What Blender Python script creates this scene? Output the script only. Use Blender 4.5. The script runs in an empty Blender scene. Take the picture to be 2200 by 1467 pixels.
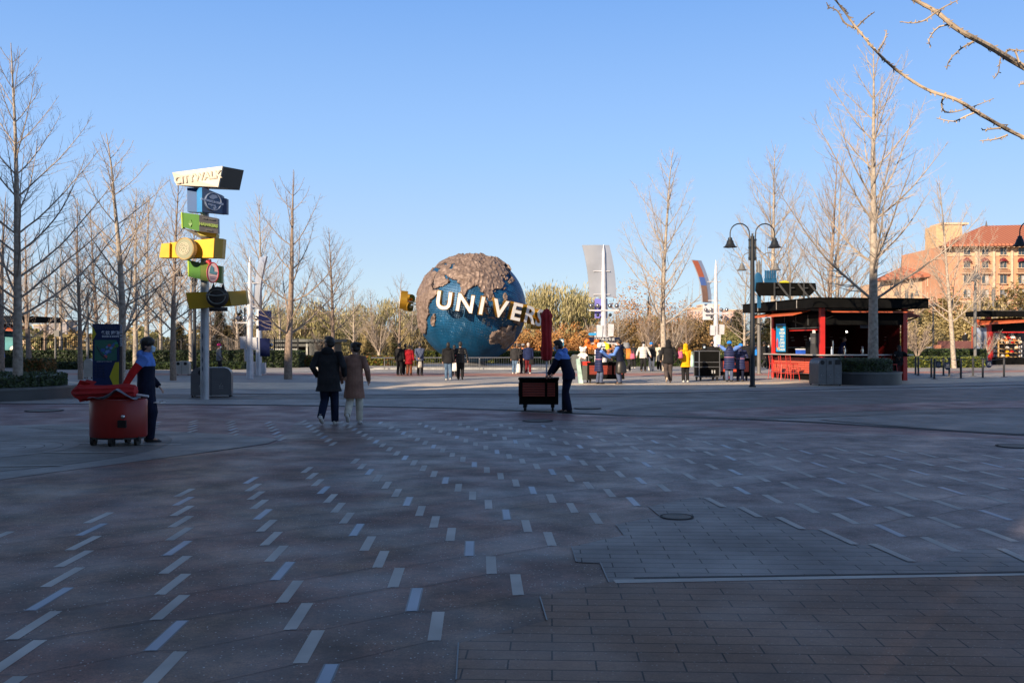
import bpy, bmesh, math, random
import numpy as np
from mathutils import Vector, Matrix, noise, geometry
sc = bpy.context.scene
R = math.radians; PI = math.pi
# ------------------------------------------------------------------ camera, sky, sun
F = 2050.0; HOR = 740.0; EYE = 1.65           # focal length and horizon of the 2200 px photograph, eye height
cam = bpy.data.objects.new('camera', bpy.data.cameras.new('camera')); sc.collection.objects.link(cam)
cam.location = (0, 0, EYE); cam.rotation_euler = (PI/2, 0, 0)
cam.data.sensor_width = 36; cam.data.lens = F/2200*36
cam.data.shift_y = (HOR-733.5)/2200; cam.data.clip_start = .05; cam.data.clip_end = 9000
sc.camera = cam
SUN_EL, SUN_AZ = 23.0, 36.0                   # the sun stands behind the camera's left shoulder
s_, c_ = math.sin(R(SUN_AZ)), math.cos(R(SUN_AZ)); TE = math.tan(R(SUN_EL))
world = bpy.data.worlds.new('World'); sc.world = world; world.use_nodes = True
wn = world.node_tree
sky = wn.nodes.new('ShaderNodeTexSky'); sky.sky_type = 'NISHITA'; sky.sun_disc = False
sky.sun_elevation = R(SUN_EL); sky.sun_rotation = R(180+SUN_AZ)
sky.air_density = 1.0; sky.dust_density = 0.0; sky.ozone_density = 3.5; sky.altitude = 1500
# the clear winter sky: the Nishita sky blended with the measured colours of this sky by elevation
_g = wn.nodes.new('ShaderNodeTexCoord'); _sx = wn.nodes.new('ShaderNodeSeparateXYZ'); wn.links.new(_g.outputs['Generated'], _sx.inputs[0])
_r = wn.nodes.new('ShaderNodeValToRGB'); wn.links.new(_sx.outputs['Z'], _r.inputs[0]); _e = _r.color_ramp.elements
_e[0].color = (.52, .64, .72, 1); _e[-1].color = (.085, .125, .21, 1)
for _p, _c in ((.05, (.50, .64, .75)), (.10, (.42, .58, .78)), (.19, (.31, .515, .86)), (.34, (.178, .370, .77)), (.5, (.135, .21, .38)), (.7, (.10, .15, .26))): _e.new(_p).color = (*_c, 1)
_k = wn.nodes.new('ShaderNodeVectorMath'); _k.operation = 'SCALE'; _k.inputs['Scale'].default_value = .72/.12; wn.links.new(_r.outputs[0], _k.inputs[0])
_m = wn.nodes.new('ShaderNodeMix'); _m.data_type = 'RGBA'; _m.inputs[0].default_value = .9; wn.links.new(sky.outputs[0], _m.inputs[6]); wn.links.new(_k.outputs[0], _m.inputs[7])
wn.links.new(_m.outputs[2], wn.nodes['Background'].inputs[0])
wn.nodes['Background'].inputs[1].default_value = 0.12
sun = bpy.data.objects.new('sun', bpy.data.lights.new('sun', 'SUN')); sc.collection.objects.link(sun)
sun.data.energy = 5.0; sun.data.angle = R(.55); sun.data.color = (1, .81, .59)
sdir = Vector((s_*math.cos(R(SUN_EL)), c_*math.cos(R(SUN_EL)), -math.sin(R(SUN_EL))))
sun.rotation_euler = sdir.to_track_quat('-Z', 'Y').to_euler(); sun.location = (-20, -20, 40)
sc.view_settings.view_transform = 'Standard'; sc.view_settings.look = 'None'
sc.view_settings.exposure = 0.72; sc.view_settings.gamma = 1
sc.cycles.max_bounces = 6; sc.cycles.transparent_max_bounces = 8
# ------------------------------------------------------------------ helpers
def at(x, y, D): return Vector(((x-1100)/F*D, D, EYE-(y-HOR)/F*D))
def gp(x, y):
    D = EYE*F/(y-HOR); return Vector(((x-1100)/F*D, D, 0))
def gx(x, D): return Vector(((x-1100)/F*D, D, 0))
def link(o): sc.collection.objects.link(o); return o
MATS = {}
def mat(name, col, rough=.6, metal=0., var=.15, vs=3., bump=0., bs=40., emit=0., spec=.5, wear=None, coat=0.):
    if name in MATS: return MATS[name]
    m = bpy.data.materials.new(name); m.use_nodes = True; nt = m.node_tree; N = nt.nodes; L = nt.links
    b = N['Principled BSDF']; MATS[name] = m
    b.inputs['Roughness'].default_value = rough; b.inputs['Metallic'].default_value = metal
    b.inputs['Specular IOR Level'].default_value = spec; b.inputs['Coat Weight'].default_value = coat
    tc = N.new('ShaderNodeTexCoord')
    n = N.new('ShaderNodeTexNoise'); n.inputs['Scale'].default_value = vs; n.inputs['Detail'].default_value = 5
    L.new(tc.outputs['Object'], n.inputs['Vector'])
    mx = N.new('ShaderNodeMix'); mx.data_type = 'RGBA'
    c = Vector(col[:3])
    lo = [max(0, v*(1-var)) for v in c]; hi = [min(1, v*(1+var)) for v in c]
    if wear: hi = list(wear)
    mr = N.new('ShaderNodeMapRange'); mr.inputs[1].default_value = .3; mr.inputs[2].default_value = .7
    L.new(n.outputs['Fac'], mr.inputs[0]); L.new(mr.outputs[0], mx.inputs[0])
    mx.inputs[6].default_value = (*lo, 1); mx.inputs[7].default_value = (*hi, 1)
    L.new(mx.outputs[2], b.inputs['Base Color'])
    if bump:
        n2 = N.new('ShaderNodeTexNoise'); n2.inputs['Scale'].default_value = bs; n2.inputs['Detail'].default_value = 4
        L.new(tc.outputs['Object'], n2.inputs['Vector'])
        bp = N.new('ShaderNodeBump'); bp.inputs['Strength'].default_value = bump; bp.inputs['Distance'].default_value = .02
        L.new(n2.outputs['Fac'], bp.inputs['Height']); L.new(bp.outputs[0], b.inputs['Normal'])
    if emit:
        L.new(mx.outputs[2], b.inputs['Emission Color']); b.inputs['Emission Strength'].default_value = emit
    return m
def stripes(name, c1, c2, scale, axis='Z', rough=.7, bump=.6, sharp=False):
    """quilted or slatted surface: bands across one object axis"""
    if name in MATS: return MATS[name]
    m = mat(name, c1, rough); nt = m.node_tree; N = nt.nodes; L = nt.links; b = N['Principled BSDF']
    tc = N.new('ShaderNodeTexCoord'); w = N.new('ShaderNodeTexWave'); w.wave_type = 'BANDS'; w.bands_direction = axis
    w.inputs['Scale'].default_value = scale; w.inputs['Distortion'].default_value = 0 if sharp else 1.2; w.inputs['Detail'].default_value = 1
    L.new(tc.outputs['Object'], w.inputs['Vector'])
    r = N.new('ShaderNodeValToRGB'); r.color_ramp.elements[0].position = .02 if not sharp else .1; r.color_ramp.elements[1].position = .3
    r.color_ramp.elements[0].color = (*c2, 1); r.color_ramp.elements[1].color = (*c1, 1)
    L.new(w.outputs['Fac'], r.inputs[0]); L.new(r.outputs[0], b.inputs['Base Color'])
    bp = N.new('ShaderNodeBump'); bp.inputs['Strength'].default_value = bump; bp.inputs['Distance'].default_value = .03
    L.new(w.outputs['Fac'], bp.inputs['Height']); L.new(bp.outputs[0], b.inputs['Normal'])
    return m
class MB:
    def __init__(s): s.v = []; s.f = []; s.m = []
    def add(s, vs, fs, m=0):
        k = len(s.v); s.v += [tuple(v) for v in vs]; s.f += [tuple(i+k for i in f) for f in fs]; s.m += [m]*len(fs); return s
    def box(s, c, d, rz=0, m=0, M=None):
        x, y, z = [t/2 for t in d]; P = [Vector((a*x, b*y, e*z)) for e in (-1, 1) for a, b in ((-1,-1),(1,-1),(1,1),(-1,1))]
        T = M or Matrix.Rotation(rz, 3, 'Z'); c = Vector(c)
        return s.add([c + T @ p for p in P], [(3,2,1,0),(4,5,6,7),(0,1,5,4),(1,2,6,5),(2,3,7,6),(3,0,4,7)], m)
    def hexa(s, bot, top, m=0):
        return s.add(list(bot)+list(top), [(3,2,1,0),(4,5,6,7),(0,1,5,4),(1,2,6,5),(2,3,7,6),(3,0,4,7)], m)
    def prism(s, poly, off, m=0):
        """polygon (3-D points) pushed along off"""
        n = len(poly); off = Vector(off); P = [Vector(p) for p in poly]
        nrm = geometry.normal(P[:4]) if n >= 4 else geometry.normal(P[:3])
        vs = P + [p+off for p in P]
        fs = [tuple(range(n)), tuple(range(2*n-1, n-1, -1))] + [(i, i+n, (i+1)%n+n, (i+1)%n) for i in range(n)]
        if nrm.dot(off) > 0: fs = [tuple(reversed(f)) for f in fs]
        return s.add(vs, fs, m)
    def tube(s, pts, rad, n=8, m=0, cap=True, squash=None):
        pts = [Vector(p) for p in pts]; k = len(pts)
        if not hasattr(rad, '__len__'): rad = [rad]*k
        vs = []; ref = None
        for i, p in enumerate(pts):
            t = (pts[min(i+1, k-1)]-pts[max(i-1, 0)])
            t = t.normalized() if t.length > 1e-9 else Vector((0,0,1))
            if ref is None: ref = Vector((1,0,0)) if abs(t.x) < .9 else Vector((0,1,0))
            a = (ref - t*ref.dot(t)); a = a.normalized() if a.length > 1e-6 else t.orthogonal().normalized()
            b = t.cross(a); ref = a
            r = rad[i]; ra, rb = (r, r) if not hasattr(r, '__len__') else r
            for j in range(n):
                q = 2*PI*j/n; vs.append(p + a*ra*math.cos(q) + b*rb*math.sin(q))
        fs = [(i*n+j, i*n+(j+1)%n, (i+1)*n+(j+1)%n, (i+1)*n+j) for i in range(k-1) for j in range(n)]
        if cap: fs += [tuple(range(n-1, -1, -1)), tuple(range((k-1)*n, k*n))]
        return s.add(vs, fs, m)
    def lathe(s, prof, c=(0,0,0), n=24, m=0, T=None, sx=1, sy=1):
        vs = []; c = Vector(c); k = len(prof)
        for r, z in prof:
            for j in range(n):
                q = 2*PI*j/n; p = Vector((r*sx*math.cos(q), r*sy*math.sin(q), z)); vs.append(c + (T @ p if T else p))
        fs = [(i*n+j, i*n+(j+1)%n, (i+1)*n+(j+1)%n, (i+1)*n+j) for i in range(k-1) for j in range(n)]
        fs += [tuple(range(n-1, -1, -1)), tuple(range((k-1)*n, k*n))]
        return s.add(vs, fs, m)
    def ball(s, c, r, n=12, m=0, T=None):
        r = r if hasattr(r, '__len__') else (r, r, r); k = max(4, n//2)
        vs = []; c = Vector(c)
        for i in range(1, k):
            a = PI*i/k
            for j in range(n):
                q = 2*PI*j/n; p = Vector((r[0]*math.sin(a)*math.cos(q), r[1]*math.sin(a)*math.sin(q), -r[2]*math.cos(a))); vs.append(c + (T @ p if T else p))
        bt = Vector((0,0,-r[2])); tp = Vector((0,0,r[2])); vs += [c+(T@bt if T else bt), c+(T@tp if T else tp)]
        fs = [(i*n+j, i*n+(j+1)%n, (i+1)*n+(j+1)%n, (i+1)*n+j) for i in range(k-2) for j in range(n)]
        b = len(vs)-2; fs += [(b, (j+1)%n, j) for j in range(n)] + [(b+1, (k-2)*n+j, (k-2)*n+(j+1)%n) for j in range(n)]
        return s.add(vs, fs, m)
    def mesh(s, name, mats, smooth=False):
        me = bpy.data.meshes.new(name); me.from_pydata(s.v, [], s.f)
        for mt in (mats if isinstance(mats, (list, tuple)) else [mats]): me.materials.append(mt)
        if any(s.m): me.polygons.foreach_set('material_index', s.m)
        if smooth:
            me.polygons.foreach_set('use_smooth', [True]*len(s.f))
            if smooth != 'all': me.set_sharp_from_angle(angle=R(38))
        me.update(); return me
    def build(s, name, mats, parent=None, smooth=False, loc=None, rz=0):
        o = link(bpy.data.objects.new(name, s.mesh(name, mats, smooth)))
        if loc is not None: o.location = loc
        o.rotation_euler.z = rz
        if parent: o.parent = parent
        return o
def tag(o, label=None, cat=None, group=None, kind=None):
    if label: o['label'] = label
    if cat: o['category'] = cat
    if group: o['group'] = group
    if kind: o['kind'] = kind
    return o
def thing(name, loc, label, cat, rz=0, group=None):
    o = link(bpy.data.objects.new(name, None)); o.empty_display_size = .2
    o.location = loc; o.rotation_euler = (0, 0, rz); return tag(o, label, cat, group)
def copy_tree(o, parent=None):
    c = link(o.copy()); c.parent = parent
    for ch in list(o.children): copy_tree(ch, c)
    return c
def place(proto, used, loc, rz, label, group=None, s=1):
    o = proto if not used else copy_tree(proto)
    o.location = loc; o.rotation_euler.z = rz; o.scale = (s, s, s); o['label'] = label
    if group: o['group'] = group
    return o
def text(body, size, parent, name, material, M, ext=.004, bold=0., space=1., align='CENTER', line=1.):
    """writing as a mesh; M places its x (reading), y (up) and z (towards the reader)"""
    cu = bpy.data.curves.new('t', 'FONT'); cu.body = body; cu.size = size; cu.extrude = ext; cu.offset = bold
    cu.align_x = align; cu.align_y = 'CENTER'; cu.space_character = space; cu.space_line = line; cu.resolution_u = 3
    o = bpy.data.objects.new('t', cu); link(o); bpy.context.view_layer.update()
    me = bpy.data.meshes.new_from_object(o.evaluated_get(bpy.context.evaluated_depsgraph_get()))
    bpy.data.objects.remove(o); me.materials.clear(); me.materials.append(material)
    me.transform(M)
    q = link(bpy.data.objects.new(name, me))
    if parent: q.parent = parent
    return q
def frame3(o, x, y):
    x = Vector(x).normalized(); z = x.cross(Vector(y)).normalized(); y = z.cross(x)
    return Matrix(((x.x, y.x, z.x, o[0]), (x.y, y.y, z.y, o[1]), (x.z, y.z, z.z, o[2]), (0, 0, 0, 1)))
def inpoly(x, y, P):
    c = False; n = len(P); j = n-1
    for i in range(n):
        xi, yi = P[i][0], P[i][1]; xj, yj = P[j][0], P[j][1]
        if (yi > y) != (yj > y) and x < (xj-xi)*(y-yi)/(yj-yi)+xi: c = not c
        j = i
    return c
def remesh(mb, voxel, smooth_it=3):
    """fuse overlapping lofts into one continuous skin"""
    me = mb.mesh('tmp', []) if False else mb.mesh('tmp', [M_black])
    o = link(bpy.data.objects.new('tmp', me))
    r = o.modifiers.new('r', 'REMESH'); r.mode = 'VOXEL'; r.voxel_size = voxel; r.use_smooth_shade = True
    if smooth_it: s = o.modifiers.new('s', 'SMOOTH'); s.iterations = smooth_it; s.factor = .5
    bpy.context.view_layer.update()
    out = bpy.data.meshes.new_from_object(o.evaluated_get(bpy.context.evaluated_depsgraph_get()))
    bpy.data.objects.remove(o); bpy.data.meshes.remove(me); out.materials.clear()
    out.polygons.foreach_set('use_smooth', [True]*len(out.polygons)); return out
M_black = mat('black_metal', (.014, .015, .016), .45, .0, .2)
# ------------------------------------------------------------------ people
SKIN = mat('skin', (.46, .27, .19), .55, var=.08, vs=9)
HAIR = mat('hair_black', (.02, .015, .012), .5, var=.3, vs=40, bump=.4, bs=90)
MASKM = mat('face_mask', (.5, .66, .78), .8, var=.05)
def fab(n, c, r=.88, b=.9): return mat('cloth_'+n, c, r, var=.3, vs=5, bump=b, bs=7, spec=.15)
CL = {
 'black': fab('black', (.016, .016, .018)), 'charcoal': fab('charcoal', (.03, .03, .033)), 'navy': fab('navy', (.014, .022, .07)), 'navydark': fab('navy_dark', (.01, .013, .032)),
 'sky': fab('sky_blue', (.12, .24, .62)), 'red': fab('red', (.42, .018, .018)), 'camel': fab('camel', (.30, .165, .12)), 'cream': fab('cream', (.6, .55, .45)),
 'jeans': fab('jeans', (.09, .15, .24)), 'darkjeans': fab('dark_jeans', (.012, .018, .042)), 'white': fab('white', (.72, .7, .66)), 'yellow': fab('yellow', (.75, .38, .01)),
 'orange': fab('orange', (.65, .18, .04)), 'maroon': fab('maroon', (.12, .015, .02)), 'redcoat': fab('red_coat', (.28, .012, .02)), 'brown': fab('brown', (.16, .06, .035)),
 'grey': fab('grey', (.22, .23, .25)), 'slate': fab('slate_blue', (.075, .095, .16)), 'taupe': fab('taupe', (.075, .06, .058)), 'blue': fab('bright_blue', (.02, .2, .62)),
 'purple': fab('magenta', (.3, .02, .12)), 'greyhair': mat('hair_grey', (.5, .4, .36), .7, bump=.4, bs=80), 'pink': fab('pink', (.5, .12, .2)), 'band': fab('band', (.34, .16, .24)),
 'puffblack': stripes('puffer_black', (.014, .014, .016), (.004, .004, .005), 3.2, 'Z', .3, 1.), 'puffnavy': stripes('puffer_navy', (.018, .026, .1), (.006, .01, .04), 3., 'Z', .55, 1.),
 'puffwhite': stripes('puffer_white', (.74, .72, .68), (.45, .44, .42), 3.4, 'Z', .6, .8), 'shoeb': mat('shoe_black', (.012, .012, .012), .45), 'shoew': mat('shoe_white', (.62, .6, .56), .6),
 'sole': mat('sole_rubber', (.55, .42, .32), .7)}
def ik(a, b, l1, l2, pole):
    a = Vector(a); b = Vector(b); d = b-a; L = min(d.length, (l1+l2)*.998); d.normalize(); b = a+d*L
    x = (l1*l1-l2*l2+L*L)/(2*L); h = math.sqrt(max(0, l1*l1-x*x)); p = Vector(pole); p = p-d*p.dot(d)
    p = p.normalized() if p.length > 1e-6 else d.orthogonal().normalized()
    return a+d*x+p*h, b
def rings(mb, R_, n=16):
    """loft through (x, y, z, rx, ry) ellipses, closed"""
    vs = []; k = len(R_)
    for x, y, z, rx, ry in R_:
        for j in range(n): q = 2*PI*j/n; vs.append((x+rx*math.cos(q), y+ry*math.sin(q), z))
    fs = [(i*n+j, i*n+(j+1)%n, (i+1)*n+(j+1)%n, (i+1)*n+j) for i in range(k-1) for j in range(n)]
    fs += [tuple(range(n-1, -1, -1)), tuple(range((k-1)*n, k*n))]; mb.add(vs, fs)
def hand(mb, w, d, side, curl=.5):
    """palm, four unequal fingers and a thumb; w wrist, d direction of the forearm"""
    d = Vector(d).normalized(); across = d.cross(Vector((0, 0, 1))); across = across.normalized() if across.length > .2 else Vector((0, 1, 0))
    if abs(d.z) > .75: across = Vector((0, 1, 0))
    across = (across-d*across.dot(d)).normalized(); palmn = d.cross(across)*side
    if palmn.dot(Vector((-side, 0, -.3))) < 0: palmn = -palmn
    w = Vector(w); mb.tube([w-d*.02, w+d*.03, w+d*.085], [(.026, .024), (.036, .018), (.038, .014)], 8)
    for i, (o, l) in enumerate(((-.028, .066), (-.0095, .076), (.0095, .07), (.027, .055))):
        b = w+d*.082+across*o; p1 = b+d*l*.5+palmn*l*.12*curl; p2 = p1+(d*(1-curl)+palmn*curl).normalized()*l*.5
        mb.tube([b-d*.01, p1, p2], [.0098, .009, .0072], 6)
    t0 = w+d*.025-across*.03; t1 = t0+(d*.7-across*.6+palmn*.4).normalized()*.034; t2 = t1+(d+palmn*.5).normalized()*.03
    mb.tube([t0, t1, t2], [.013, .0115, .009], 6)
def person(label, x, y, H=1.7, face=0, top='black', bottom='black', shoes='shoeb', coat=.0, legs=((0,0),(0,0)), hands=None, lean=0, turn=0, nod=0,
           hood=None, hair='short', mask=False, hat=None, sleeve=None, yoke=None, belt=None, near=False, name='person', z0=0, D=None, seated=False, cuff=None, build=1., haircol=None, sash=None, group=None):
    """face: heading in degrees, 0 = away from the camera, 90 = to the right; x, y: pixel of the feet"""
    base = gp(x, y) if D is None else gx(x, D)
    base.z = z0
    t = thing(name, base, label, 'person', -R(face), group)
    t.scale = (H/1.75,)*3
    v = .008 if near else .014
    ln = math.tan(R(lean)); hip = .93 if not seated else .5
    def sp(z): return max(0, (z-hip))*ln                                   # forward shift of the leaning trunk
    drop = 1-(1-math.cos(R(lean)))
    Z = lambda z: hip+(z-.93)*drop
    sho = [Vector((s*.185*build, sp(Z(1.43)), Z(1.43))) for s in (-1, 1)]
    hc = Vector((0, sp(Z(1.5))+.03+(.05 if lean > 15 else .0), Z(1.64)-(.02 if lean > 15 else 0)))
    HT = Matrix.Rotation(-R(turn), 3, 'Z') @ Matrix.Rotation(-R(nod), 3, 'X')
    hp = lambda p: hc + HT @ Vector(p)
    # legs
    L = []
    for s, (fy, fz) in zip((-1, 1), legs):
        h = Vector((s*.09, 0, hip)); a = Vector((s*.1, fy, .085+fz))
        if seated: k = Vector((s*.13, .42, hip+.02)); a = Vector((s*.13, .45, .1))
        else: k, a = ik(h, a, .43, .43, (0, 1, 0))
        L.append((h, k, a, fz))
    # arms
    hands = hands or ((-.26, .06, .86), (.26, .06, .86))
    A = []
    for s, sh, hnd in zip((-1, 1), sho, hands):
        e, w = ik(sh, hnd, .29, .265, (s*.5, -1, -.25)); A.append((sh, e, w))
    # body: one continuous skin
    mb = MB()
    rings(mb, [(0, 0, hip-.08, .12, .09), (0, 0, hip, .15, .10), (0, sp(Z(1.1)), Z(1.1), .125, .09), (0, sp(Z(1.3)), Z(1.3), .15, .10), (0, sp(Z(1.42)), Z(1.42), .15, .08), (0, sp(Z(1.47)), Z(1.47), .07, .065)])
    mb.tube([Vector((0, sp(Z(1.42)), Z(1.42))), hc+HT@Vector((0, -.015, -.06))], [.06, .052], 12)
    mb.ball(hp((0, -.012, .035)), (.077, .094, .095), 16, T=HT)                                # cranium
    mb.tube([hp((0, .02, .03)), hp((0, .028, -.05)), hp((0, .034, -.098))], [(.068, .07), (.056, .06), (.03, .032)], 12)   # jaw and chin
    mb.tube([hp((0, .088, .02)), hp((0, .113, -.022)), hp((0, .09, -.03))], [.008, .016, .012], 6)   # nose
    mb.tube([hp((-.022, .085, -.058)), hp((.022, .085, -.058))], [.009, .009], 6)                 # lips
    for s in (-1, 1): mb.ball(hp((s*.077, -.01, -.005)), (.012, .02, .032), 8, T=HT)              # ears
    for s, (sh, e, w) in zip((-1, 1), A):
        mb.tube([sh-Vector((s*.05, 0, .01)), sh, e], [.06, .05, .04], 10); mb.tube([e, w], [.04, .027], 10); hand(mb, w, w-e, s)
    for h, k, a, fz in L:
        mb.tube([h, k], [.085, .055], 10); mb.tube([k, a], [.055, .038], 10); mb.ball(a+Vector((0, .05, -.04)), (.04, .1, .035), 8)
    me = remesh(mb, .0075 if near else .0105, 2); me.materials.append(SKIN)
    b = link(bpy.data.objects.new('body', me)); b.parent = t
    def part(mb, nm, m, vox=v, sm=4):
        me = remesh(mb, vox, sm); me.materials.append(m); o = link(bpy.data.objects.new(nm, me)); o.parent = t; return o
    # trousers
    mb = MB(); rings(mb, [(0, 0, hip-.12, .14, .1), (0, 0, hip-.03, .175, .125), (0, .0, hip+.06, .165, .115), (0, sp(Z(1.05)), Z(1.06), .15, .105)])
    for h, k, a, fz in L:
        d = (a-k).normalized(); mb.tube([h, h.lerp(k, .5), k, k.lerp(a, .5), a+d*.02], [.112, .102, .088, .082, .075 if not cuff else .092], 12)
    part(mb, 'trousers', CL[bottom])
    # shoes
    for h, k, a, fz in L:
        mb = MB(); tilt = -min(1.1, max(0, fz)*5); T = Matrix.Rotation(tilt, 3, 'X'); q = lambda p: a + T @ (Vector(p)-Vector((0, 0, .02)))
        mb.tube([q((0, -.075, -.02)), q((0, -.03, -.02)), q((0, .08, -.035)), q((0, .16, -.042)), q((0, .19, -.045))], [(.03, .04), (.042, .05), (.045, .035), (.042, .026), (.025, .018)], 10)
        mb.tube([q((0, -.03, .06)), q((0, -.02, -.02))], [.046, .045], 10)
        o = part(mb, 'shoe', CL[shoes], .012, 1)
    # jacket
    lo = .78 if coat == 0 else .78-coat
    if seated: lo = hip-.02
    mb = MB(); w = build
    RR = []
    if coat > .05: RR += [(0, .0, lo, .235*w, .165), (0, 0, lo+coat*.5, .225*w, .16)]
    RR += [(0, 0, max(lo, .8), .205*w, .15), (0, 0, hip+.02, .2*w, .145), (0, sp(Z(1.1)), Z(1.1), .185*w, .138), (0, sp(Z(1.28)), Z(1.28), .205*w, .145),
           (0, sp(Z(1.4)), Z(1.4), .19*w, .125), (0, sp(Z(1.46)), Z(1.47), .12, .1), (0, sp(Z(1.5)), Z(1.52), .082, .085)]
    if seated: RR = [r for r in RR if r[2] >= lo-.01]
    rings(mb, RR, 20)
    mbs = MB() if sleeve else mb
    for s, (sh, e, wr) in zip((-1, 1), A):
        (mb if sash and s < 0 else mbs).tube([sh-Vector((s*.06, 0, .02)), sh+Vector((s*.01, 0, -.01)), sh.lerp(e, .5), e, e.lerp(wr, .6), wr+(wr-e).normalized()*.01], [.085, .083, .072, .066, .058, .05], 12)
    part(mb, 'jacket', CL[top])
    if sleeve: part(mbs, 'sleeves', CL[sleeve])
    if yoke:
        mb = MB(); rings(mb, [(0, sp(Z(1.3)), Z(1.3), .213*w, .153), (0, sp(Z(1.4)), Z(1.4), .2*w, .137), (0, sp(Z(1.46)), Z(1.475), .13, .11), (0, sp(Z(1.5)), Z(1.54), .09, .092)], 20)
        for s, (sh, e, wr) in zip((-1, 1), A): mb.tube([sh-Vector((s*.06, 0, .02)), sh+Vector((s*.012, 0, -.01)), sh.lerp(e, .45)], [.09, .09, .08], 12)
        part(mb, 'shoulder_yoke', CL[yoke])
    if belt:
        zb = Z(1.08); mb = MB(); rings(mb, [(0, sp(zb), zb-.014, .2*w, .148), (0, sp(zb), zb+.014, .2*w, .148)], 24); mb.build('reflective_band', CL['band'], t, True)
    # hood, hair, hats, mask
    if hood == 'down':
        mb = MB(); mb.ball(Vector((0, sp(Z(1.5))-.09, Z(1.49))), (.13, .07, .09), 12); mb.ball(Vector((0, sp(Z(1.5))+.0, Z(1.5))), (.115, .105, .05), 12); part(mb, 'hood', CL[yoke or top])
    if hood and hood != 'down':
        mb = MB(); mb.ball(hp((0, -.03, .03)), (.115, .125, .135), 16, T=HT); mb.tube([hp((0, -.03, -.02)), Vector((0, sp(Z(1.45))-.02, Z(1.45)))], [.105, .14], 14); o = part(mb, 'hood', CL[hood])
    else:
        hm = CL[haircol] if haircol else HAIR
        mb = MB(); mb.ball(hp((0, -.028, .05)), (.091, .102, .102), 16, T=HT)
        mb.ball(hp((0, -.05, -.005)), (.085, .072, .088), 14, T=HT); mb.tube([hp((0, -.06, .03)), hp((0, -.07, -.05))], [(.09, .062), (.075, .045)], 10)
        if hair == 'fluffy': mb.ball(hp((0, -.01, .07)), (.118, .125, .098), 14, T=HT); mb.ball(hp((0, .065, .08)), (.088, .05, .05), 10, T=HT)
        if hair == 'short': mb.ball(hp((0, .02, .105)), (.073, .08, .05), 12, T=HT)
        if hair == 'bun': mb.ball(hp((0, -.14, .08)), (.05, .055, .05), 12, T=HT); mb.ball(hp((0, .03, .09)), (.07, .06, .045), 10, T=HT)
        if hair == 'long': mb.tube([hp((0, -.06, .04)), hp((0, -.09, -.1)), hp((0, -.1, -.22))], [(.09, .055), (.088, .05), (.06, .03)], 12); mb.ball(hp((0, .02, .09)), (.074, .075, .055), 12, T=HT)
        part(mb, 'hair', hm, .009 if near else .012, 1)
    if mask:
        mb = MB(); mb.tube([hp((0, .07, .0)), hp((0, .1, -.03)), hp((0, .085, -.075)), hp((0, .05, -.1))], [(.05, .02), (.062, .034), (.056, .034), (.03, .02)], 12)
        mb.tube([hp((-.078, 0, .0)), hp((-.05, .08, -.03))], .004, 4); mb.tube([hp((.078, 0, .0)), hp((.05, .08, -.03))], .004, 4)
        part(mb, 'face_mask', MASKM if mask is True else CL[mask], .007, 1)
    if near and mask is not None:
        for s in (-1, 1):
            mb = MB(); mb.ball(hp((s*.031, .079, .012)), (.012, .006, .006), 8, T=HT); mb.build('eye', mat('eye_dark', (.02, .015, .012), .2), t, 'all')
    if hat == 'beanie':
        mb = MB(); mb.ball(hp((0, -.02, .075)), (.112, .122, .1), 14, T=HT); part(mb, 'hat', CL['black'], .012, 1)
    elif hat in ('bluecap', 'redcap', 'greybeanie', 'whitehat', 'darkcap'):
        cm = {'bluecap': 'blue', 'redcap': 'purple', 'greybeanie': 'grey', 'whitehat': 'white', 'darkcap': 'charcoal'}[hat]
        mb = MB(); mb.ball(hp((0, -.015, .075)), (.114, .124, .098), 14, T=HT)
        if hat != 'greybeanie' and hat != 'whitehat': mb.tube([hp((0, .06, .075)), hp((0, .17, .065))], [(.07, .012), (.045, .01)], 10)
        if hat == 'whitehat': mb.ball(hp((0, -.03, .02)), (.108, .105, .12), 14, T=HT)
        part(mb, 'cap' if 'cap' in hat else 'hat', CL[cm], .01, 1)
    return t
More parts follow.
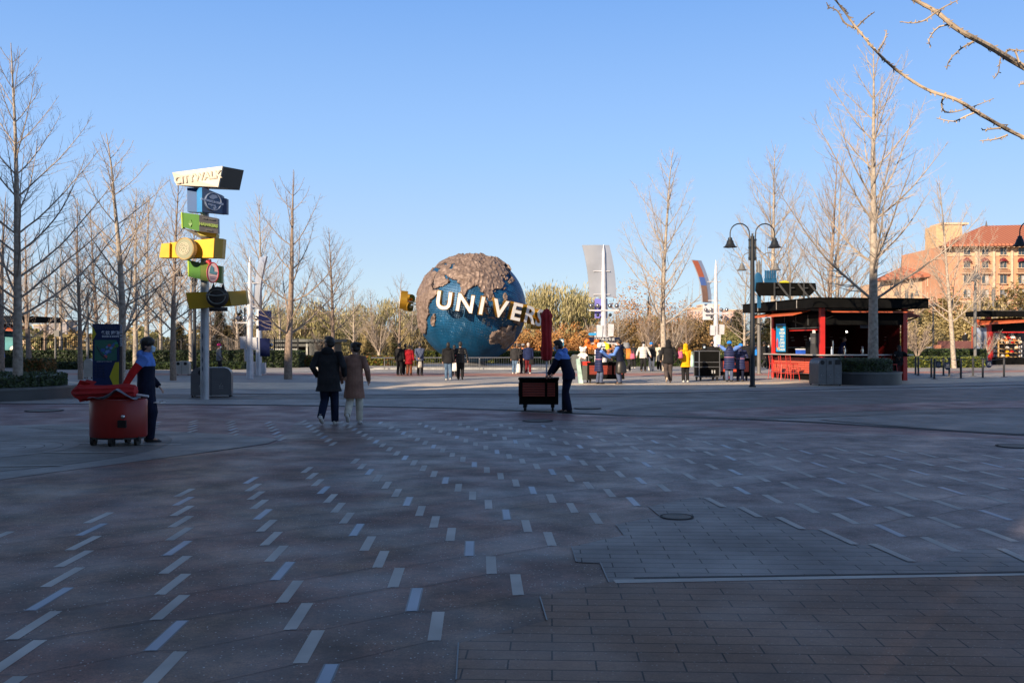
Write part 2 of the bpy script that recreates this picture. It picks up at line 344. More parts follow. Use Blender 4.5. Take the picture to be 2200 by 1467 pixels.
# ------------------------------------------------------------------ ground
ROT = R(2.4)
def ground_mat(name, c1, c2, bw=0, rh=0, mortar=.004, patch=None, pscale=.35, speck=0, rough=.62, joint=.25, rot=ROT, bump=.25, off=.5, pf=.5, side=None, tone=.12):
    m = bpy.data.materials.new(name); m.use_nodes = True; nt = m.node_tree; N = nt.nodes; L = nt.links; b = N['Principled BSDF']; b.inputs['Specular IOR Level'].default_value = .5
    g = N.new('ShaderNodeNewGeometry'); mp = N.new('ShaderNodeMapping'); mp.inputs['Rotation'].default_value = (0, 0, rot); L.new(g.outputs['Position'], mp.inputs[0])
    def mix(f, a, c, mode='MIX'):
        x = N.new('ShaderNodeMix'); x.data_type = 'RGBA'; x.blend_type = mode
        for s, val in ((x.inputs[0], f), (x.inputs[6], a), (x.inputs[7], c)):
            if hasattr(val, 'links') or hasattr(val, 'is_linked'): L.new(val, s)
            elif s == x.inputs[0]: s.default_value = val
            else: s.default_value = (*val, 1)
        return x.outputs[2]
    def nz(sc_, det=4, lo=.35, hi=.65, vec=None):
        n = N.new('ShaderNodeTexNoise'); n.inputs['Scale'].default_value = sc_; n.inputs['Detail'].default_value = det; L.new(vec or mp.outputs[0], n.inputs['Vector'])
        r = N.new('ShaderNodeMapRange'); r.inputs[1].default_value = lo; r.inputs[2].default_value = hi; L.new(n.outputs['Fac'], r.inputs[0]); return r.outputs[0]
    if bw:
        br = N.new('ShaderNodeTexBrick'); L.new(mp.outputs[0], br.inputs['Vector']); br.offset = off
        br.inputs['Scale'].default_value = 1; br.inputs['Brick Width'].default_value = bw; br.inputs['Row Height'].default_value = rh
        br.inputs['Mortar Size'].default_value = mortar; br.inputs['Mortar Smooth'].default_value = .2
        br.inputs['Color1'].default_value = (*c1, 1); br.inputs['Color2'].default_value = (*c2, 1)
        br.inputs['Mortar'].default_value = (*[v*joint for v in c1], 1); col = br.outputs['Color']
    else: col = mix(nz(1.3), c1, c2)
    if patch:
        for i, p in enumerate(patch):
            ms = N.new('ShaderNodeMapping'); ms.inputs['Location'].default_value = (7.3*i, 3.1*i, 0); ms.inputs['Scale'].default_value = (1, 1, 1); L.new(mp.outputs[0], ms.inputs[0])
            f = nz(pscale*(1+i*.6), 6, .46, .62, ms.outputs[0]); mm = N.new('ShaderNodeMath'); mm.operation = 'MULTIPLY'; mm.inputs[1].default_value = pf; L.new(f, mm.inputs[0]); col = mix(mm.outputs[0], col, p)
    if side:   # blue grey mixed in more strongly with distance and to the right
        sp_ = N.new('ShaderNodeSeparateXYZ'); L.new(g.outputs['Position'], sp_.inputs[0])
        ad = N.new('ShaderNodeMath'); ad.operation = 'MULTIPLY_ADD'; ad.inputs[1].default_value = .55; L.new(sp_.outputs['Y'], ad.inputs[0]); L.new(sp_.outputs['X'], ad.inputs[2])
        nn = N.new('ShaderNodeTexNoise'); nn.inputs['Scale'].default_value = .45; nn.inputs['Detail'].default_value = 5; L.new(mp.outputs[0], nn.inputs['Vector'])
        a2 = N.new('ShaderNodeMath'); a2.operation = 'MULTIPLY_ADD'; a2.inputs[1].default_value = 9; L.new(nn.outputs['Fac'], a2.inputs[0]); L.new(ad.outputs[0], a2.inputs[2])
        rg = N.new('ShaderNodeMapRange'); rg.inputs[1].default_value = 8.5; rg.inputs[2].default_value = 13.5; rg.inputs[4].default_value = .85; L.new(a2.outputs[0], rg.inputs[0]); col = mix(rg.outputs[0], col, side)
    if bw: col = mix(br.outputs['Fac'], col, tuple(v*joint for v in c1))
    f5 = nz(3.2, 8, .28, .72); v5 = N.new('ShaderNodeMapRange'); v5.inputs[3].default_value = 1-tone; v5.inputs[4].default_value = 1+tone; L.new(f5, v5.inputs[0])
    h5 = N.new('ShaderNodeVectorMath'); h5.operation = 'SCALE'; L.new(col, h5.inputs[0]); L.new(v5.outputs[0], h5.inputs['Scale']); col = h5.outputs[0]
    f = nz(.8, 9, .2, .8); v = N.new('ShaderNodeMapRange'); v.inputs[3].default_value = .72; v.inputs[4].default_value = 1.22; L.new(f, v.inputs[0])
    h = N.new('ShaderNodeVectorMath'); h.operation = 'SCALE'; L.new(col, h.inputs[0]); L.new(v.outputs[0], h.inputs['Scale']); col = h.outputs[0]
    if speck:
        fm = nz(26, 2, .25, .75); vm = N.new('ShaderNodeMapRange'); vm.inputs[3].default_value = 1-speck*.65; vm.inputs[4].default_value = 1+speck*.65; L.new(fm, vm.inputs[0])
        hm_ = N.new('ShaderNodeVectorMath'); hm_.operation = 'SCALE'; L.new(col, hm_.inputs[0]); L.new(vm.outputs[0], hm_.inputs['Scale']); col = hm_.outputs[0]
        f2 = nz(95, 3, .3, .72); v2 = N.new('ShaderNodeMapRange'); v2.inputs[3].default_value = 1-speck; v2.inputs[4].default_value = 1+speck; L.new(f2, v2.inputs[0])
        h2 = N.new('ShaderNodeVectorMath'); h2.operation = 'SCALE'; L.new(col, h2.inputs[0]); L.new(v2.outputs[0], h2.inputs['Scale']); col = h2.outputs[0]
        vo = N.new('ShaderNodeTexVoronoi'); vo.inputs['Scale'].default_value = 38; L.new(mp.outputs[0], vo.inputs['Vector'])
        lt = N.new('ShaderNodeMath'); lt.operation = 'LESS_THAN'; lt.inputs[1].default_value = .19; L.new(vo.outputs['Distance'], lt.inputs[0])
        wn_ = N.new('ShaderNodeTexWhiteNoise'); L.new(vo.outputs['Position'], wn_.inputs['Vector']); gt = N.new('ShaderNodeMath'); gt.operation = 'GREATER_THAN'; gt.inputs[1].default_value = .72; L.new(wn_.outputs['Value'], gt.inputs[0])
        mu = N.new('ShaderNodeMath'); mu.operation = 'MULTIPLY'; L.new(lt.outputs[0], mu.inputs[0]); L.new(gt.outputs[0], mu.inputs[1]); mu2 = N.new('ShaderNodeMath'); mu2.operation = 'MULTIPLY'; mu2.inputs[1].default_value = min(1, .75*speck/.3); L.new(mu.outputs[0], mu2.inputs[0])
        col = mix(mu2.outputs[0], col, (.45, .43, .42))
    L.new(col, b.inputs['Base Color'])
    rr = N.new('ShaderNodeMapRange'); rr.inputs[3].default_value = rough-.1; rr.inputs[4].default_value = rough+.12; L.new(nz(1.1, 6), rr.inputs[0]); L.new(rr.outputs[0], b.inputs['Roughness'])
    n3 = N.new('ShaderNodeTexNoise'); n3.inputs['Scale'].default_value = 60; n3.inputs['Detail'].default_value = 3; L.new(mp.outputs[0], n3.inputs['Vector'])
    bp = N.new('ShaderNodeBump'); bp.inputs['Strength'].default_value = bump; bp.inputs['Distance'].default_value = .006; L.new(n3.outputs['Fac'], bp.inputs['Height'])
    last = bp.outputs[0]
    if bw:
        b2 = N.new('ShaderNodeBump'); b2.inputs['Strength'].default_value = .6; b2.inputs['Distance'].default_value = -.006; L.new(br.outputs['Fac'], b2.inputs['Height']); L.new(last, b2.inputs['Normal']); last = b2.outputs[0]
    L.new(last, b.inputs['Normal'])
    return m
G_base = ground_mat('paving_grey', (.36, .34, .325), (.31, .295, .285), .9, .3, .007, patch=[(.26, .235, .205)], pscale=.05, rough=.66, joint=.5)
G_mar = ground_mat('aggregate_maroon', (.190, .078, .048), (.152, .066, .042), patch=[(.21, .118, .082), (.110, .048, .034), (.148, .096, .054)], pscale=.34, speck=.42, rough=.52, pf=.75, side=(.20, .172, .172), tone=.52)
G_pur = ground_mat('aggregate_purple', (.185, .082, .080), (.15, .072, .074), patch=[(.23, .13, .13)], pscale=.2, speck=.34, rough=.52, tone=.25)
G_grey = ground_mat('paving_blue_grey', (.245, .222, .212), (.215, .198, .19), .45, .15, .0052, speck=.1, rough=.6, joint=.10, patch=[(.25, .23, .215), (.18, .17, .165)])
G_tan = ground_mat('paving_tan', (.235, .138, .088), (.195, .118, .078), .45, .15, .0052, speck=.16, rough=.62, joint=.10, patch=[(.24, .148, .095), (.165, .10, .072)])
G_khaki = ground_mat('aggregate_khaki', (.17, .158, .14), (.15, .14, .13), patch=[(.145, .125, .13)], pscale=.12, speck=.2)
G_blue = ground_mat('paving_smooth_grey', (.235, .222, .21), (.215, .203, .193), .6, .3, .004, rough=.6, joint=.55, patch=[(.165, .16, .155)], pscale=.1)
G_sand = ground_mat('paving_sand', (.70, .57, .43), (.64, .52, .39), .6, .3, .005, joint=.7)
G_red = ground_mat('paving_red', (.38, .19, .14), (.34, .165, .125), .6, .3, .005, joint=.7)
G_soil = ground_mat('soil_and_lawn', (.12, .115, .05), (.14, .105, .06), patch=[(.09, .1, .035), (.17, .13, .07)], pscale=.15, rough=.9)
joint_m = mat('joint_dark', (.035, .035, .04), .8)
def sheet(name, pts, z, m, world_pts=False):
    P = [Vector(p) if world_pts else gp(*p) for p in pts]; P = [Vector((p.x, p.y, z)) for p in P]
    tris = geometry.tessellate_polygon([P]); mb = MB()
    fs = []
    for a, b, c in tris:
        if (P[b]-P[a]).cross(P[c]-P[a]).z < 0: a, c = c, a
        fs.append((a, b, c))
    mb.add(P, fs); return tag(mb.build(name, m), kind='structure')
sheet('ground', [(-2500, -60, 0), (2500, -60, 0), (4000, 5000, 0), (-4000, 5000, 0)], -.05, G_soil, True)
def curve(pts, n=6):
    """smooth an open run of pixel points on the ground"""
    o = []
    for i in range(len(pts)-1):
        p0 = pts[max(i-1, 0)]; p1 = pts[i]; p2 = pts[i+1]; p3 = pts[min(i+2, len(pts)-1)]
        for k in range(n):
            t = k/n; o.append(tuple(.5*((2*b)+(c-a)*t+(2*a-5*b+4*c-d)*t*t+(-a+3*b-3*c+d)*t**3) for a, b, c, d in zip(p0, p1, p2, p3)))
    return o+[pts[-1]]
sheet('plaza', [(-60, -30, 0), (90, -30, 0), (90, 92, 0), (30, 92, 0), (12, 84, 0), (-60, 74, 0)], 0, G_base, True)
# sand and red bands that cross the far, sunny part of the plaza
sheet('sand_band', [(-900, 817), (300, 821), (900, 823), (1500, 824), (2600, 800), (3000, 796), (2600, 808), (1500, 837), (900, 838), (300, 834), (-900, 827)], .004, G_sand)
sheet('red_band', [(-900, 801), (300, 801.5), (1100, 802), (1700, 801), (2600, 791), (2600, 793), (1700, 806.5), (1100, 808.5), (300, 806), (-900, 804)], .004, G_red)
sheet('khaki_band', curve([(-900, 842), (200, 846), (700, 848), (1100, 845), (1700, 842), (2600, 822)])+curve([(2600, 838), (1700, 855), (1100, 853), (700, 858), (200, 856), (-900, 852)]), .004, G_khaki)
# purple band
top_p = curve([(-1500, 864), (0, 868), (600, 872), (1000, 880), (1300, 893), (1700, 907), (2000, 925), (2200, 937), (2600, 958), (3300, 995)])
sheet('purple_band', top_p+[(3300, 1200), (1600, 960), (1200, 930), (640, 960), (0, 960), (-1500, 960)], .004, G_pur)
# right hand: khaki field with short inlays and a grey lens
sheet('khaki_field', curve([(1280, 890), (1400, 868), (1700, 855), (2200, 845), (2900, 838)])+curve([(3300, 880), (2600, 890), (2200, 893), (1900, 893), (1600, 900), (1400, 897), (1280, 890)]), .008, G_khaki)
sheet('maroon_field', curve([(1430, 890), (1600, 877), (1900, 868), (2300, 858)])+[(2700, 858), (2500, 872)]+curve([(2100, 878), (1800, 886), (1600, 897), (1430, 890)]), .012, G_pur)
sheet('grey_lens', curve([(1760, 902), (1900, 893), (2200, 888), (2700, 880)])+[(3300, 960)]+curve([(2600, 950), (2200, 933), (1950, 918), (1760, 902)]), .012, G_blue)
# aggregate foreground
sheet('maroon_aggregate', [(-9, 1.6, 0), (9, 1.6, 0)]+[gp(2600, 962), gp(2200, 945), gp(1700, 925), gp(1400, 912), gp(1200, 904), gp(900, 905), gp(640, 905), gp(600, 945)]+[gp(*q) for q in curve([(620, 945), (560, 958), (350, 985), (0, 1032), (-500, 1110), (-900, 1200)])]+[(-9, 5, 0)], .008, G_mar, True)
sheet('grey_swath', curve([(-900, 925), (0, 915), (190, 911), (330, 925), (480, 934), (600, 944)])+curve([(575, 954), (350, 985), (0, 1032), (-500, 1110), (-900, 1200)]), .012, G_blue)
cc = gp(40, 966); cc.x -= .2
def disc(name, rx, ry, z, m, r0=0, n=64):
    mb = MB(); A = [(cc.x+rx*math.cos(2*PI*i/n), cc.y+ry*math.sin(2*PI*i/n), z) for i in range(n)]
    mb.add(A, [tuple(range(n))]); return tag(mb.build(name, m), kind='structure')
sheet('dark_joint_band', curve([(-900, 863.5), (0, 866.5), (600, 870), (1000, 877.6), (1300, 890), (1700, 904), (2000, 922), (2600, 955)])+curve([(2600, 959), (2000, 925), (1700, 906), (1300, 891.6), (1000, 879), (600, 871.4), (0, 867.8), (-900, 864.5)]), .010, joint_m)
sheet('dark_joint_band', curve([(500, 846), (900, 847.5), (1300, 846), (1700, 838), (2300, 824)])+curve([(2300, 824.7), (1700, 838.9), (1300, 847), (900, 848.4), (500, 846.8)]), .010, joint_m)
disc('sand_ring', 2.35, 3.2, .016, G_khaki); disc('round_paving', .98, 1.35, .020, G_blue)
mb = MB()
for r in (.25, .5, .75):
    n = 48; mb.add([(cc.x+q*math.cos(2*PI*i/n), cc.y+q*1.38*math.sin(2*PI*i/n), .0235) for q in (r, r+.012) for i in range(n)], [(i, (i+1)%n, n+(i+1)%n, n+i) for i in range(n)])
tag(mb.build('paving_rings', joint_m), kind='structure')
GREY = [(1308, 1255), (1290, 1213), (1238, 1210), (1228, 1177), (1340, 1152), (1323, 1129), (1417, 1110), (1393, 1090), (1490, 1070), (1518, 1072), (1555, 1092), (1590, 1092), (1632, 1114), (1672, 1114), (1725, 1140), (1765, 1140), (1837, 1173), (1873, 1172), (1960, 1210), (2000, 1210), (2080, 1181), (2150, 1182), (2240, 1224), (2290, 1226), (2400, 1190), (2800, 1190), (2800, 1222), (2200, 1236)]
TAN = [(880, 2100), (980, 1467), (985, 1387), (1175, 1338), (1160, 1287), (1300, 1255), (1308, 1255), (2200, 1236), (2800, 1222), (3600, 1300), (3600, 2100)]
sheet('grey_paving', GREY, .012, G_grey)
sheet('tan_paving', TAN, .016, G_tan)
# inlaid strips on their regular lattice
P0 = Vector((.032, 6.54)); E1 = Vector((-.187, .577)); E2 = Vector((.661, .38)); DL, DW = .57, .075; dd = Vector((-.035, 1)).normalized(); dn = Vector((dd.y, -dd.x))
REG = [(-3000, 2400), (-700, 1400), (0, 1148), (232, 1090), (405, 1055), (545, 1028), (658, 1005), (757, 988), (800, 962), (700, 955), (606, 948), (520, 938), (330, 932), (190, 925), (190, 905), (640, 905), (1000, 909), (1200, 915), (1300, 925), (1600, 946), (1750, 958), (2200, 985), (3200, 1060), (6000, 1400), (6000, 2400)]
inl = mat('inlay_stone', (.44, .425, .40), .6, var=.25, vs=1.6, spec=.4); glass = mat('inlay_glass', (.27, .33, .42), .42, var=.15, vs=2, spec=.4); steel = mat('inlay_frame', (.10, .11, .13), .4, .6)
mb = MB(); mj = MB(); random.seed(4)
def strip(p, q, w, z, mbx, m=0):
    d = (q-p).normalized(); n_ = Vector((d.y, -d.x))*w/2; mbx.add([(*(p+n_), z), (*(q+n_), z), (*(q-n_), z), (*(p-n_), z)], [(0, 1, 2, 3)], m)
for i in range(-60, 80):
    for j in range(-40, 45):
        c = P0+E1*i+E2*j
        if c.y < 1.7: continue
        px, py = 1100+c.x*F/c.y, HOR+EYE*F/c.y
        if py > 2300 or not inpoly(px, py, REG): continue
        e = [c+dd*DL*k for k in (-.5, -.25, 0, .25, .5)]
        pin = [inpoly(1100+q.x*F/q.y, HOR+EYE*F/q.y, GREY) or inpoly(1100+q.x*F/q.y, HOR+EYE*F/q.y, TAN) for q in e]
        if i % 4 in (2, 3) and not any(pin) and c.y < 14: strip(c+dd*DL/2, c+E2+E1-dd*DL/2, .0035, .0088, mj)
        if i % 4 in (0, 1) and not any(pin):
            a = c+dd*DL/2; b = c+E2+E1-dd*DL/2; q = b
            if not inpoly(1100+q.x*F/q.y, HOR+EYE*F/q.y, GREY) and not inpoly(1100+q.x*F/q.y, HOR+EYE*F/q.y, TAN): strip(a, b, .007, .0125, mj)
            strip(c-dd*DL/2, c-dd*DL/2-E1*.0+Vector((.16, -.0)), .006, .0125, mj)
        if sum(pin) > 1: continue
        g = (i+2*j) % 4 == 2
        if g: strip(c-dd*DL/2, c+dd*DL/2, DW+.008, .0090, mb, 2); strip(c-dd*DL*.485, c+dd*DL*.485, DW-.012, .0100, mb, 1)
        else: strip(c-dd*DL/2, c+dd*DL/2, DW, .0095, mb, 0)
# short inlays of the right hand field, and of the far left
for a in range(60):
    px = 1440+random.random()*720; py = 866+random.random()*32
    if py > 897-(px-1440)*.018 or py < 893-(px-1440)*.034: continue
    c = gp(px, py).xy; d = Vector((.8, -.55)).normalized(); strip(c-d*.24, c+d*.24, .05, .0165, mb, 0)
for k in range(14):
    c = gp(70+k*9, 917+k*.6).xy; d = Vector((.75, .6)); strip(c-d*.3, c+d*.3, .05, .026, mb, 0)
for px, py, l, rz in ((60, 1004, .9, .1), (130, 938, 1.0, .2), (230, 955, .9, .05), (330, 958, .9, .0), (180, 975, 1.2, .02), (40, 948, .6, 0)):
    c = gp(px, py).xy; d = Vector((math.cos(rz), math.sin(rz))); strip(c-d*l/2, c+d*l/2, .045, .028, mb, 0)
tag(mb.build('pavement_inlays', [inl, glass, steel]), kind='structure'); tag(mj.build('pavement_joints', joint_m), kind='structure')
# stainless edge strips and drain slot beside the grey paving
mb = MB(); em = mat('edge_steel', (.16, .17, .18), .45, .5)
def run(P, w, z, ss=1):
    for a, b in zip(P[:-1], P[1:]): strip(gp(*a).xy, gp(*b).xy, w, z, mb)
for a, b in ((0, 1), (2, 3), (4, 5), (6, 7)): run([GREY[a], GREY[b]], .008, .0185)
run(TAN[1:3], .008, .0205); run(TAN[3:5], .008, .0205)
tag(mb.build('edging_strip', em), kind='structure')
mb = MB()
for a, b in ((9, 10), (11, 12), (13, 14), (15, 16), (17, 18), (21, 22)): strip(gp(*GREY[a]).xy, gp(*GREY[b]).xy, .07, .0175, mb)
tag(mb.build('pavement_inlay_edge', inl), kind='structure')
mb = MB(); a, b = gp(1362, 1247).xy, gp(2420, 1231).xy; strip(a, b, .045, .0195, mb)
tag(mb.build('drain_slot', mat('drain_dark', (.01, .01, .012), .7)), kind='structure')
mb = MB(); a, b = gp(1320, 1253.5).xy, gp(2800, 1225).xy; strip(a, b, .10, .0180, mb); tag(mb.build('drain_border', inl), kind='structure')
# manhole and drain covers
def cover(x, y, r, label):
    c = gp(x, y); t = thing('drain_cover', (c.x, c.y, .019), label, 'drain cover', group='round covers set in the paving')
    mb = MB(); mb.lathe([(r, -.004), (r, .0012), (r*.93, .0012), (r*.93, 0), (0.001, 0)], n=32); mb.build('rim', mat('cast_iron', (.04, .04, .042), .8), t)
    mb = MB(); mb.lathe([(r*.9, .0005)]+[(r*(.86-.08*k), (.0016 if k % 2 else .0005)) for k in range(10)]+[(.002, .001)], n=32); mb.build('grille', mat('grille_brass', (.11, .10, .085), .6, .5), t)
cover(1454, 1113, .16, 'small round slotted drain cover in the blue grey paving'); cover(1155, 905, .33, 'round manhole cover in front of the black cart')
cover(2185, 960, .32, 'round manhole cover at the right edge of the maroon paving'); cover(95, 883, .45, 'dark round manhole cover left of the red cart'); cover(1262, 878, .36, 'round manhole cover right of the man pushing the cart')
# ------------------------------------------------------------------ the building behind the camera whose shadow lies on the plaza
Hs = [(-90, 15.6), (-45, 15.4), (-38.5, 15.4), (-37, 14.3), (-31, 13.2), (-27, 12.9), (-25.5, 11.1), (-23.2, 11.0), (-22.3, 12.6), (-20.8, 13.9), (-19.3, 14.5), (-17.5, 15.1), (-15.8, 15.7), (-14.2, 16.5), (-13.2, 20), (-12.2, 22), (-10.4, 22), (-8.5, 22.8), (-7, 25), (-1.3, 27.5), (.35, 28), (40, 29)]
T0, T1 = -20., -34.
uv = lambda u, t, z: Vector((u*c_+t*s_, -u*s_+t*c_, z))
bt = thing('shopping_building', uv(-20, -27, 0), 'long stepped shopping building standing behind the viewer', 'building')
mb = MB(); prof = [(u, h-T0*TE) for u, h in Hs]; o0 = bt.location
dv = uv(0, T1, 0)-uv(0, T0, 0); zt = lambda h: h-T0*TE; k_ = [u for u, _ in prof].index(-1.3)
mb.prism([uv(u, T0, z)-o0 for u, z in [(-90, -.04)]+prof[:k_+1]+[(-1.3, -.04)]], dv); mb.prism([uv(u, T0, z)-o0 for u, z in [(.35, -.04)]+prof[k_+1:]+[(40, -.04)]], dv)
for za, zb in ((-.04, zt(4.0)), (zt(5.25), zt(27.7))): mb.prism([uv(u, T0-.1, z)-o0 for u, z in ((-1.29, za), (-1.29, zb), (.34, zb), (.34, za))], dv*.06)   # thin wall with a gap added to let sun reach the overhanging branches
w = mb.build('wall', mat('render_beige', (.45, .36, .27), .8), bt)
mb = MB()
for (a, ha), (b, hb) in zip(prof[:-1], prof[1:]):
    if a == -1.3: continue
    mb.hexa([uv(a, T0-.1, ha+.01)-o0, uv(b, T0-.1, hb+.01)-o0, uv(b, T1, hb+.01)-o0, uv(a, T1, ha+.01)-o0], [uv(a, T0-.1, ha+.05)-o0, uv(b, T0-.1, hb+.05)-o0, uv(b, T1, hb+.05)-o0, uv(a, T1, ha+.05)-o0])
mb.build('roof', mat('roof_grey', (.1, .1, .1), .8), bt)
for k in range(12):
    mb = MB(); c = uv(-80+k*9.5, T0+.04, 3)-o0; mb.box(c, (6, .08, 3.2), -R(SUN_AZ)); mb.build('window', mat('window_dark', (.03, .04, .05), .1), bt)
# ------------------------------------------------------------------ globe sculpture
GC = at(1013, 663.5, 74.5); GR = 117/F*74.5
LAND = {
 'eurasia': [(-9,37),(-9,43),(-2,43.5),(-1,46),(-5,48.5),(2,51),(5,53),(8,57),(12,54.5),(20,55),(24,59),(29,60),(22,61),(25,65.5),(18,61.5),(16,57),(11,59),(5,60),(6,63),(14,68),(25,71),(40,67),(38,65),(44,66),(50,69),(68,69),(72,73),(80,73),(100,78),(112,74),(130,72),(150,71),(170,70),(180,68),(180,65),(170,60),(163,59),(160,54),(156,51),(156,57),(160,61),(150,59.5),(140,57),(136,54.5),(141,52),(140,48),(135,43.5),(130,42.5),(127.5,39.5),(129.5,36),(128,34.5),(126,35),(125,39),(121,39.5),(118,38.5),(122,37),(119.5,35),(122,30.5),(119,25.5),(114,22),(109,21.5),(106,19),(109,12),(107,10.3),(105,8.6),(103,11),(100.5,13.5),(99.5,10),(103,5.5),(104,1.4),(100.8,3.5),(98.5,8),(98,14),(97,17),(94,16),(94,19),(91,22.5),(87,21.5),(82,17),(80,14),(79.5,10.5),(77.6,8),(75,12),(73,17),(72.5,21),(69,22),(67,24.5),(61,25.2),(57,26.7),(54,27),(50.5,30.2),(48,30),(50,26.5),(51.5,25.5),(54,24.2),(56.3,26.2),(57,24),(59.8,22.5),(57,19),(52,16),(45,12.8),(43.2,13),(42.5,17),(39,21),(35,28),(34.5,31),(36,36),(30.5,36.5),(27.3,37),(26.5,40),(31,41.4),(36,41.5),(41.5,41.6),(37,45),(39,47),(35,46),(33,45),(31,46.5),(28.5,43),(28.5,41.2),(24,40.5),(22.5,36.8),(19.5,41),(13.5,45.5),(18,40.2),(16,38.3),(12,42.5),(8,44),(3,42.5),(-1,38),(-5,36)],
 'africa': [(-6,35.8),(3,37),(10,37.3),(10.5,34),(20,31),(22,32.8),(32,31.3),(34.4,31),(33,28.2),(35.5,24),(37.3,20.5),(39.2,16),(42.8,12),(44,10.6),(51.2,12),(49,6.5),(44,1.5),(40,-3),(39,-7),(40.7,-13),(35,-20),(35.5,-24),(32.7,-27),(28,-33),(20,-35),(18,-33),(15,-27),(12,-17),(13.5,-10),(9,-1),(9.5,4),(4,6.3),(-4,5),(-8,4.5),(-13,8.5),(-17,14.5),(-17,21),(-10,30)],
 'madagascar': [(49.3,-12),(50.4,-15.7),(47.2,-25),(44,-25),(43.5,-21),(44.5,-16.5)],
 'australia': [(114,-22),(113.5,-26),(115.5,-32),(118,-35),(124,-33.3),(131,-31.5),(135.5,-34.8),(138,-33),(140,-38),(146.5,-39),(150,-37.3),(153.4,-28),(146.5,-19),(145.3,-15),(142.6,-10.8),(140.8,-17.5),(136,-15),(137,-12),(131,-11.5),(129,-15),(125,-14),(122,-18)],
 'sumatra': [(95.3,5.6),(98.5,3.8),(104,-1.5),(106,-5.8),(102,-4.5),(98,1)], 'borneo': [(109,1.8),(113,3.2),(117,7),(119,5),(116.5,-3.5),(110.3,-3)],
 'java': [(105.5,-6.6),(110,-6.5),(114.5,-7.8),(114,-8.6),(106,-7.5)], 'philippines': [(120.5,18.5),(122.3,18.3),(124,12.5),(126,8),(125.3,6),(122,7),(120.3,14)],
 'japan': [(130,33.5),(132,35),(136,37.3),(139.5,40.5),(141,45),(145,43.3),(141.8,39.5),(140.8,35.5),(135.8,33.6),(131,31.2)], 'ceylon': [(80,9.5),(81.8,7.3),(80.5,6)],
 'newguinea': [(131,-.8),(138,-1.8),(147,-6),(150,-10.5),(143,-9),(138,-8.3),(133,-4)], 'sulawesi': [(119.5,-5.4),(120,0),(123,.8),(122,-3),(122.5,-5)],
 'taiwan': [(120.2,23),(121.6,25.2),(121,22)], 'hainan': [(108.7,19),(110.8,20),(109.6,18.2)], 'taimyr': [(95,80),(105,79),(98,78)], 'sakhalin': [(142,54),(143.5,50),(142.5,46),(141.9,50)]}
CASP = [(47,45.5),(51,47),(53,45),(51,43),(53.5,40),(53.8,37),(50,37.3),(49.4,40.5),(47.5,43)]
BLK = [(28,43.5),(31,46),(36,45.3),(41.5,42),(38,41),(33,42),(29,41.3)]
def sph(lon, lat): a, b = R(lon), R(lat); return np.array((math.cos(b)*math.sin(a), math.sin(b), math.cos(b)*math.cos(a)))
# orientation from landmarks: (lon, lat) against their place on the disc (x right, y up, z to the viewer)
LM = [((77.6, 8), (-.12, .25)), ((49.3, -12), (-.67, -.08)), ((47, -25), (-.68, -.31)), ((19, -34.8), (-.81, -.47)), ((33, 28.5), (-.66, .56)), ((44, 12), (-.60, .31)), ((51, 42), (-.34, .75)), ((51, 28), (-.46, .62)), ((59.8, 22.5), (-.36, .49)), ((104, 1.4), (.27, .17)), ((90, 22), (.07, .45)), ((114, -22), (.32, -.68)), ((130, -13), (.6, -.38)), ((122, 31), (.55, .55))]
A = np.array([sph(*a) for a, b in LM]); B = np.array([(x, y, math.sqrt(max(.01, 1-x*x-y*y))) for a, (x, y) in LM]); B /= np.linalg.norm(B, axis=1)[:, None]
U_, S_, Vt = np.linalg.svd(A.T @ B); dsg = np.sign(np.linalg.det(Vt.T @ U_.T)); RM = Vt.T @ np.diag([1, 1, dsg]) @ U_.T
print('globe fit', np.round(np.abs((RM @ A.T).T-B).max(), 2))
# disc frame: x right as seen, y up, z towards the camera
zf = (Vector((0, 0, EYE))-GC).normalized(); xf = Vector((0, 0, 1)).cross(zf).normalized(); yf = zf.cross(xf)
DF = Matrix((xf, yf, zf)).transposed()
def gpt(lon, lat, r): v = RM @ sph(lon, lat); return DF @ Vector(v)*r
globe = thing('globe_sculpture', (GC.x, GC.y, 0), 'huge blue perforated globe with bronze continents and a ring of white and gold letters', 'sculpture')
GO = GC-globe.location
# perforated shell: a lattice of thin bars
mb = MB(); NL, NB = 216, 104
def gl(i, j, r): a = 2*PI*i/NL; b = -PI/2+PI*j/NB; return DF @ Vector((math.cos(b)*math.sin(a), math.sin(b), math.cos(b)*math.cos(a)))*r + GO
TT = Matrix.Rotation(R(-9), 3, 'Y') @ Matrix.Rotation(R(14), 3, 'X')
def gl2(a, b, r): return TT @ (Vector((math.cos(b)*math.cos(a), math.cos(b)*math.sin(a), math.sin(b)))*r) + GO
for j in range(2, NB-2):
    for i in range(NL):
        a0, a1 = 2*PI*i/NL, 2*PI*(i+1)/NL; b0, b1 = -PI/2+PI*j/NB, -PI/2+PI*(j+1)/NB
        fa, fb = .27, .27
        if i % 18 == 0: fa = .45
        ia0, ia1 = a0+(a1-a0)*fa, a1-(a1-a0)*fa; ib0, ib1 = b0+(b1-b0)*fb, b1-(b1-b0)*fb
        o = [gl2(a0, b0, GR), gl2(a1, b0, GR), gl2(a1, b1, GR), gl2(a0, b1, GR)]; n_ = [gl2(ia0, ib0, GR), gl2(ia1, ib0, GR), gl2(ia1, ib1, GR), gl2(ia0, ib1, GR)]; q = [gl2(ia0, ib0, GR-.03), gl2(ia1, ib0, GR-.03), gl2(ia1, ib1, GR-.03), gl2(ia0, ib1, GR-.03)]
        mb.add(o+n_+q, [(k, (k+1)%4, 4+(k+1)%4, 4+k) for k in range(4)]+[(4+k, 4+(k+1)%4, 8+(k+1)%4, 8+k) for k in range(4)])
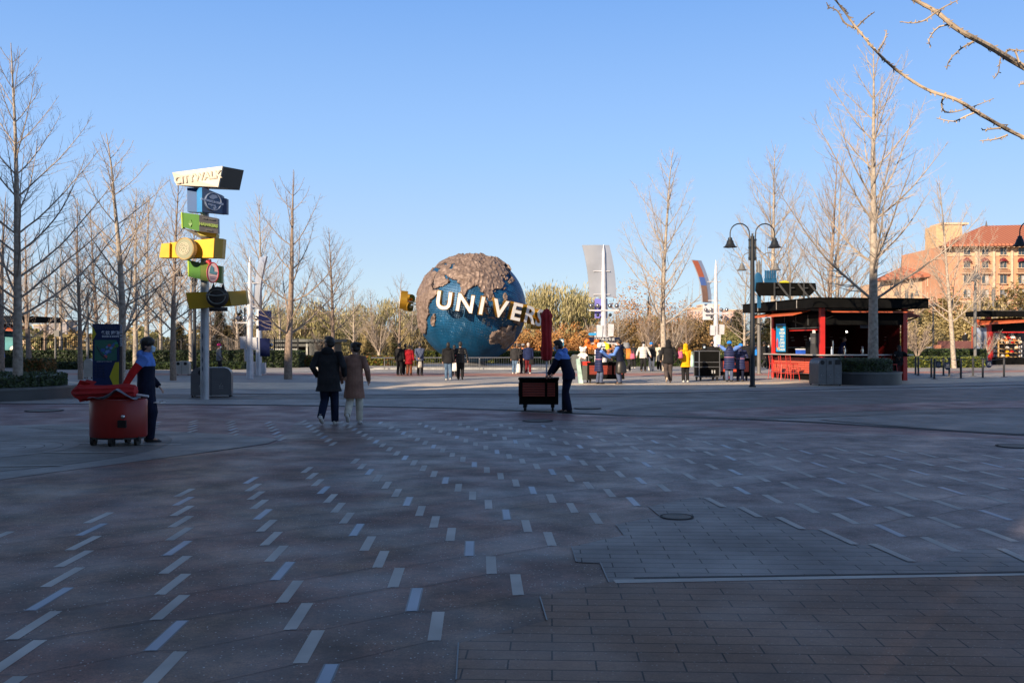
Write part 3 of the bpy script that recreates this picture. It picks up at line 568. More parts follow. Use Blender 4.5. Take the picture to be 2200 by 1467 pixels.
for s in (-1, 1):
    n = NL; b = s*(PI/2-PI*2/NB); mb.add([gl2(2*PI*i/n, b, GR) for i in range(n)]+[gl2(0, s*PI/2, GR)], [((i, (i+1)%n, n) if s > 0 else (n, (i+1)%n, i)) for i in range(n)])
shell = mb.build('ocean_shell', mat('globe_blue', (.006, .082, .195), .4, .25, .3, 1.2), globe, 'all')
mb = MB()   # inner structure seen through the holes
for i in range(12): mb.tube([gl2(2*PI*i/12, -PI/2+PI*j/24, GR-.35) for j in range(25)], .07, 5)
for j in range(1, 8): b = -PI/2+PI*j/8; mb.tube([gl2(2*PI*i/36, b, GR-.35) for i in range(37)], .06, 5)
mb.tube([GO+Vector((0, 0, -GR+.3)), GO+Vector((0, 0, GR-.3))], .5, 12)
mb.build('inner_frame', mat('inner_steel', (.05, .09, .14), .6, .3), globe)
# continents
bronze = mat('bronze_land', (.185, .125, .10), .62, .25, .3, 4., bump=.7, bs=9, wear=(.30, .225, .19))
step = .85; pts = {}; V = []; Fc = []
def elev(v, lat, lon):
    p = Vector(v)*3.2; e = noise.fractal(p, 1.0, 2.1, 5)*.13+noise.fractal(Vector(v)*9, .9, 2.2, 4)*.075
    rid = (1-abs(noise.noise(Vector(v)*16+Vector((3, 1, 7)))))**3*.10
    mt = math.exp(-((lon-88)/22)**2-((lat-34)/9)**2)*.16+math.exp(-((lon-105)/25)**2-((lat-50)/9)**2)*.07
    return GR+.09+max(-.05, e)+rid*(1 if lon > 55 else .45)+mt
rngs = []
def land(lon, lat):
    if inpoly(lon, lat, CASP) or inpoly(lon, lat, BLK): return False
    return any(inpoly(lon, lat, P) for P in LAND.values())
lats = np.arange(-45, 84, step)
cells = []
for lat in lats:
    dl = step/max(.25, math.cos(R(lat))); n = int(360/dl)
    cells.append((lat, n))
rows = []
for lat in list(lats)+[lats[-1]+step]: rows.append(lat)
# regular grid in longitude with rows sharing vertices
NG = int(360/step)
def vid(i, j):
    k = (i % NG, j)
    if k not in pts:
        lon, lat = -180+(i % NG)*step, rows[j]
        jl, jb = noise.noise(Vector((lon*.35, lat*.35, 0)))*.9, noise.noise(Vector((lon*.35, lat*.35, 9)))*.9
        v = sph(lon+jl, lat+jb); pts[k] = len(V); V.append((lon, lat, v))
    return pts[k]
for j in range(len(rows)-1):
    for i in range(NG):
        lon = -180+i*step+step/2; lat = rows[j]+step/2
        if lon < -20: continue
        if land(lon, lat): Fc.append((vid(i, j), vid(i+1, j), vid(i+1, j+1), vid(i, j+1)))
VV = []; el = []
for lon, lat, v in V: VV.append(DF @ Vector(RM @ v)*elev(v, lat, lon)+GO)
ec = {}
for f in Fc:
    for a, b in zip(f, f[1:]+f[:1]): ec[(a, b)] = 1
mb = MB(); nV = len(VV); base = [DF @ Vector(RM @ v)*(GR-.02)+GO for _, _, v in V]
mb.add(VV+base, Fc+[(b, a, a+nV, b+nV) for (a, b) in ec if (b, a) not in ec])
mb.build('continents', bronze, globe, True)
# letter ring
gold = mat('letter_gold', (.62, .33, .035), .32, .75, .12); lwhite = mat('letter_white', (.70, .69, .68), .4, var=.03); frame_m = mat('letter_frame', (.12, .13, .14), .4, .6)
def letter(ch, ang, fa=None, ring_r=GR*1.24, hgt=1.28):
    a = R(ang); pos = DF @ Vector((ring_r*math.sin(a), GR*(-.175*math.sin(a)+.104*math.cos(a)-.056+.02), ring_r*math.cos(a)))
    b_ = R(fa if fa is not None else ang)
    nx = DF @ Vector((math.cos(b_), -.175*math.cos(b_)-.104*math.sin(b_), -math.sin(b_))); up = DF @ Vector((.12, 1, .05))
    M = frame3(GO+pos, nx, up); k = hgt/.72
    M2 = M @ Matrix.Translation((0, 0, 0))
    body = text(ch, k, globe, 'letter', gold, M2, .27, .036*k if ch != 'I' else .05*k)
    if ch == 'I': body['label'] = 'letter I, white face on a gold body'
    face = text(ch, k, None, 'letter_face', lwhite, M2 @ Matrix.Translation((0, 0, .29)), .012, .02*k); face.parent = body
    br = MB(); p = GO+pos-(M.to_3x3() @ Vector((0, 0, 1)))*.3; br.tube([p, p-(M.to_3x3() @ Vector((0, 0, 1)))*(ring_r-GR-.1)], .05, 6); q = br.build('bracket', frame_m, body)
for ch, an, fa in (('U', -21.5, -15), ('N', -4.8, -3), ('I', 7.8, 6), ('V', 22.2, 15), ('E', 37, 24), ('R', 53, 34), ('S', 71, 44), ('I', -88, -84), ('S', -108, -125), ('A', 95, 95), ('L', 112, 112)): letter(ch, an, fa)
# basin kerb, plinth and railing by the globe
stone_d = mat('basin_stone', (.11, .11, .115), .5, var=.3); stone_l = mat('kerb_stone', (.4, .4, .4), .6)
bs = thing('globe_basin', (GC.x, GC.y-2, 0), 'low dark stone basin under the globe', 'fountain basin')
mb = MB(); mb.lathe([(6.6, 0), (6.6, .12), (6.2, .14), (6.2, .05), (.1, .05)], n=64, sx=1.5, sy=1.0); mb.build('basin_wall', stone_d, bs, True)
mb = MB(); mb.lathe([(1.3, .05), (1.1, .2), (.9, .34), (.7, .5)], (0, 2, 0), n=32); mb.build('globe_foot', stone_d, bs, True)
rt = thing('steel_railing', (GC.x, 62.5, 0), 'stainless railing running in front of the globe', 'railing')
y0 = 62.; xs = [(x-1100)/F*y0-rt.location.x for x in (826, 880, 952, 1030, 1105, 1180, 1240)]
rl = mat('stainless', (.45, .45, .45), .28, .9)
for a in xs:
    mb = MB(); mb.tube([(a, -.5, 0), (a, -.5, .72), (a, -.42, .80)], .03, 6); mb.build('post', rl, rt)
mb = MB(); mb.tube([(xs[0]-.9, -.42, .79), (xs[-1]+1, -.42, .81)], .035, 6); mb.tube([(xs[0]-.9, -.42, .14), (xs[-1]+1, -.42, .14)], .02, 6); mb.build('handrail', rl, rt, True)
mb = MB(); n = 84
for k in range(n): a = xs[0]+(xs[-1]-xs[0])*k/n; mb.tube([(a, -.44, .14), (a, -.44, .79)], .007, 4, cap=False)
mb.build('balusters', rl, rt)
kb = tag(MB().box((0, 0, 0), (20, .5, .16)).build('basin_kerb', stone_l, loc=(GC.x+.3, 62.6, .08)), 'pale stone kerb below the railing by the globe', 'kerb')
# ------------------------------------------------------------------ signpost with six signs
BW = mat('sign_white', (.78, .78, .76), .5); 
def quad_slab(parent, name, px, D, off, m, smooth=False):
    o = parent.location; mb = MB(); mb.prism([at(x, y, D if not hasattr(D, '__len__') else D[i])-o for i, (x, y) in enumerate(px)], off, 0)
    return mb.build(name, m, parent)
sg = thing('direction_signpost', gx(440, 28.7), 'tall silver pole stacked with six coloured district signs', 'signpost')
so = sg.location; pole_m = mat('pole_silver', (.42, .43, .46), .38, .35, .15)
mb = MB(); mb.tube([(0, 0, 0), (0, 0, 6.45)], .125, 24); pole = mb.build('pole', pole_m, sg, True)
mb = MB(); dk = mat('diamond_grey', (.10, .12, .15), .5)
def on_pole(a, z, r=.1275): return Vector((r*math.sin(a), -r*math.cos(a), z))
for z, fill in ((2.0, 1), (1.62, 1), (1.3, 1), (1.05, 1)):
    P = [(-.3, z), (-.3-.28, z-.12), (-.3, z-.24), (-.3+.28, z-.12)]; mb.add([on_pole(a, q) for a, q in P], [(0, 1, 2, 3)])
mb.build('diamond_pattern', dk, pole)
mb = MB()
for a0 in (-.58, 0.):
    for k in range(4):
        z = 1.05-k*.26; c = [(a0+.29, z), (a0, z-.13), (a0+.29, z-.26), (a0+.58, z-.13)]
        for i in range(4): mb.tube([on_pole(*c[i], .127), on_pole(*[(u+v)/2 for u, v in zip(c[i], c[(i+1)%4])], .129), on_pole(*c[(i+1)%4], .127)], .005, 4)
mb.build('lattice_pattern', mat('pattern_light', (.45, .47, .5), .5), pole)
def sm(n, c, r=.45): return mat(n, c, r, var=.08)
# 1: pale trapezoid box
beige = sm('sign_cream', (.58, .51, .42)); dkside = sm('sign_side_shade', (.06, .05, .042))  # dark tone stands in for shade on the sides turned from the sun
s1 = quad_slab(sg, 'cream_sign', [(370, 371), (379, 398), (468.5, 402), (478, 357)], (28.35, 28.35, 28.05, 28.05), (.02, .035, 0), beige)
quad_slab(sg, 'dark_sign_box', [(370.3, 371.3), (379.3, 398), (468.5, 401.6), (478, 357.4)], (28.39, 28.39, 28.09, 28.09), (.42, .75, .02), dkside).parent = s1
def wr(body, size, x, y, D, parent, m, dirx=(1, 0, 0), up=(0, 0, 1), bold=0, nm='lettering', ext=.008, sp=1, off=(0, -.02, 0)):
    p = at(x, y, D)-so+Vector(off); o = text(body, size, parent, nm, m, frame3(p, dirx, up), ext, bold, sp); return o
edge = sm('letter_shadow', (.52, .45, .36)); d1 = at(474, 360, 28.06)-at(374, 374, 28.35)
wr('CITYWALK', .30, 424, 381, 28.19, s1, edge, d1, bold=.014, off=(.012, -.02, -.012), ext=.006); wr('CITYWALK', .30, 424, 381, 28.19, s1, beige, d1, bold=.006, off=(0, -.025, 0), ext=.006)
# 2: blue folded sign
b1 = sm('sign_blue', (.015, .09, .27)); b2 = sm('sign_bright_blue', (.05, .27, .62)); b3 = sm('sign_slate', (.085, .12, .21)); b4 = sm('sign_navy', (.01, .02, .09))
s2 = quad_slab(sg, 'blue_sign', [(402, 403.5), (402.5, 455), (423, 456), (422.5, 404)], 28.55, (0, .25, 0), b1)
quad_slab(sg, 'bright_panel', [(422.6, 404), (423, 456), (434, 455.5), (434, 403)], (28.5, 28.5, 28.0, 28.0), (.02, .3, 0), b2).parent = s2
p = quad_slab(sg, 'slate_panel', [(434.4, 402), (434.4, 455), (478, 459.5), (478, 420)], (28.0, 28.0, 28.5, 28.5), (-.02, .25, 0), b3); p.parent = s2
quad_slab(sg, 'navy_end', [(478.3, 425), (478.3, 459.6), (487, 460), (487, 427)], (28.5, 28.5, 28.62, 28.62), (0, .2, 0), b4).parent = s2
d2 = at(478, 440, 28.5)-at(434, 429, 28.0); c = at(458, 434, 28.25)-so+Vector((0, -.03, 0)); Mx = frame3(c, d2, (0, 0, 1)).to_3x3()
mb = MB(); mb.tube([c+Mx@Vector((0, 0, -.03)), c+Mx@Vector((0, 0, .03))], [(.33, .21)]*2 if False else .27, 32)
md = mb.build('medallion', sm('medal_blue', (.09, .13, .22)), s2, True)
for r_, ch in ((.255, 0), ):
    mb = MB(); n = 40; mb.tube([c+Mx@Vector((r_*math.cos(2*PI*k/n), r_*math.sin(2*PI*k/n), .034)) for k in range(n+1)], .012, 5, cap=False); mb.build('ring', sm('medal_light', (.3, .36, .5)), md, True)
land_p = [[(-.16, .12), (-.05, .2), (.06, .21), (.12, .14), (.03, .1), (-.02, .06), (-.1, .07)], [(.02, -.16), (.1, -.12), (.12, -.18), (.05, -.22)]]
for P in land_p: mb = MB(); mb.prism([c+Mx@Vector((x, y, .034)) for x, y in P], Mx@Vector((0, 0, .01))); mb.build('continent_relief', sm('medal_light', (.3, .36, .5)), md)
lt = sm('letters_pale_blue', (.42, .5, .68)); wr('UNIVERSAL STUDIOS', .078, 458, 434.5, 28.25, s2, lt, d2, bold=.004, off=(0, -.09, 0)); wr('BEIJING', .06, 457, 441.5, 28.25, s2, lt, d2, bold=.003, off=(0, -.09, 0), sp=1.3)
# 3: green sign with a grey board
g1 = sm('sign_green', (.07, .19, .035)); g2 = sm('sign_lime', (.33, .5, .03)); g3 = sm('sign_board', (.10, .095, .10)); g4 = sm('sign_olive', (.36, .32, .05))
s3 = quad_slab(sg, 'green_sign', [(390, 456.5), (390, 487.5), (429, 497), (429, 461.5)], (28.5, 28.5, 28.15, 28.15), (.05, .4, 0), g1)
quad_slab(sg, 'lime_edge', [(388.5, 456), (390, 490), (392.6, 491), (391.4, 456.4)], 28.45, (0, .2, 0), g2).parent = s3
mb = MB(); c = at(409, 480, 28.28)-so; mb.prism([c+Vector(v) for v in ((-.06, 0, 0), (0, -.01, -.1), (.06, 0, 0), (0, -.01, .12))], (0, .03, 0)); mb.build('diamond', sm('sign_green_light', (.12, .27, .06)), s3)
bd = quad_slab(sg, 'grey_board', [(428, 461.5), (428, 497), (468.5, 502), (468, 469.5)], (28.1, 28.1, 28.3, 28.3), (0, .16, 0), g3); bd.parent = s3
quad_slab(sg, 'olive_wedge', [(418, 495.5), (430, 506), (464, 511), (465, 502)], 28.45, (0, .3, .0), g4).parent = s3; quad_slab(sg, 'dark_underside', [(392, 490), (428, 511), (452, 511), (420, 497)], 28.5, (.05, .3, 0), dkside).parent = s3
d3 = at(468, 485, 28.3)-at(428, 479, 28.1); hk = sm('letters_green', (.28, .38, .10)); gy = sm('letters_grey', (.28, .28, .24))
wr('HAWKERS', .118, 448.5, 484, 28.2, s3, hk, d3, bold=.008, sp=.95, off=(0, -.03, 0)); wr('PARK STREET', .05, 448.5, 471, 28.2, s3, gy, d3, sp=1.2, off=(0, -.03, 0)); wr('BEIJING', .045, 449, 495, 28.2, s3, gy, d3, sp=1.2, off=(0, -.03, 0))
# 4: yellow sign with a round medallion
y1 = sm('sign_yellow', (.78, .44, .012)); y2 = sm('sign_amber', (.55, .29, .012))
s4 = quad_slab(sg, 'yellow_sign', [(365, 521.5), (365, 553.5), (458, 553.6), (460.5, 512)], (28.45, 28.45, 27.95, 27.95), (0, .35, 0), y1)
quad_slab(sg, 'left_wing', [(346.5, 523.6), (342, 553.4), (363.5, 553.5), (364.2, 522)], 28.35, (0, .3, 0), y1).parent = s4; quad_slab(sg, 'right_wing', [(461.2, 511.5), (459, 553.5), (477, 555), (480, 513)], (27.95, 27.95, 28.3, 28.3), (0, .3, 0), y2).parent = s4
c = at(397.5, 534.5, 27.95)-so; Mx = frame3(c, (1, -.32, 0), (0, 0, 1)).to_3x3()
mb = MB(); mb.lathe([(.33, -.12), (.33, .03), (.31, .045), (.3, .03), (.01, .03)], c, 40, T=Mx); md = mb.build('medallion', sm('medal_gold', (.5, .36, .16)), s4, True)
mb = MB(); mb.lathe([(.29, .034), (.19, .036), (.01, .036)], c, 40, T=Mx); mb.build('medal_face', sm('medal_sage', (.27, .28, .19)), md, True)
ivory = sm('medal_ivory', (.62, .55, .42))
for r_, w_ in ((.175, .012), (.13, .012), (.06, .010)):
    mb = MB(); n = 36; mb.tube([c+Mx@Vector((r_*math.cos(2*PI*k/n), r_*math.sin(2*PI*k/n), .04)) for k in range(n+1)], w_, 5, cap=False); mb.build('ring', ivory, md, True)
mb = MB()
for k in range(8): a = PI*k/4+.2; mb.box(c+Mx@Vector((.095*math.cos(a), .095*math.sin(a), .04)), (.012, .06, .02), M=Mx@Matrix.Rotation(a-PI/2, 3, 'Z'))
mb.build('fretwork', ivory, md); 
# 5: small green sign with an oval badge
s5 = quad_slab(sg, 'small_green_sign', [(403.5, 558), (404.7, 594), (430.5, 600), (430.5, 564.6)], (28.5, 28.5, 28.2, 28.2), (0, .35, 0), g1)
quad_slab(sg, 'lime_edge', [(402.4, 557.6), (403.4, 593.6), (406.5, 594.6), (405.6, 558.3)], 28.46, (0, .2, 0), g2).parent = s5
quad_slab(sg, 'olive_panel', [(430.8, 562), (430.8, 601.5), (476, 609), (476.6, 572)], (28.2, 28.2, 28.4, 28.4), (0, .2, 0), sm('sign_moss', (.17, .24, .05))).parent = s5
c = at(456.5, 586, 28.1)-so; Mx = frame3(c, (1, .5, 0), (0, 0, 1)).to_3x3()
mb = MB(); mb.lathe([(.3, -.06), (.3, .03), (.28, .05), (.01, .05)], c, 32, T=Mx, sx=.56); md = mb.build('oval_badge', sm('badge_pink', (.55, .40, .42)), s5, True)
mb = MB(); n = 36; mb.tube([c+Mx@Vector((.165*math.cos(2*PI*k/n), .295*math.sin(2*PI*k/n), .05)) for k in range(n+1)], .016, 5, cap=False); mb.build('rim', sm('badge_red', (.45, .02, .03)), md, True)
mb = MB(); mb.prism([c+Mx@Vector(v) for v in ((-.1, -.02, .055), (.08, -.06, .055), (.12, .02, .055), (.02, .04, .055), (.02, .15, .055), (-.05, .22, .055), (-.08, .1, .055))], Mx@Vector((0, 0, .01))); mb.build('teal_figure', sm('badge_teal', (.08, .2, .26)), md)
mb = MB(); mb.tube([at(445, 561, 28.1)-so, at(453, 568, 28.05)-so, at(450, 558, 28.05)-so], .05, 8); mb.build('red_crest', sm('badge_red', (.45, .02, .03)), md, True)
for z, w_ in ((-.13, .18), (-.18, .14)): mb = MB(); mb.box(c+Mx@Vector((0, z, .055)), (w_, .022, .01), M=Mx); mb.build('caption_bar', sm('badge_ink', (.2, .12, .2)), md)
# 6: amber sign with a dark round badge
s6 = quad_slab(sg, 'amber_sign', [(398.6, 628.5), (406.5, 664), (497, 657), (490, 626)], (28.45, 28.45, 28.2, 28.2), (0, .25, 0), sm('sign_ochre', (.62, .38, .02)))
quad_slab(sg, 'right_wing', [(490.4, 625.8), (497.4, 657), (532, 652.6), (527.5, 624)], (28.15, 28.15, 28.4, 28.4), (0, .22, 0), sm('sign_ochre_dark', (.55, .30, .015))).parent = s6
c = at(467, 638, 28.0)-so; Mx = frame3(c, (1, .05, 0), (0, 0, 1)).to_3x3(); iron = mat('badge_iron', (.055, .045, .04), .5, .5, bump=.6, bs=25)
mb = MB(); mb.lathe([(.32, -.06), (.32, .02), (.27, .06), (.01, .07)], c, 28, T=Mx, sx=1, sy=.95)
for a in (-.12, .16): mb.prism([c+Mx@Vector(v) for v in ((a-.06, .22, -.02), (a+.06, .22, -.02), (a+.015, .42, -.02))], Mx@Vector((0, 0, .06)))
mb.box(c+Mx@Vector((.03, -.36, 0)), (.52, .12, .08), M=Mx); md = mb.build('round_badge', iron, s6, 'all')
mb = MB(); n = 36; mb.tube([c+Mx@Vector((.24*math.cos(2*PI*k/n), .2*math.sin(2*PI*k/n), .07)) for k in range(n+1)], .018, 5, cap=False); mb.tube([c+Mx@Vector((-.3, .06, .08)), c+Mx@Vector((0, .02, .1)), c+Mx@Vector((.3, .07, .08))], .03, 6); mb.build('relief', mat('badge_pewter', (.2, .2, .17), .4, .6), md, True)
# ------------------------------------------------------------------ recycling bins
bin_m = mat('bin_grey', (.12, .122, .13), .42, .3, .1); bin_d = mat('bin_hole', (.006, .006, .006), .6); binw = mat('bin_print', (.45, .45, .45), .6); bin_l = mat('bin_beige', (.42, .4, .36), .5)
def bin_unit(label, loc, rz, n, W, dep, H, holes, m=bin_m, group=None):
    t = thing('recycling_bin', loc, label, 'recycling bin', rz, group); r = dep*.33
    w = W/n
    for i in range(n):
        x0 = -W/2+i*w+.008; x1 = x0+w-.016; pr = [(-dep/2, .06)]+[(-dep/2+r-r*math.cos(a), H-r+r*math.sin(a)) for a in [PI/2*k/8 for k in range(9)]]+[(dep/2-r+r*math.cos(PI/2-a), H-r+r*math.sin(PI/2-a)) for a in [PI/2*k/8 for k in range(9)]]+[(dep/2, .06)]
        # the rounded ends face left and right of each unit
    mb = MB(); pr = [(-W/2, .06)]+[(-W/2+r-r*math.cos(a), H-r+r*math.sin(a)) for a in [PI/2*k/8 for k in range(9)]]+[(W/2-r+r*math.sin(a), H-r+r*math.cos(a)) for a in [PI/2*k/8 for k in range(9)]]+[(W/2, .06)]
    mb.prism([(x, -dep/2, z) for x, z in pr], (0, dep, 0)); body = mb.build('body', m, t, True)
    for k in range(1, n): mb = MB(); mb.box((-W/2+w*k, -dep/2-.002, H*.5), (.012, .008, H*.9)); mb.build('seam', bin_d, body)
    for sx in (-1, 1):
        for sy in (-1, 1): mb = MB(); mb.box((sx*(W/2-.05), sy*(dep/2-.05), .03), (.05, .05, .06)); mb.build('foot', bin_d, t)
    for i, hk_ in enumerate(holes):
        cx = -W/2+w*(i+.5); mb = MB()
        if hk_ == 'o': mb.tube([(cx, -dep/2-.012, H*.83), (cx, -dep/2+.004, H*.83)], min(.085, w*.28), 20)
        elif hk_ == 's': mb.box((cx, -dep/2-.004, H*.83), (w*.4, .016, w*.42))
        elif hk_ == 'l': mb.box((cx, -dep/2-.004, H*.84), (w*.7, .016, .2))
        if hk_ != '-': mb.build('opening', bin_d, body)
        mb = MB(); z = H*.42; k = .055
        mb.tube([(cx-k, -dep/2-.006, z-k), (cx, -dep/2-.006, z+k), (cx+k, -dep/2-.006, z-k), (cx-k, -dep/2-.006, z-k)], .006, 4); mb.build('recycling_mark', binw, body)
        text('Recyclable', .03, body, 'caption', binw, frame3((cx, -dep/2-.006, z-.11), (1, 0, 0), (0, 0, 1)), .002)
    return t
# left pair behind the signpost: two units side by side
bin_unit('dark grey two-hole recycling bin with rounded top behind the signpost', gx(449.5, 29.9)+Vector((0, .3, 0)), R(12), 2, 1.22, .75, .93, 'o-')
bin_unit('grey three-slot recycling bin in front of the stone planter', gx(1773, 38.6), R(8), 3, .98, .85, 1.12, 'osl')
bin_unit('small pale bin beside the tall blue map totem', gx(192, 46.6), R(10), 1, .4, .5, .95, '-', bin_l)
bin_unit('pale two-hole bin in front of the hedge, left of the signpost', gx(393, 51.5), R(5), 2, .75, .5, .75, 'oo', bin_l)
bin_unit('pair of grey metal bins left of the plush toy cart', gx(1246, 62), R(5), 2, 1.1, .6, 1.0, '--', mat('bin_zinc', (.2, .21, .2), .4, .5))
# ------------------------------------------------------------------ map totem
tt = thing('map_totem', gx(229, 34.5), 'tall navy map totem with yellow wedges and a district map', 'information sign', R(3))
navy = sm('totem_navy', (.008, .022, .085), .35); yel = sm('totem_yellow', (.46, .40, .02), .5)
Ht = 1.65+44/F*34.5; bt_ = .0
mb = MB(); mb.box((0, 0, Ht/2), (.94, .16, Ht)); tb = mb.build('panel', navy, tt)
mb = MB(); mb.box((.52, .04, Ht/2-.02), (.085, .14, Ht-.04)); mb.build('side_fin', sm('totem_brown', (.10, .08, .075)), tt)
mb = MB(); mb.prism([(-.47, -.085, Ht-.08), (-.475, -.085, Ht-.62), (-.33, -.085, Ht-.36)], (0, -.02, 0)); mb.build('yellow_wedge', yel, tt)
mb = MB(); mb.prism([(.47, -.085, Ht-1.37), (.34, -.085, Ht-1.38), (.14, -.085, Ht-1.9), (.3, -.085, .12), (.47, -.085, .12)], (0, -.02, 0)); mb.build('yellow_wedge', yel, tt)
mp = MB().box((0, -.088, Ht-.95), (.78, .014, .74)).build('map', sm('map_green', (.03, .13, .10)), tt)
random.seed(3)
for k in range(26):
    a = random.random(); x = -.12+.45*a+random.uniform(-.12, .12); z = Ht-1.15+.42*a+random.uniform(-.12, .12); w = random.uniform(.03, .09)
    mb = MB(); mb.prism([(x+w*math.cos(q+k), -.096, z+w*.8*math.sin(q+k)) for q in (0, 1.2, 2.4, 3.9, 5.1)], (0, -.004-k*.0002, 0)); mb.build('map_block', [sm('map_blue', (.05, .11, .35)), sm('map_sky', (.14, .25, .5)), sm('map_red', (.4, .08, .07)), sm('map_teal', (.03, .25, .22)), sm('map_leaf', (.06, .2, .05))][(0, 1, 0, 1, 4, 0, 3, 2)[k % 8]], mp)
mb = MB(); mb.tube([(-.3, -.1, Ht-.8), (-.2, -.1, Ht-.98), (-.12, -.1, Ht-1.12), (.05, -.1, Ht-1.28)], .03, 4); mb.build('map_road', sm('map_dark', (.01, .03, .04)), mp)
tw = sm('totem_white', (.5, .54, .62)); td = sm('totem_dim', (.05, .06, .11))
def tx(b, s, x, z, m, bold=0, sp=1, al='CENTER'): text(b, s, tt, 'lettering', m, frame3((x, -.086, z), (1, 0, 0), (0, 0, 1)), .006, bold, sp, al)
tx('CITYWALK', .16, 0, Ht-.13, td, .006); tx('餐饮 购物', .15, .17, Ht-.33, tw, .006); tx('FOOD & SHOPS', .085, .17, Ht-.455, tw, .004)
tx('北京城市大道 CITYWALK MAP', .04, -.05, Ht-1.355, tw)
for k in range(9): tx('1 Shop   2 Food   3 Cafe', .035, -.22, Ht-1.47-k*.055, td, al='CENTER')
text('FOOD & SHOPS', .11, tt, 'side_lettering', tw, frame3((.52, -.035, Ht-.42), (0, 0, -1), (1, 0, 0)), .004, .004)
# ------------------------------------------------------------------ street lamps
lampm = mat('lamp_paint', (.022, .025, .03), .42, .2); lampg = mat('lamp_paint_grey', (.16, .155, .15), .5, .1)
def lamp(H, m, arms=(-1, 1), label='', lens=True):
    t = thing('street_lamp', (0, 0, 0), label, 'street lamp', group='bell lamps round the plaza')
    mb = MB(); mb.tube([(0, 0, 0), (0, 0, H*.55), (0, 0, H-.55)], [.1, .088, .078], 12); mb.tube([(0, 0, 0), (0, 0, .06)], .14, 12); mb.build('pole', m, t, True)
    mb = MB(); mb.tube([(0, 0, H-1.5), (0, 0, H-.45)], .04, 8)
    for s in arms: mb.tube([(s*.12, 0, H-1.5), (s*.12, 0, H-.75)], .035, 8)
    for z in (H-1.4, H-1.0, H-.7): mb.box((0, 0, z), (.3, .12, .07))
    mb.build('bracket', m, t)
    for s in arms:
        mb = MB(); P = [(s*.12, 0, H-1.45), (s*.12, 0, H-.5)]+[(s*(.5-.38*math.cos(a)), 0, H-.45+.38*math.sin(a)) for a in [PI*k/10 for k in range(11)]]+[(s*.88, 0, H-.62)]
        mb.tube(P, .024, 8); a = mb.build('arm', m, t, True)
        mb = MB(); mb.lathe([(.03, .0), (.08, -.03), (.085, -.1), (.12, -.14), (.15, -.25), (.2, -.34), (.27, -.38), (.262, -.395), (.19, -.36), (.02, -.2)], (s*.88, 0, H-.6), 20); hd = mb.build('lamp_shade', m, t, True)
        if lens: mb = MB(); mb.ball((s*.88, 0, H-.93), (.1, .1, .07), 10); mb.build('lens', mat('lamp_lens', (.5, .48, .42), .3), hd, True)
    return t
l0 = lamp(6.4, lampm); l1 = lamp(6.4, lampg)
place(l0, 0, gx(1616.5, 37), R(4), 'black twin bell lamp post standing left of the red kiosk')
place(l1, 0, gx(1630.5, 54), R(-3), 'grey twin bell lamp post just behind the black one', s=1.08)
place(l0, 1, gx(418, 52.5), R(-5), 'dark bell lamp half hidden behind the signpost')
place(l1, 1, gx(2095, 72), R(72), 'grey lamp post seen side on by the right hand shop', s=1.2)
place(l0, 1, gx(2237, 37.5), R(6), 'lamp bell entering the picture at the far right edge', s=1.02)
place(l0, 1, gx(677, 108), R(10), 'distant black twin bell lamp behind the walking couple', s=1.02)
place(l1, 1, gx(1948, 100), R(5), 'distant pale twin bell lamp above the kiosk roof in front of the hotel', s=1.25)
place(l1, 1, gx(2134, 108), R(5), 'distant pale twin bell lamp in front of the hotel windows', s=1.35)
place(l0, 1, gx(1393, 105), R(80), 'thin dark distant lamp left of the bare plaza tree', s=1.1)
place(l0, 1, gx(2005, 95), R(80), 'thin distant lamp left of the leaning bare tree', s=1.0)
cp = thing('camera_pole', gx(119, 66), 'thin pale camera pole in front of the left hedge', 'camera pole'); MB().tube([(0, 0, 0), (0, 0, 6.5)], [.07, .04], 10).build('pole', lampg, cp, True); MB().box((.16, -.05, 2.4), (.35, .25, .4)).build('control_box', lampg, cp)
mb = MB(); mb.tube([(0, 0, 5.6), (.4, 0, 5.7)], .03, 6); mb.ball((.42, 0, 5.58), .1, 10); mb.build('camera_head', lampg, cp, True)
place(l1, 1, gx(188, 62), R(86), 'slim pole lamp just left of the map totem', s=.85)
place(l0, 1, gx(526, 66), R(80), 'slim dark lamp left of the white masts', s=.7)
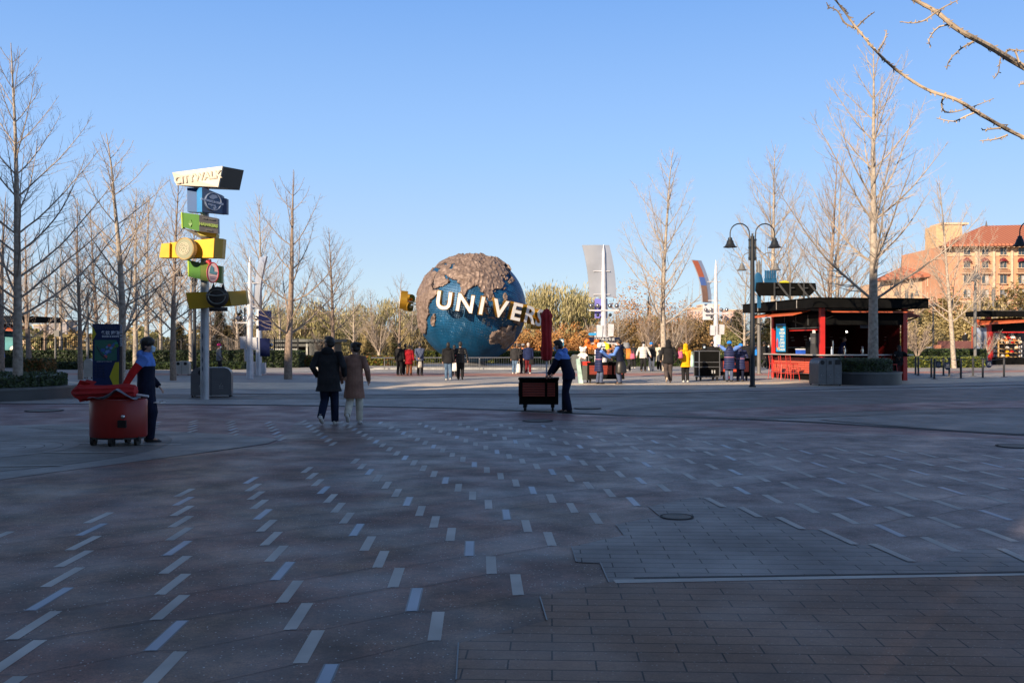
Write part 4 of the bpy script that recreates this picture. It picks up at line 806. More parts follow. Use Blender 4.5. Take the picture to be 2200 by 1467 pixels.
# ------------------------------------------------------------------ banner masts
mw = mat('mast_white', (.62, .62, .66), .35, .15); mg = mat('mast_panel', (.40, .43, .50), .3, .35, .15, .8); bn = sm('banner_violet', (.16, .15, .5), .6)
shm_ = mat('banner_navy', (.008, .013, .055), .9, spec=.1)
def mast(label, loc, rz, H, pan, front=None, bw=.34, ban=bn, bx=-.12):
    t = thing('banner_mast', loc, label, 'banner mast', rz, 'white masts with curved banners')
    mb = MB(); mb.tube([(0, 0, 0), (0, 0, H*.6), (0, 0, H*.94), (0, 0, H)], [.17, .13, .07, .01], 16); mb.build('pole', mw, t, True)
    # curved sail: arc in x-z, pushed along y for its width when seen side on; here width along x leans outward at the top
    z0, z1 = H-2.55, H-.02; mb = MB(); n = 10; vs = []
    for i in range(n+1):
        f = i/n; z = z0+(z1-z0)*f; bow = -bw*(f**2)
        for dx, dy in pan: vs.append((dx+bow*pan[0][2] if False else dx+bow, dy, z))
    k = len(pan); fs = [] if not pan else [(i*k+j, i*k+(j+1)%k, (i+1)*k+(j+1)%k, (i+1)*k+j) for i in range(n) for j in range(k)]+[tuple(range(k-1, -1, -1)), tuple(range(n*k, n*k+k))]
    mb.add(vs, fs); sail = mb.build('sail_panel', mg, t, True) if pan else t
    if front:
        vs = []; (ax, ay), (bx, by) = front
        for i in range(n+1):
            f = i/n; bow = -bw*f*f; z = z0+.04+(z1-z0-.08)*f; vs += [(ax+bow, ay, z), (bx+bow, by, z)]
        mb = MB(); mb.add(vs, [(2*i, 2*i+1, 2*i+3, 2*i+2) for i in range(4)], 1); mb.add(vs, [(2*i, 2*i+1, 2*i+3, 2*i+2) for i in range(4, 6)], 2); mb.add(vs, [(2*i, 2*i+1, 2*i+3, 2*i+2) for i in range(6, n)], 0); mb.build('poster', [sm('poster_orange', (.55, .14, .05)), sm('poster_rust', (.3, .16, .1)), sm('poster_blue', (.1, .2, .55))], sail)
    for z in ((z0+.12, z0+1.25) if pan else ()): mb = MB(); mb.tube([(-.5, .02, z), (.3, .02, z)], .03, 6); mb.build('strut', mw, t)
    for z in (H-3.35,):
        mb = MB(); mb.box((bx, .1, z+.25), (.62, .03, .95)); mb.build('banner', ban, t)
        mb = MB(); mb.box((0, -.12, H-3.2), (1.45, .07, .07)); bar = mb.build('crossbar', mw, t)
        for x in (-.62, -.3, .3, .62): mb = MB(); mb.ball((x, -.13, H-2.98), .115, 12); mb.build('floodlight', mat('flood_chrome', (.3, .3, .32), .2, .8), bar, True)
        for x in (-.3, .3): mb = MB(); mb.ball((x, -.2, H-3.42), (.08, .08, .09), 10); mb.build('camera_dome', lampm, bar, True)
    for x, z, rz_ in ((-.22, H-4.2, .3), (.32, H-4.15, -.3), (.1, H-4.75, .1)):
        mb = MB(); mb.prism([(x+(-.13)*1, -.2, z-.3), (x+.13, -.2, z-.3), (x+.16, -.2, z+.28), (x-.12, -.2, z+.3)], (0, .26, 0)); mb.build('loudspeaker_box', mw, t)
    return t
pan = [(-.7, .1), (.0, .02), (.62, .1), (.62, .2), (.0, .13), (-.7, .2)]
mast('tall white mast with a curved metal sail, behind the plush toy cart', gx(1297, 46.3), R(0), 6.5, pan)
pan2 = [(-.55, -.45), (-.5, -.5), (-.3, .35), (-.36, .4)]
mast('white mast with a narrow curved orange and blue poster, right of the plaza tree', gx(1538, 57), R(0), 6.7, [(-.85, -.3), (-.2, .25), (-.25, .3), (-.9, -.24)], ((-.86, -.34), (-.46, .0)), bw=.62, ban=mw, bx=.3)
mast('left white mast of the pair beside the forked bare tree', gx(537, 46), R(180), 5.9, [(-.55, .1), (-.15, -.2), (-.1, -.15), (-.5, .2)], ban=shm_, bx=-.75)
mast('right white mast of the pair beside the forked bare tree', gx(556, 50.5), R(180), 4.6, [], ban=shm_, bx=-.3)
# ------------------------------------------------------------------ queue posts with shield signs
qm = mat('post_grey', (.07, .07, .075), .45, .3)
q0 = thing('queue_post', (0, 0, 0), 'x', 'post', group='queue posts right of the planter')
mb = MB(); mb.lathe([(.16, 0), (.16, .012), (.05, .03), (.048, .95), (.02, .98)], n=14); mb.build('tube', qm, q0, True)
mb = MB(); mb.tube([(0, 0, .9), (0, 0, .94)], .056, 14); mb.build('collar', lampm, q0, True)
QP = [(1967, 805, 'pair left, rear'), (1973, 807, ''), (2001, 811, ''), (2007.5, 814.5, ''), (2027, 806.5, ''), (2039.5, 809, ''), (2064.5, 813, ''), (2090.5, 808, ''), (2111.5, 811.5, ''), (2157, 810, '')]
QL = ['slim grey queue post farthest left and farthest back', 'slim grey queue post just right of the farthest left one', 'grey queue post standing behind its near neighbour in a close pair', 'nearest grey queue post, right member of a close pair', 'grey queue post between two hanging shield signs, at the back', 'grey queue post with a navy shield in front of the leaning tree', 'front grey queue post right of the leaning tree', 'grey queue post in front of the side-on lamp', 'front grey queue post left of the last shield sign', 'grey queue post farthest right, before the merchandise shelves']
for i, (px, py, _) in enumerate(QP): place(q0, i, gp(px, py), 0, QL[i])
shm = sm('shield_navy', (.006, .01, .035), .4)
for (px, py, D, lb) in ((2016.5, 783, 50, 'leftmost navy shield sign hanging between queue posts'), (2036, 786.5, 47, 'middle navy shield sign, the largest and lowest'), (2125, 782, 48, 'rightmost navy shield sign, in front of the red shop')):
    w = .14; t = thing('shield_sign', at(px, py, D), lb, 'sign', group='navy shield signs between the posts')
    mb = MB(); mb.prism([(-w, 0, .18), (-w, 0, -.05)]+[(-w*math.cos(a), 0, -.05-.14*math.sin(a)) for a in [PI*k/8 for k in range(1, 8)]]+[(w, 0, -.05), (w, 0, .18)], (0, .03, 0)); p = mb.build('plate', shm, t)
    text('请勿\nSTOP', .085, p, 'lettering', sm('shield_print', (.35, .38, .42)), frame3((0, -.004, .0), (1, 0, 0), (0, 0, 1)), .003, 0)
bt2 = thing('queue_ribbon', at(2030, 771, 47), 'thin dark ribbon strung along the queue posts', 'barrier ribbon')
mb = MB(); Q = [gp(*QP[i][:2])+Vector((0, 0, .93))-bt2.location for i in (1, 3, 5, 6, 8, 9)]; mb.tube([v for a, b in zip(Q[:-1], Q[1:]) for v in (a, a.lerp(b, .5)+Vector((0, 0, -.05)))]+[Q[-1]], .012, 4); mb.build('ribbon', lampm, bt2)
# ------------------------------------------------------------------ red and black kiosks
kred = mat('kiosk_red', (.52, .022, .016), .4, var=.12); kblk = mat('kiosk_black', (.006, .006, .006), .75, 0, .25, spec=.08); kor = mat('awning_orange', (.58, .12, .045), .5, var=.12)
kslat = stripes('kiosk_slats', (.62, .11, .06), (.22, .03, .02), 3.1, 'Z', .55, .5, True); kint = mat('kiosk_interior_red', (.075, .004, .005), .6, spec=.2); ksteel = mat('counter_top', (.55, .52, .5), .3, .3)
K = thing('food_kiosk', (14, 43.1, 0), 'red and black food kiosk with raised orange awnings and bar stools', 'kiosk', R(9.85))
W, Dp = 4.06, 6.2
def kb(name, c, d, m, parent=K, label=None, bev=0):
    o = MB().box(c, d).build(name, m, parent)
    if label: o['label'] = label
    return o
mb = MB(); mb.box((W/2, 3.15, 3.48), (5.6, 7.6, .12)); mb.box((W/2, -.66, 3.5), (5.6, .06, .42)); mb.box((-.73, 3.15, 3.5), (.06, 7.6, .42)); mb.box((W+.74, 3.15, 3.5), (.06, 7.6, .42)); mb.box((W/2, 6.94, 3.5), (5.6, .06, .42))
mb.box((W/2, -.69, 3.72), (5.68, .1, .035)); mb.box((-.76, 3.15, 3.72), (.1, 7.7, .035)); mb.box((-.76, 3.15, 3.3), (.1, 7.7, .03)); mb.box((W/2, -.69, 3.3), (5.68, .1, .03)); roof = mb.build('roof', kblk, K)
for y in (.9, 3, 5.1): kb('roof_joint', (-.775, y, 3.5), (.02, .03, .44), ksteel, roof)
# posts
for x, y in ((0, 0), (W, 0), (0, 4.9), (W, 4.9)): kb('post', (x, y, 1.65), (.2, .2, 3.3), kred)
kb('fascia_left', (0.02, 2.5, 2.72), (.12, 4.7, .62), kblk); kb('fascia_front', (W/2, 0, 2.85), (W-.2, .12, .62), kblk)
for y in (1.2, 2.4, 3.6): kb('fascia_bar', (-.06, y, 2.75), (.03, .05, .55), mat('kiosk_dark_grey', (.05, .05, .05), .4))
kb('fascia_rail', (-.05, 2.5, 2.42), (.06, 4.7, .05), mat('kiosk_dark_grey', (.05, .05, .05), .4)); kb('red_rail', (.04, 2.0, 2.32), (.05, 3.2, .05), kred)
def awning(name, P, th=.05):
    mb = MB(); mb.hexa([Vector(p) for p in P], [Vector(p)+Vector((0, 0, th)) for p in P]); return mb.build(name, kor, K)
awning('awning_left', [(-.98, .9, 2.98), (-.1, .9, 3.2), (-.1, 5.6, 3.2), (-.98, 5.6, 2.98)])
a = awning('awning_front', [(.2, -.1, 3.16), (.2, -.62, 3.08), (W+.1, -.62, 3.08), (W+.1, -.1, 3.16)])
awning('awning_right', [(W+.1, .2, 3.18), (W+1.0, .2, 2.92), (W+1.0, 4.6, 2.92), (W+.1, 4.6, 3.18)])
for y in (1.1, 5.2): mb = MB(); mb.tube([(-.1, y, 2.5), (-.85, y, 2.72)], .03, 6); mb.build('awning_strut', kblk, K)
mb = MB(); mb.tube([(W+.1, .4, 2.65), (W+.9, .4, 2.9)], .04, 6); mb.build('awning_strut', kblk, K); mb = MB(); mb.tube([(.15, -.05, 2.8), (.75, -.3, 3.08)], .03, 6); mb.build('awning_strut', kblk, K)
# lower wall, counters, plinth
kb('plinth', (W/2, 2.5, .14), (W+.1, 4.9, .28), kblk); kb('plinth_ledge', (-.1, 2.45, .3), (.16, 4.9, .03), mat('kiosk_dark_grey', (.05, .05, .05), .4))
for y0, y1 in ((.2, 1.55), (1.62, 3.0), (3.07, 4.8)):
    o = kb('slat_panel', (0, 0, 0), (.08, y1-y0, .72), kslat); o.location = (.0, (y0+y1)/2, .66)
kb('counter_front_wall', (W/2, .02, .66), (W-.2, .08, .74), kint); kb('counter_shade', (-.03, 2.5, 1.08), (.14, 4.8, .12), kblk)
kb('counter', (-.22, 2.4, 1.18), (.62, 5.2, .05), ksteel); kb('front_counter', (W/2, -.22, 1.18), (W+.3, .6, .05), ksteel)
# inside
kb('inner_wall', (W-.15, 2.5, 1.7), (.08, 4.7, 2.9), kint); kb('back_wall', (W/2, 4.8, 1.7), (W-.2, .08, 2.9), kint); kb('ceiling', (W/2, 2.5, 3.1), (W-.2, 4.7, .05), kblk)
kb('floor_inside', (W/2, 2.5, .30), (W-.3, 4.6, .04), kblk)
shelf_m = mat('print_pale', (.5, .45, .42), .3)  # pale colour of the small print on the inner walls
for x, z in ((.9, 2.0), (.95, 1.85), (1.6, 2.05), (1.62, 1.9), (2.3, 2.0), (2.34, 1.86), (3.0, 2.03), (3.05, 1.88), (3.55, 2.0)): kb('wall_print', (x, 4.745, z), (.16, .012, .035), shelf_m)
for y, z in ((1.2, 2.0), (1.25, 1.86), (2.4, 2.02), (2.45, 1.88)): kb('wall_print', (W-.2, y, z), (.012, .16, .035), shelf_m)
kb('shelf', (W*.5, 4.5, 1.5), (W-1, .3, .04), mat('shelf_metal', (.2, .19, .18), .35, .6)); mb = MB(); mb.ball((2.1, 1.6, 2.25), .05, 10); mb.build('lamp_bulb', mat('bulb_light', (1, .9, .75), emit=3.), K)
kb('screen', (2.85, .9, 2.62), (.95, .06, .42), mat('screen_dim', (.03, .03, .09), .3))
# menu board
mbd = kb('menu_board', (-.16, 3.72, 1.98), (.07, 1.25, 1.5), kblk); sky_b = mat('menu_blue', (.01, .28, .62), .35); mface = kb('menu_face', (-.2, 3.72, 1.98), (.02, 1.0, 1.36), sky_b, mbd)
kb('menu_heading', (-.215, 3.78, 2.52), (.02, .6, .14), mat('menu_heading', (.02, .05, .04), .5), mbd)
mw2 = mat('menu_print', (.62, .66, .6), .5); MF = lambda y, z: frame3((-.217, y, z), (0, -1, 0), (0, 0, 1))
text('FRESH\nBURGER\nPIZZA\nJUICE\nCOFFEE\nSALAD\nSNACKS', .16, mbd, 'menu_lettering', mw2, MF(3.55, 1.88), .004, .004)
text('MENU', .1, mbd, 'menu_lettering', mat('menu_yellow', (.6, .5, .05), .5), MF(3.78, 2.52), .006)
mb = MB(); mb.tube([(-.22, 4.05, 1.5), (-.22, 4.05, 1.75), (-.22, 4.05, 1.95)], [.06, .06, .025], 8); mb.build('menu_picture', mat('menu_red', (.55, .03, .04), .5), mbd); mb = MB(); mb.ball((-.22, 3.95, 1.45), (.02, .17, .08), 8); mb.build('menu_picture', mat('menu_tan', (.6, .38, .2), .5), mbd)
# sign box on the roof (seen from behind): board, struts and cut-out fork, spoon and letters
sb = MB(); sb.prism([(-1.75, 2.6, 3.98), (-1.9, 2.6, 4.25), (-1.85, 2.6, 4.6), (1.05, 2.6, 4.6), (1.1, 2.6, 4.3), (.75, 2.6, 3.98)], (0, .3, 0)); sbo = sb.build('roof_sign_back', kblk, K)
for x in (-.9, .1, .7): mb = MB(); mb.tube([(x, 2.5, 4.55), (x+.5, 1.9, 3.55)], .05, 6); mb.build('sign_strut', mat('kiosk_dark_grey', (.05, .05, .05), .4), sbo)
for x in (-1.1, -.3, .4): mb = MB(); mb.box((x, 2.52, 4.2), (.06, .06, .8)); mb.box((x+.1, 2.5, 4.35), (.2, .06, .05)); mb.build('sign_bracket', mat('kiosk_dark_grey', (.05, .05, .05), .4), sbo)
blu = mat('cutout_blue', (.015, .1, .22), .5); ylw = mat('cutout_yellow', (.62, .56, .03), .45)
mb = MB(); mb.lathe([(.02, -.45), (.24, -.3), (.27, .1), (.2, .42), (.05, .55)], (-1.72, 3.0, 4.55), 16, sy=.25); mb.box((-1.66, 3.0, 3.85), (.16, .08, .9)); mb.build('spoon_cutout', blu, sbo, True)
mb = MB(); mb.box((-1.08, 3.0, 4.65), (.6, .1, .35))
for k in range(5): mb.box((-1.32+k*.12, 3.0, 4.98), (.065, .1, .45))
mb.build('fork_cutout', blu, sbo)
text('Qu', .85, sbo, 'roof_lettering', ylw, frame3((-.15, 3.02, 4.36), (1, 0, 0), (0, 0, 1)), .05, .04); text('ick', .6, sbo, 'roof_lettering', ylw, frame3((.62, 3.02, 4.32), (1, 0, 0), (0, 0, 1)), .05, .03)
# goods on the counters, one by one
KM = Matrix.Translation(K.location) @ Matrix.Rotation(R(9.85), 4, 'Z'); kw = lambda x, y, z: KM @ Vector((x, y, z))
t = thing('cool_box', kw(-.1, 1.75, 1.21), 'blue cool box with a white lid on the kiosk counter', 'cool box', R(9.85)); MB().box((0, 0, .1), (.36, .5, .2)).build('box', mat('cooler_blue', (.02, .09, .5), .4), t); MB().box((0, 0, .22), (.38, .52, .05)).build('lid', mat('cooler_white', (.75, .75, .75), .5), t)
t = thing('drinks_machine', kw(0.1, 1.15, 1.21), 'black drinks machine with white cups on top, on the kiosk counter', 'drinks machine', R(9.85)); MB().box((0, 0, .3), (.4, .45, .6)).build('housing', kblk, t); mb = MB(); mb.lathe([(.05, .6), (.07, .72)], (0, -.1, 0), 10); mb.lathe([(.05, .6), (.07, .76)], (0, .1, 0), 10); mb.build('cup', mat('cooler_white', (.75, .75, .75), .5), t)
t = thing('coffee_machine', kw(0.1, .6, 1.21), 'tall dark coffee machine beside the red corner post', 'coffee machine', R(9.85)); MB().box((0, 0, .48), (.45, .5, .96)).build('housing', mat('kiosk_dark_grey', (.05, .05, .05), .4), t); MB().box((-.235, 0, .62), (.02, .4, .3)).build('panel', mat('shelf_metal', (.2, .19, .18), .35, .6), t); MB().box((-.1, .15, 1.03), (.1, .1, .14)).build('card_sign', mat('cooler_white', (.75, .75, .75), .5), t)
t = thing('water_bottle', kw(.42, -.1, 1.21), 'clear water bottle on the front counter by the red post', 'bottle'); mb = MB(); mb.lathe([(.04, 0), (.042, .2), (.02, .27), (.018, .31)], n=12); mb.build('glass', mat('bottle_pale', (.35, .42, .55), .15), t, True); MB().lathe([(.02, .31), (.02, .34)], n=10).build('cap', mat('cooler_white', (.75, .75, .75), .5), t)
t = thing('tap_column', kw(.68, .3, 1.2), 'tall chrome tap column on the front counter', 'drinks tap'); MB().tube([(0, 0, 0), (0, 0, .62)], .045, 12).build('column', mat('chrome', (.6, .6, .6), .15, 1), t, True); mb = MB(); mb.tube([(0, 0, .5), (0, -.14, .5), (0, -.16, .44)], .015, 6); mb.build('spout', mat('chrome', (.6, .6, .6), .15, 1), t)
for i, (x, y, lb) in enumerate(((2.15, .3, 'shiny blender jug left of centre on the dark front counter'), (1.3, .35, 'small steel jug on the dark front counter'))):
    t = thing('metal_jug', kw(x, y, 1.2), lb, 'jug'); mb = MB(); mb.lathe([(.06, 0), (.07, .18), (.05, .32), (.06, .36)], n=12); mb.build('jug', mat('chrome', (.6, .6, .6), .15, 1), t, True); mb = MB(); mb.tube([(.06, 0, .28), (.12, 0, .25), (.11, 0, .1), (.065, 0, .07)], .01, 5); mb.build('handle', kblk, t)
# bar stools
smet = mat('stool_red', (.55, .05, .04), .4, .1)
st = thing('bar_stool', (0, 0, 0), '', 'bar stool', group='red wire bar stools at the kiosk')
mb = MB(); mb.box((0, 0, .76), (.4, .4, .03)); mb.build('seat', smet, st)
for sx in (-1, 1):
    for sy in (-1, 1): mb = MB(); mb.tube([(sx*.17, sy*.17, .75), (sx*.24, sy*.24, 0)], .014, 6); mb.build('leg', smet, st)
mb = MB(); q = .215; mb.tube([(-q, -q, .3), (q, -q, .3), (q, q, .3), (-q, q, .3), (-q, -q, .3)], .011, 5); mb.build('footrest', smet, st)
mb = MB(); mb.tube([(-.17, -.19, .76), (-.18, -.24, 1.12), (.18, -.24, 1.12), (.17, -.19, .76)], .013, 6)
for z in (.86, .95, 1.04): mb.tube([(-.17, -.21, z), (.17, -.21, z)], .008, 5)
mb.build('backrest', smet, st)
for i, (x, y, r_, lb) in enumerate(((-.78, 3.15, 92, 'red wire bar stool farthest left at the kiosk counter'), (-.8, 2.1, 80, 'middle red wire bar stool at the kiosk counter'), (-.82, 1.25, 99, 'red wire bar stool nearest the grey bin'))):
    p = kw(x, y, 0); place(st, i, p, R(r_+190), lb, s=1.0)
for i, (x, lb) in enumerate(((1.0, 'shaded bar stool at the front counter, behind the hedge on the left'), (2.1, 'shaded bar stool behind the planter tree'), (2.9, 'shaded bar stool at the front counter, right of the tree'))): place(st, 1, kw(x, -.8, 0), R(190), lb)
# ------------------------------------------------------------------ merchandise shop at the right
S = thing('merchandise_shop', (39.2, 78.5, 0), 'red framed open shop with shelves of toys and caps at the right edge', 'shop', R(6))
def s_(x): return x
sx0 = 0.
def skb(name, c, d, m, parent=S): return MB().box(c, d).build(name, m, parent)
skb('roof', (2.9, -.1, 4.15), (8.6, 2.2, .42), kblk); skb('roof_edge', (2.9, -1.22, 4.4), (8.7, .06, .06), mat('kiosk_dark_grey', (.05, .05, .05), .4))
for x in (.0, 3.6, 6.4): skb('post', (x, 0, 1.95), (.34, .3, 3.9), kred)
mb = MB(); P = [(-1.6, -1.1, 3.2), (2.4, -1.1, 3.45), (2.9, .0, 3.75), (-1.2, .0, 3.6)]; mb.hexa([Vector(p) for p in P], [Vector(p)+Vector((0, 0, .14)) for p in P]); mb.build('awning', kor, S)
mb = MB(); mb.tube([(-.1, 0, 2.9), (-1.1, -.4, 3.25)], .05, 6); mb.build('awning_strut', kblk, S)
skb('fascia', (1.8, .0, 3.15), (3.2, .12, .8), kblk); skb('red_header', (1.85, -.02, 2.66), (3.3, .16, .09), kred); skb('red_jamb', (.32, -.02, 1.5), (.12, .16, 2.4), kred)
skb('base', (3, .0, .28), (6.2, .3, .56), kblk); skb('back_wall', (3, 1.2, 1.7), (6.2, .1, 2.6), mat('shop_back', (.06, .06, .07), .6)); skb('side_wall', (6.5, .6, 1.7), (.1, 1.4, 2.6), kblk)
pst = skb('poster_panel', (-.86, -.1, 1.75), (1.34, .1, 2.75), mat('poster_frame', (.55, .12, .05), .5)); MB().box((-.86, -.17, 1.75), (1.14, .04, 2.6)).build('poster', mat('poster_sky', (.23, .28, .38), .4, var=.5, vs=1.2), pst)
mb = MB(); mb.ball((-.86, -.19, 1.72), (.3, .02, .13), 12); mb.build('poster_cloud', mat('poster_white', (.6, .62, .7), .5, var=.3), pst)
text('PARK TIME', .18, pst, 'lettering', mat('cooler_white', (.75, .75, .75), .5), frame3((-.86, -.2, 1.62), (1, 0, 0), (0, 0, 1)), .005)
wood = mat('shelf_wood', (.55, .36, .17), .6, var=.2)
rack = skb('display_rack', (2.0, .95, 1.55), (.06, .12, 1.95), wood)
for x in (1.25, 2.9): MB().box((x, .6, 1.5), (.1, .1, 2.0)).build('upright', wood, rack)
for z in (.62, .96, 1.3, 1.72, 1.95): MB().box((2.1, .55, z), (1.8, .5, .05)).build('shelf_board', wood, rack)
for z in (.62, 1.0, 1.36): 
    MB().box((.8, .7, z), (.85, .4, .04)).build('side_shelf', mat('shelf_dark', (.03, .04, .06), .5), rack); MB().box((3.25, .7, z), (.6, .4, .04)).build('side_shelf', mat('shelf_dark', (.03, .04, .06), .5), rack)
SM = Matrix.Translation(S.location) @ Matrix.Rotation(R(6), 4, 'Z'); swp = lambda x, y, z: SM @ Vector((x, y, z))
def cap_obj():
    t = thing('baseball_cap', (0, 0, 0), '', 'cap', group='caps on the shop shelves'); mb = MB(); mb.ball((0, 0, .06), (.14, .15, .13), 12); mb.build('crown', CL['black'], t, True)
    mb = MB(); mb.tube([(0, -.1, .04), (0, -.26, .02)], [(.11, .012), (.07, .01)], 10); mb.build('peak', CL['black'], t, True); return t
random.seed(11); capcol = {'black': 'black', 'white': 'white', 'yellow': 'yellow', 'red': 'red', 'cream': 'cream'}
shelfn = {.65: 'bottom', .99: 'second lowest', 1.33: 'middle', 1.75: 'upper'}
for z, cols in ((.65, ['white', 'yellow', 'black', 'black']), (.99, ['black', 'yellow', 'red', 'black']), (1.33, ['black', 'white', 'black', 'cream']), (1.75, ['black', 'cream', 'red', 'black'])):
    for k, cn in enumerate(cols):
        t = thing('baseball_cap', swp(1.5+k*.4, .4, z), f"{cn} cap, {['first','second','third','last'][k]} on the {shelfn[z]} shelf of the right hand shop", 'cap', group='caps on the shop shelves')
        mb = MB(); mb.ball((0, 0, .06), (.15, .15, .13), 12); mb.build('crown', CL[cn], t, True); mb = MB(); mb.tube([(0, -.1, .04), (0, -.28, .02)], [(.12, .012), (.07, .01)], 10); mb.build('peak', CL[cn], t, True)
def plush(loc, c1, c2, label, s=1., ears='round'):
    t = thing('plush_toy', loc, label, 'plush toy', random.uniform(-.4, .4)); t.scale = (s,)*3
    mb = MB(); mb.ball((0, 0, .14), (.13, .12, .15), 14); mb.ball((0, -.02, .36), (.14, .13, .13), 14)
    for q in (-1, 1): mb.tube([(q*.1, -.03, .2), (q*.2, -.1, .12)], [.05, .04], 8); mb.tube([(q*.07, -.06, .06), (q*.11, -.22, .03)], [.06, .05], 8)
    me = remesh(mb, .02, 2); me.materials.append(CL[c1]); o = link(bpy.data.objects.new('toy_body', me)); o.parent = t
    for q in (-1, 1):
        mb = MB(); mb.ball((q*.11, 0, .47), (.05, .03, .055) if ears == 'round' else (.035, .03, .1), 8); mb.build('ear', CL[c2], t, True)
        mb = MB(); mb.ball((q*.05, -.135, .39), .017, 6); mb.build('eye', CL['black'], t)
    mb = MB(); mb.ball((0, -.13, .33), (.06, .05, .045), 8); mb.build('muzzle', CL[c2], t, True); return t
for k, (x, z, a, b) in enumerate(((1.05, 2.1, 'white', 'white'), (1.55, 2.15, 'cream', 'brown'), (2.0, 2.12, 'red', 'white'), (2.4, 2.14, 'white', 'black'), (2.85, 2.1, 'charcoal', 'grey'), (1.5, 1.78, 'cream', 'orange'), (1.85, 1.8, 'orange', 'cream'), (2.25, 1.78, 'grey', 'red'), (2.6, 1.8, 'orange', 'white'), (3.0, 1.78, 'cream', 'cream'))):
    plush(swp(x, .5, z), a, b, f"{a} plush toy with {b} ears, {['first', 'second', 'third', 'fourth', 'fifth'][k % 5]} in the {'top' if k < 5 else 'second'} row of the shop", 1.0)
for i, (x, z) in enumerate([(x, z) for z in (.64, 1.02, 1.38) for x in (.5, .68, .86, 1.04, 3.1, 3.3)]):
    t = thing('souvenir_cup', swp(x, .6, z), 'small pale souvenir cup on a dark side shelf of the right hand shop', 'cup', group='souvenir cups on the side shelves'); mb = MB(); mb.lathe([(.055, 0), (.07, .2), (.062, .2), (.05, .02)], n=10); mb.build('cup', mat('cup_grey', (.4, .42, .46), .35), t, True)
# ------------------------------------------------------------------ left shop, cut by the picture's edge
T = thing('toy_stand_shop', (-37.6, 70, 0), 'dark roofed red shop cut off by the left edge', 'shop', R(-4))
MB().box((-.6, 1, 3.5), (6.6, 5, .42)).build('roof', kblk, T); MB().box((0, -.5, 1.7), (.4, .3, 3.4)).build('post', kred, T)
mb = MB(); P = [(-.4, -1.2, 2.75), (1.9, -1.2, 2.6), (1.9, .2, 2.85), (-.4, .2, 3.1)]; mb.hexa([Vector(p) for p in P], [Vector(p)+Vector((0, 0, .1)) for p in P]); mb.build('awning', kor, T)
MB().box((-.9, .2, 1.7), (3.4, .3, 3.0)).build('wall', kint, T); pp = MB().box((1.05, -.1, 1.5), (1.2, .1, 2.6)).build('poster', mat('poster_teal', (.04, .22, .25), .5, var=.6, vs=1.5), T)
mb = MB(); mb.ball((1.2, -.17, 1.3), (.32, .03, .26), 12); mb.ball((1.25, -.17, .7), (.35, .03, .3), 12); mb.build('poster_shape', CL['white'], pp)
# ------------------------------------------------------------------ planters
stone = mat('planter_granite', (.05, .052, .056), .42, var=.2, vs=2, bump=.1); stl = mat('planter_top', (.10, .105, .11), .4, var=.2)
leafd = mat('leaf_dark', (.022, .036, .014), .55, var=.5, vs=6); leafm = mat('leaf_mid', (.045, .07, .018), .5, var=.5, vs=6); leafr = mat('leaf_red', (.2, .09, .02), .6, var=.5, vs=5); leafl = mat('leaf_light', (.16, .17, .03), .55, var=.5, vs=5)
def hedge_mesh(name, shape, n, mats, parent=None, s=.06, core=leafd):
    """a clipped hedge: a solid core covered by small leaf faces; shape() gives surface points and normals"""
    mb = MB()
    for _ in range(n):
        p, nr = shape(); p = Vector(p)+Vector(nr)*random.uniform(-.02, .05); a = Vector((random.gauss(0, 1), random.gauss(0, 1), random.gauss(0, 1))).normalized(); b = a.orthogonal().normalized()
        q = s*random.uniform(.6, 1.3); mb.add([p-a*q, p+b*q*.5, p+a*q, p-b*q*.5], [(0, 1, 2, 3)], random.randrange(len(mats)))
    return mb.build(name, mats, parent)
def box_surface(x0, x1, y0, y1, z0, z1):
    def f():
        k = random.random(); ax, ay = x1-x0, y1-y0; az = z1-z0; At, Af, As = ax*ay, ax*az, ay*az; k *= At+2*Af+2*As
        if k < At: return (random.uniform(x0, x1), random.uniform(y0, y1), z1), (0, 0, 1)
        k -= At
        if k < 2*Af: return (random.uniform(x0, x1), y0 if k < Af*1.6 else y1, random.uniform(z0, z1)), (0, -1, 0)
        k -= 2*Af; return (x0 if k < As else x1, random.uniform(y0, y1), random.uniform(z0, z1)), (-1 if k < As else 1, 0, 0)
    return f
random.seed(5)
def planter(loc, rx, ry, wall_h, hrx, hry, h0, h1, label, n=5200):
    t = thing('stone_planter', loc, label, 'planter'); mb = MB(); mb.lathe([(rx, 0), (rx, wall_h-.07)], n=48, sy=ry/rx); w = mb.build('wall', stone, t, True)
    mb = MB(); mb.lathe([(rx+.03, wall_h-.07), (rx+.03, wall_h), (rx*.6, wall_h)], n=48, sy=ry/rx); mb.build('coping', stl, t, True)
    h = MB(); h.lathe([(hrx, h0), (hrx, h1-.04), (hrx*.96, h1), (.1, h1)], n=40, sy=hry/hrx); hc_ = h.build('hedge', leafd, t, True)
    def sh():
        if random.random() < .35: r = math.sqrt(random.random()); a = random.uniform(0, 2*PI); return (hrx*r*math.cos(a), hry*r*math.sin(a), h1), (0, 0, 1)
        a = random.uniform(0, 2*PI); return (hrx*math.cos(a), hry*math.sin(a), random.uniform(h0, h1)), (math.cos(a), math.sin(a), 0)
    hedge_mesh('leaves', sh, n, [leafd, leafm, leafm], hc_, .05); return t
PR = Vector((14.55, 40.3, 0)); planter(PR, 1.75, 1.9, .52, 1.35, 1.4, .5, 1.02, 'round dark granite planter with a clipped hedge, right of the grey bin')
PL = Vector((-17.2, 29.6, 0)); planter(PL, 3.45, 3.0, .38, 3.1, 2.7, .36, .70, 'large dark granite planter with a clipped hedge at the left edge', 11000)
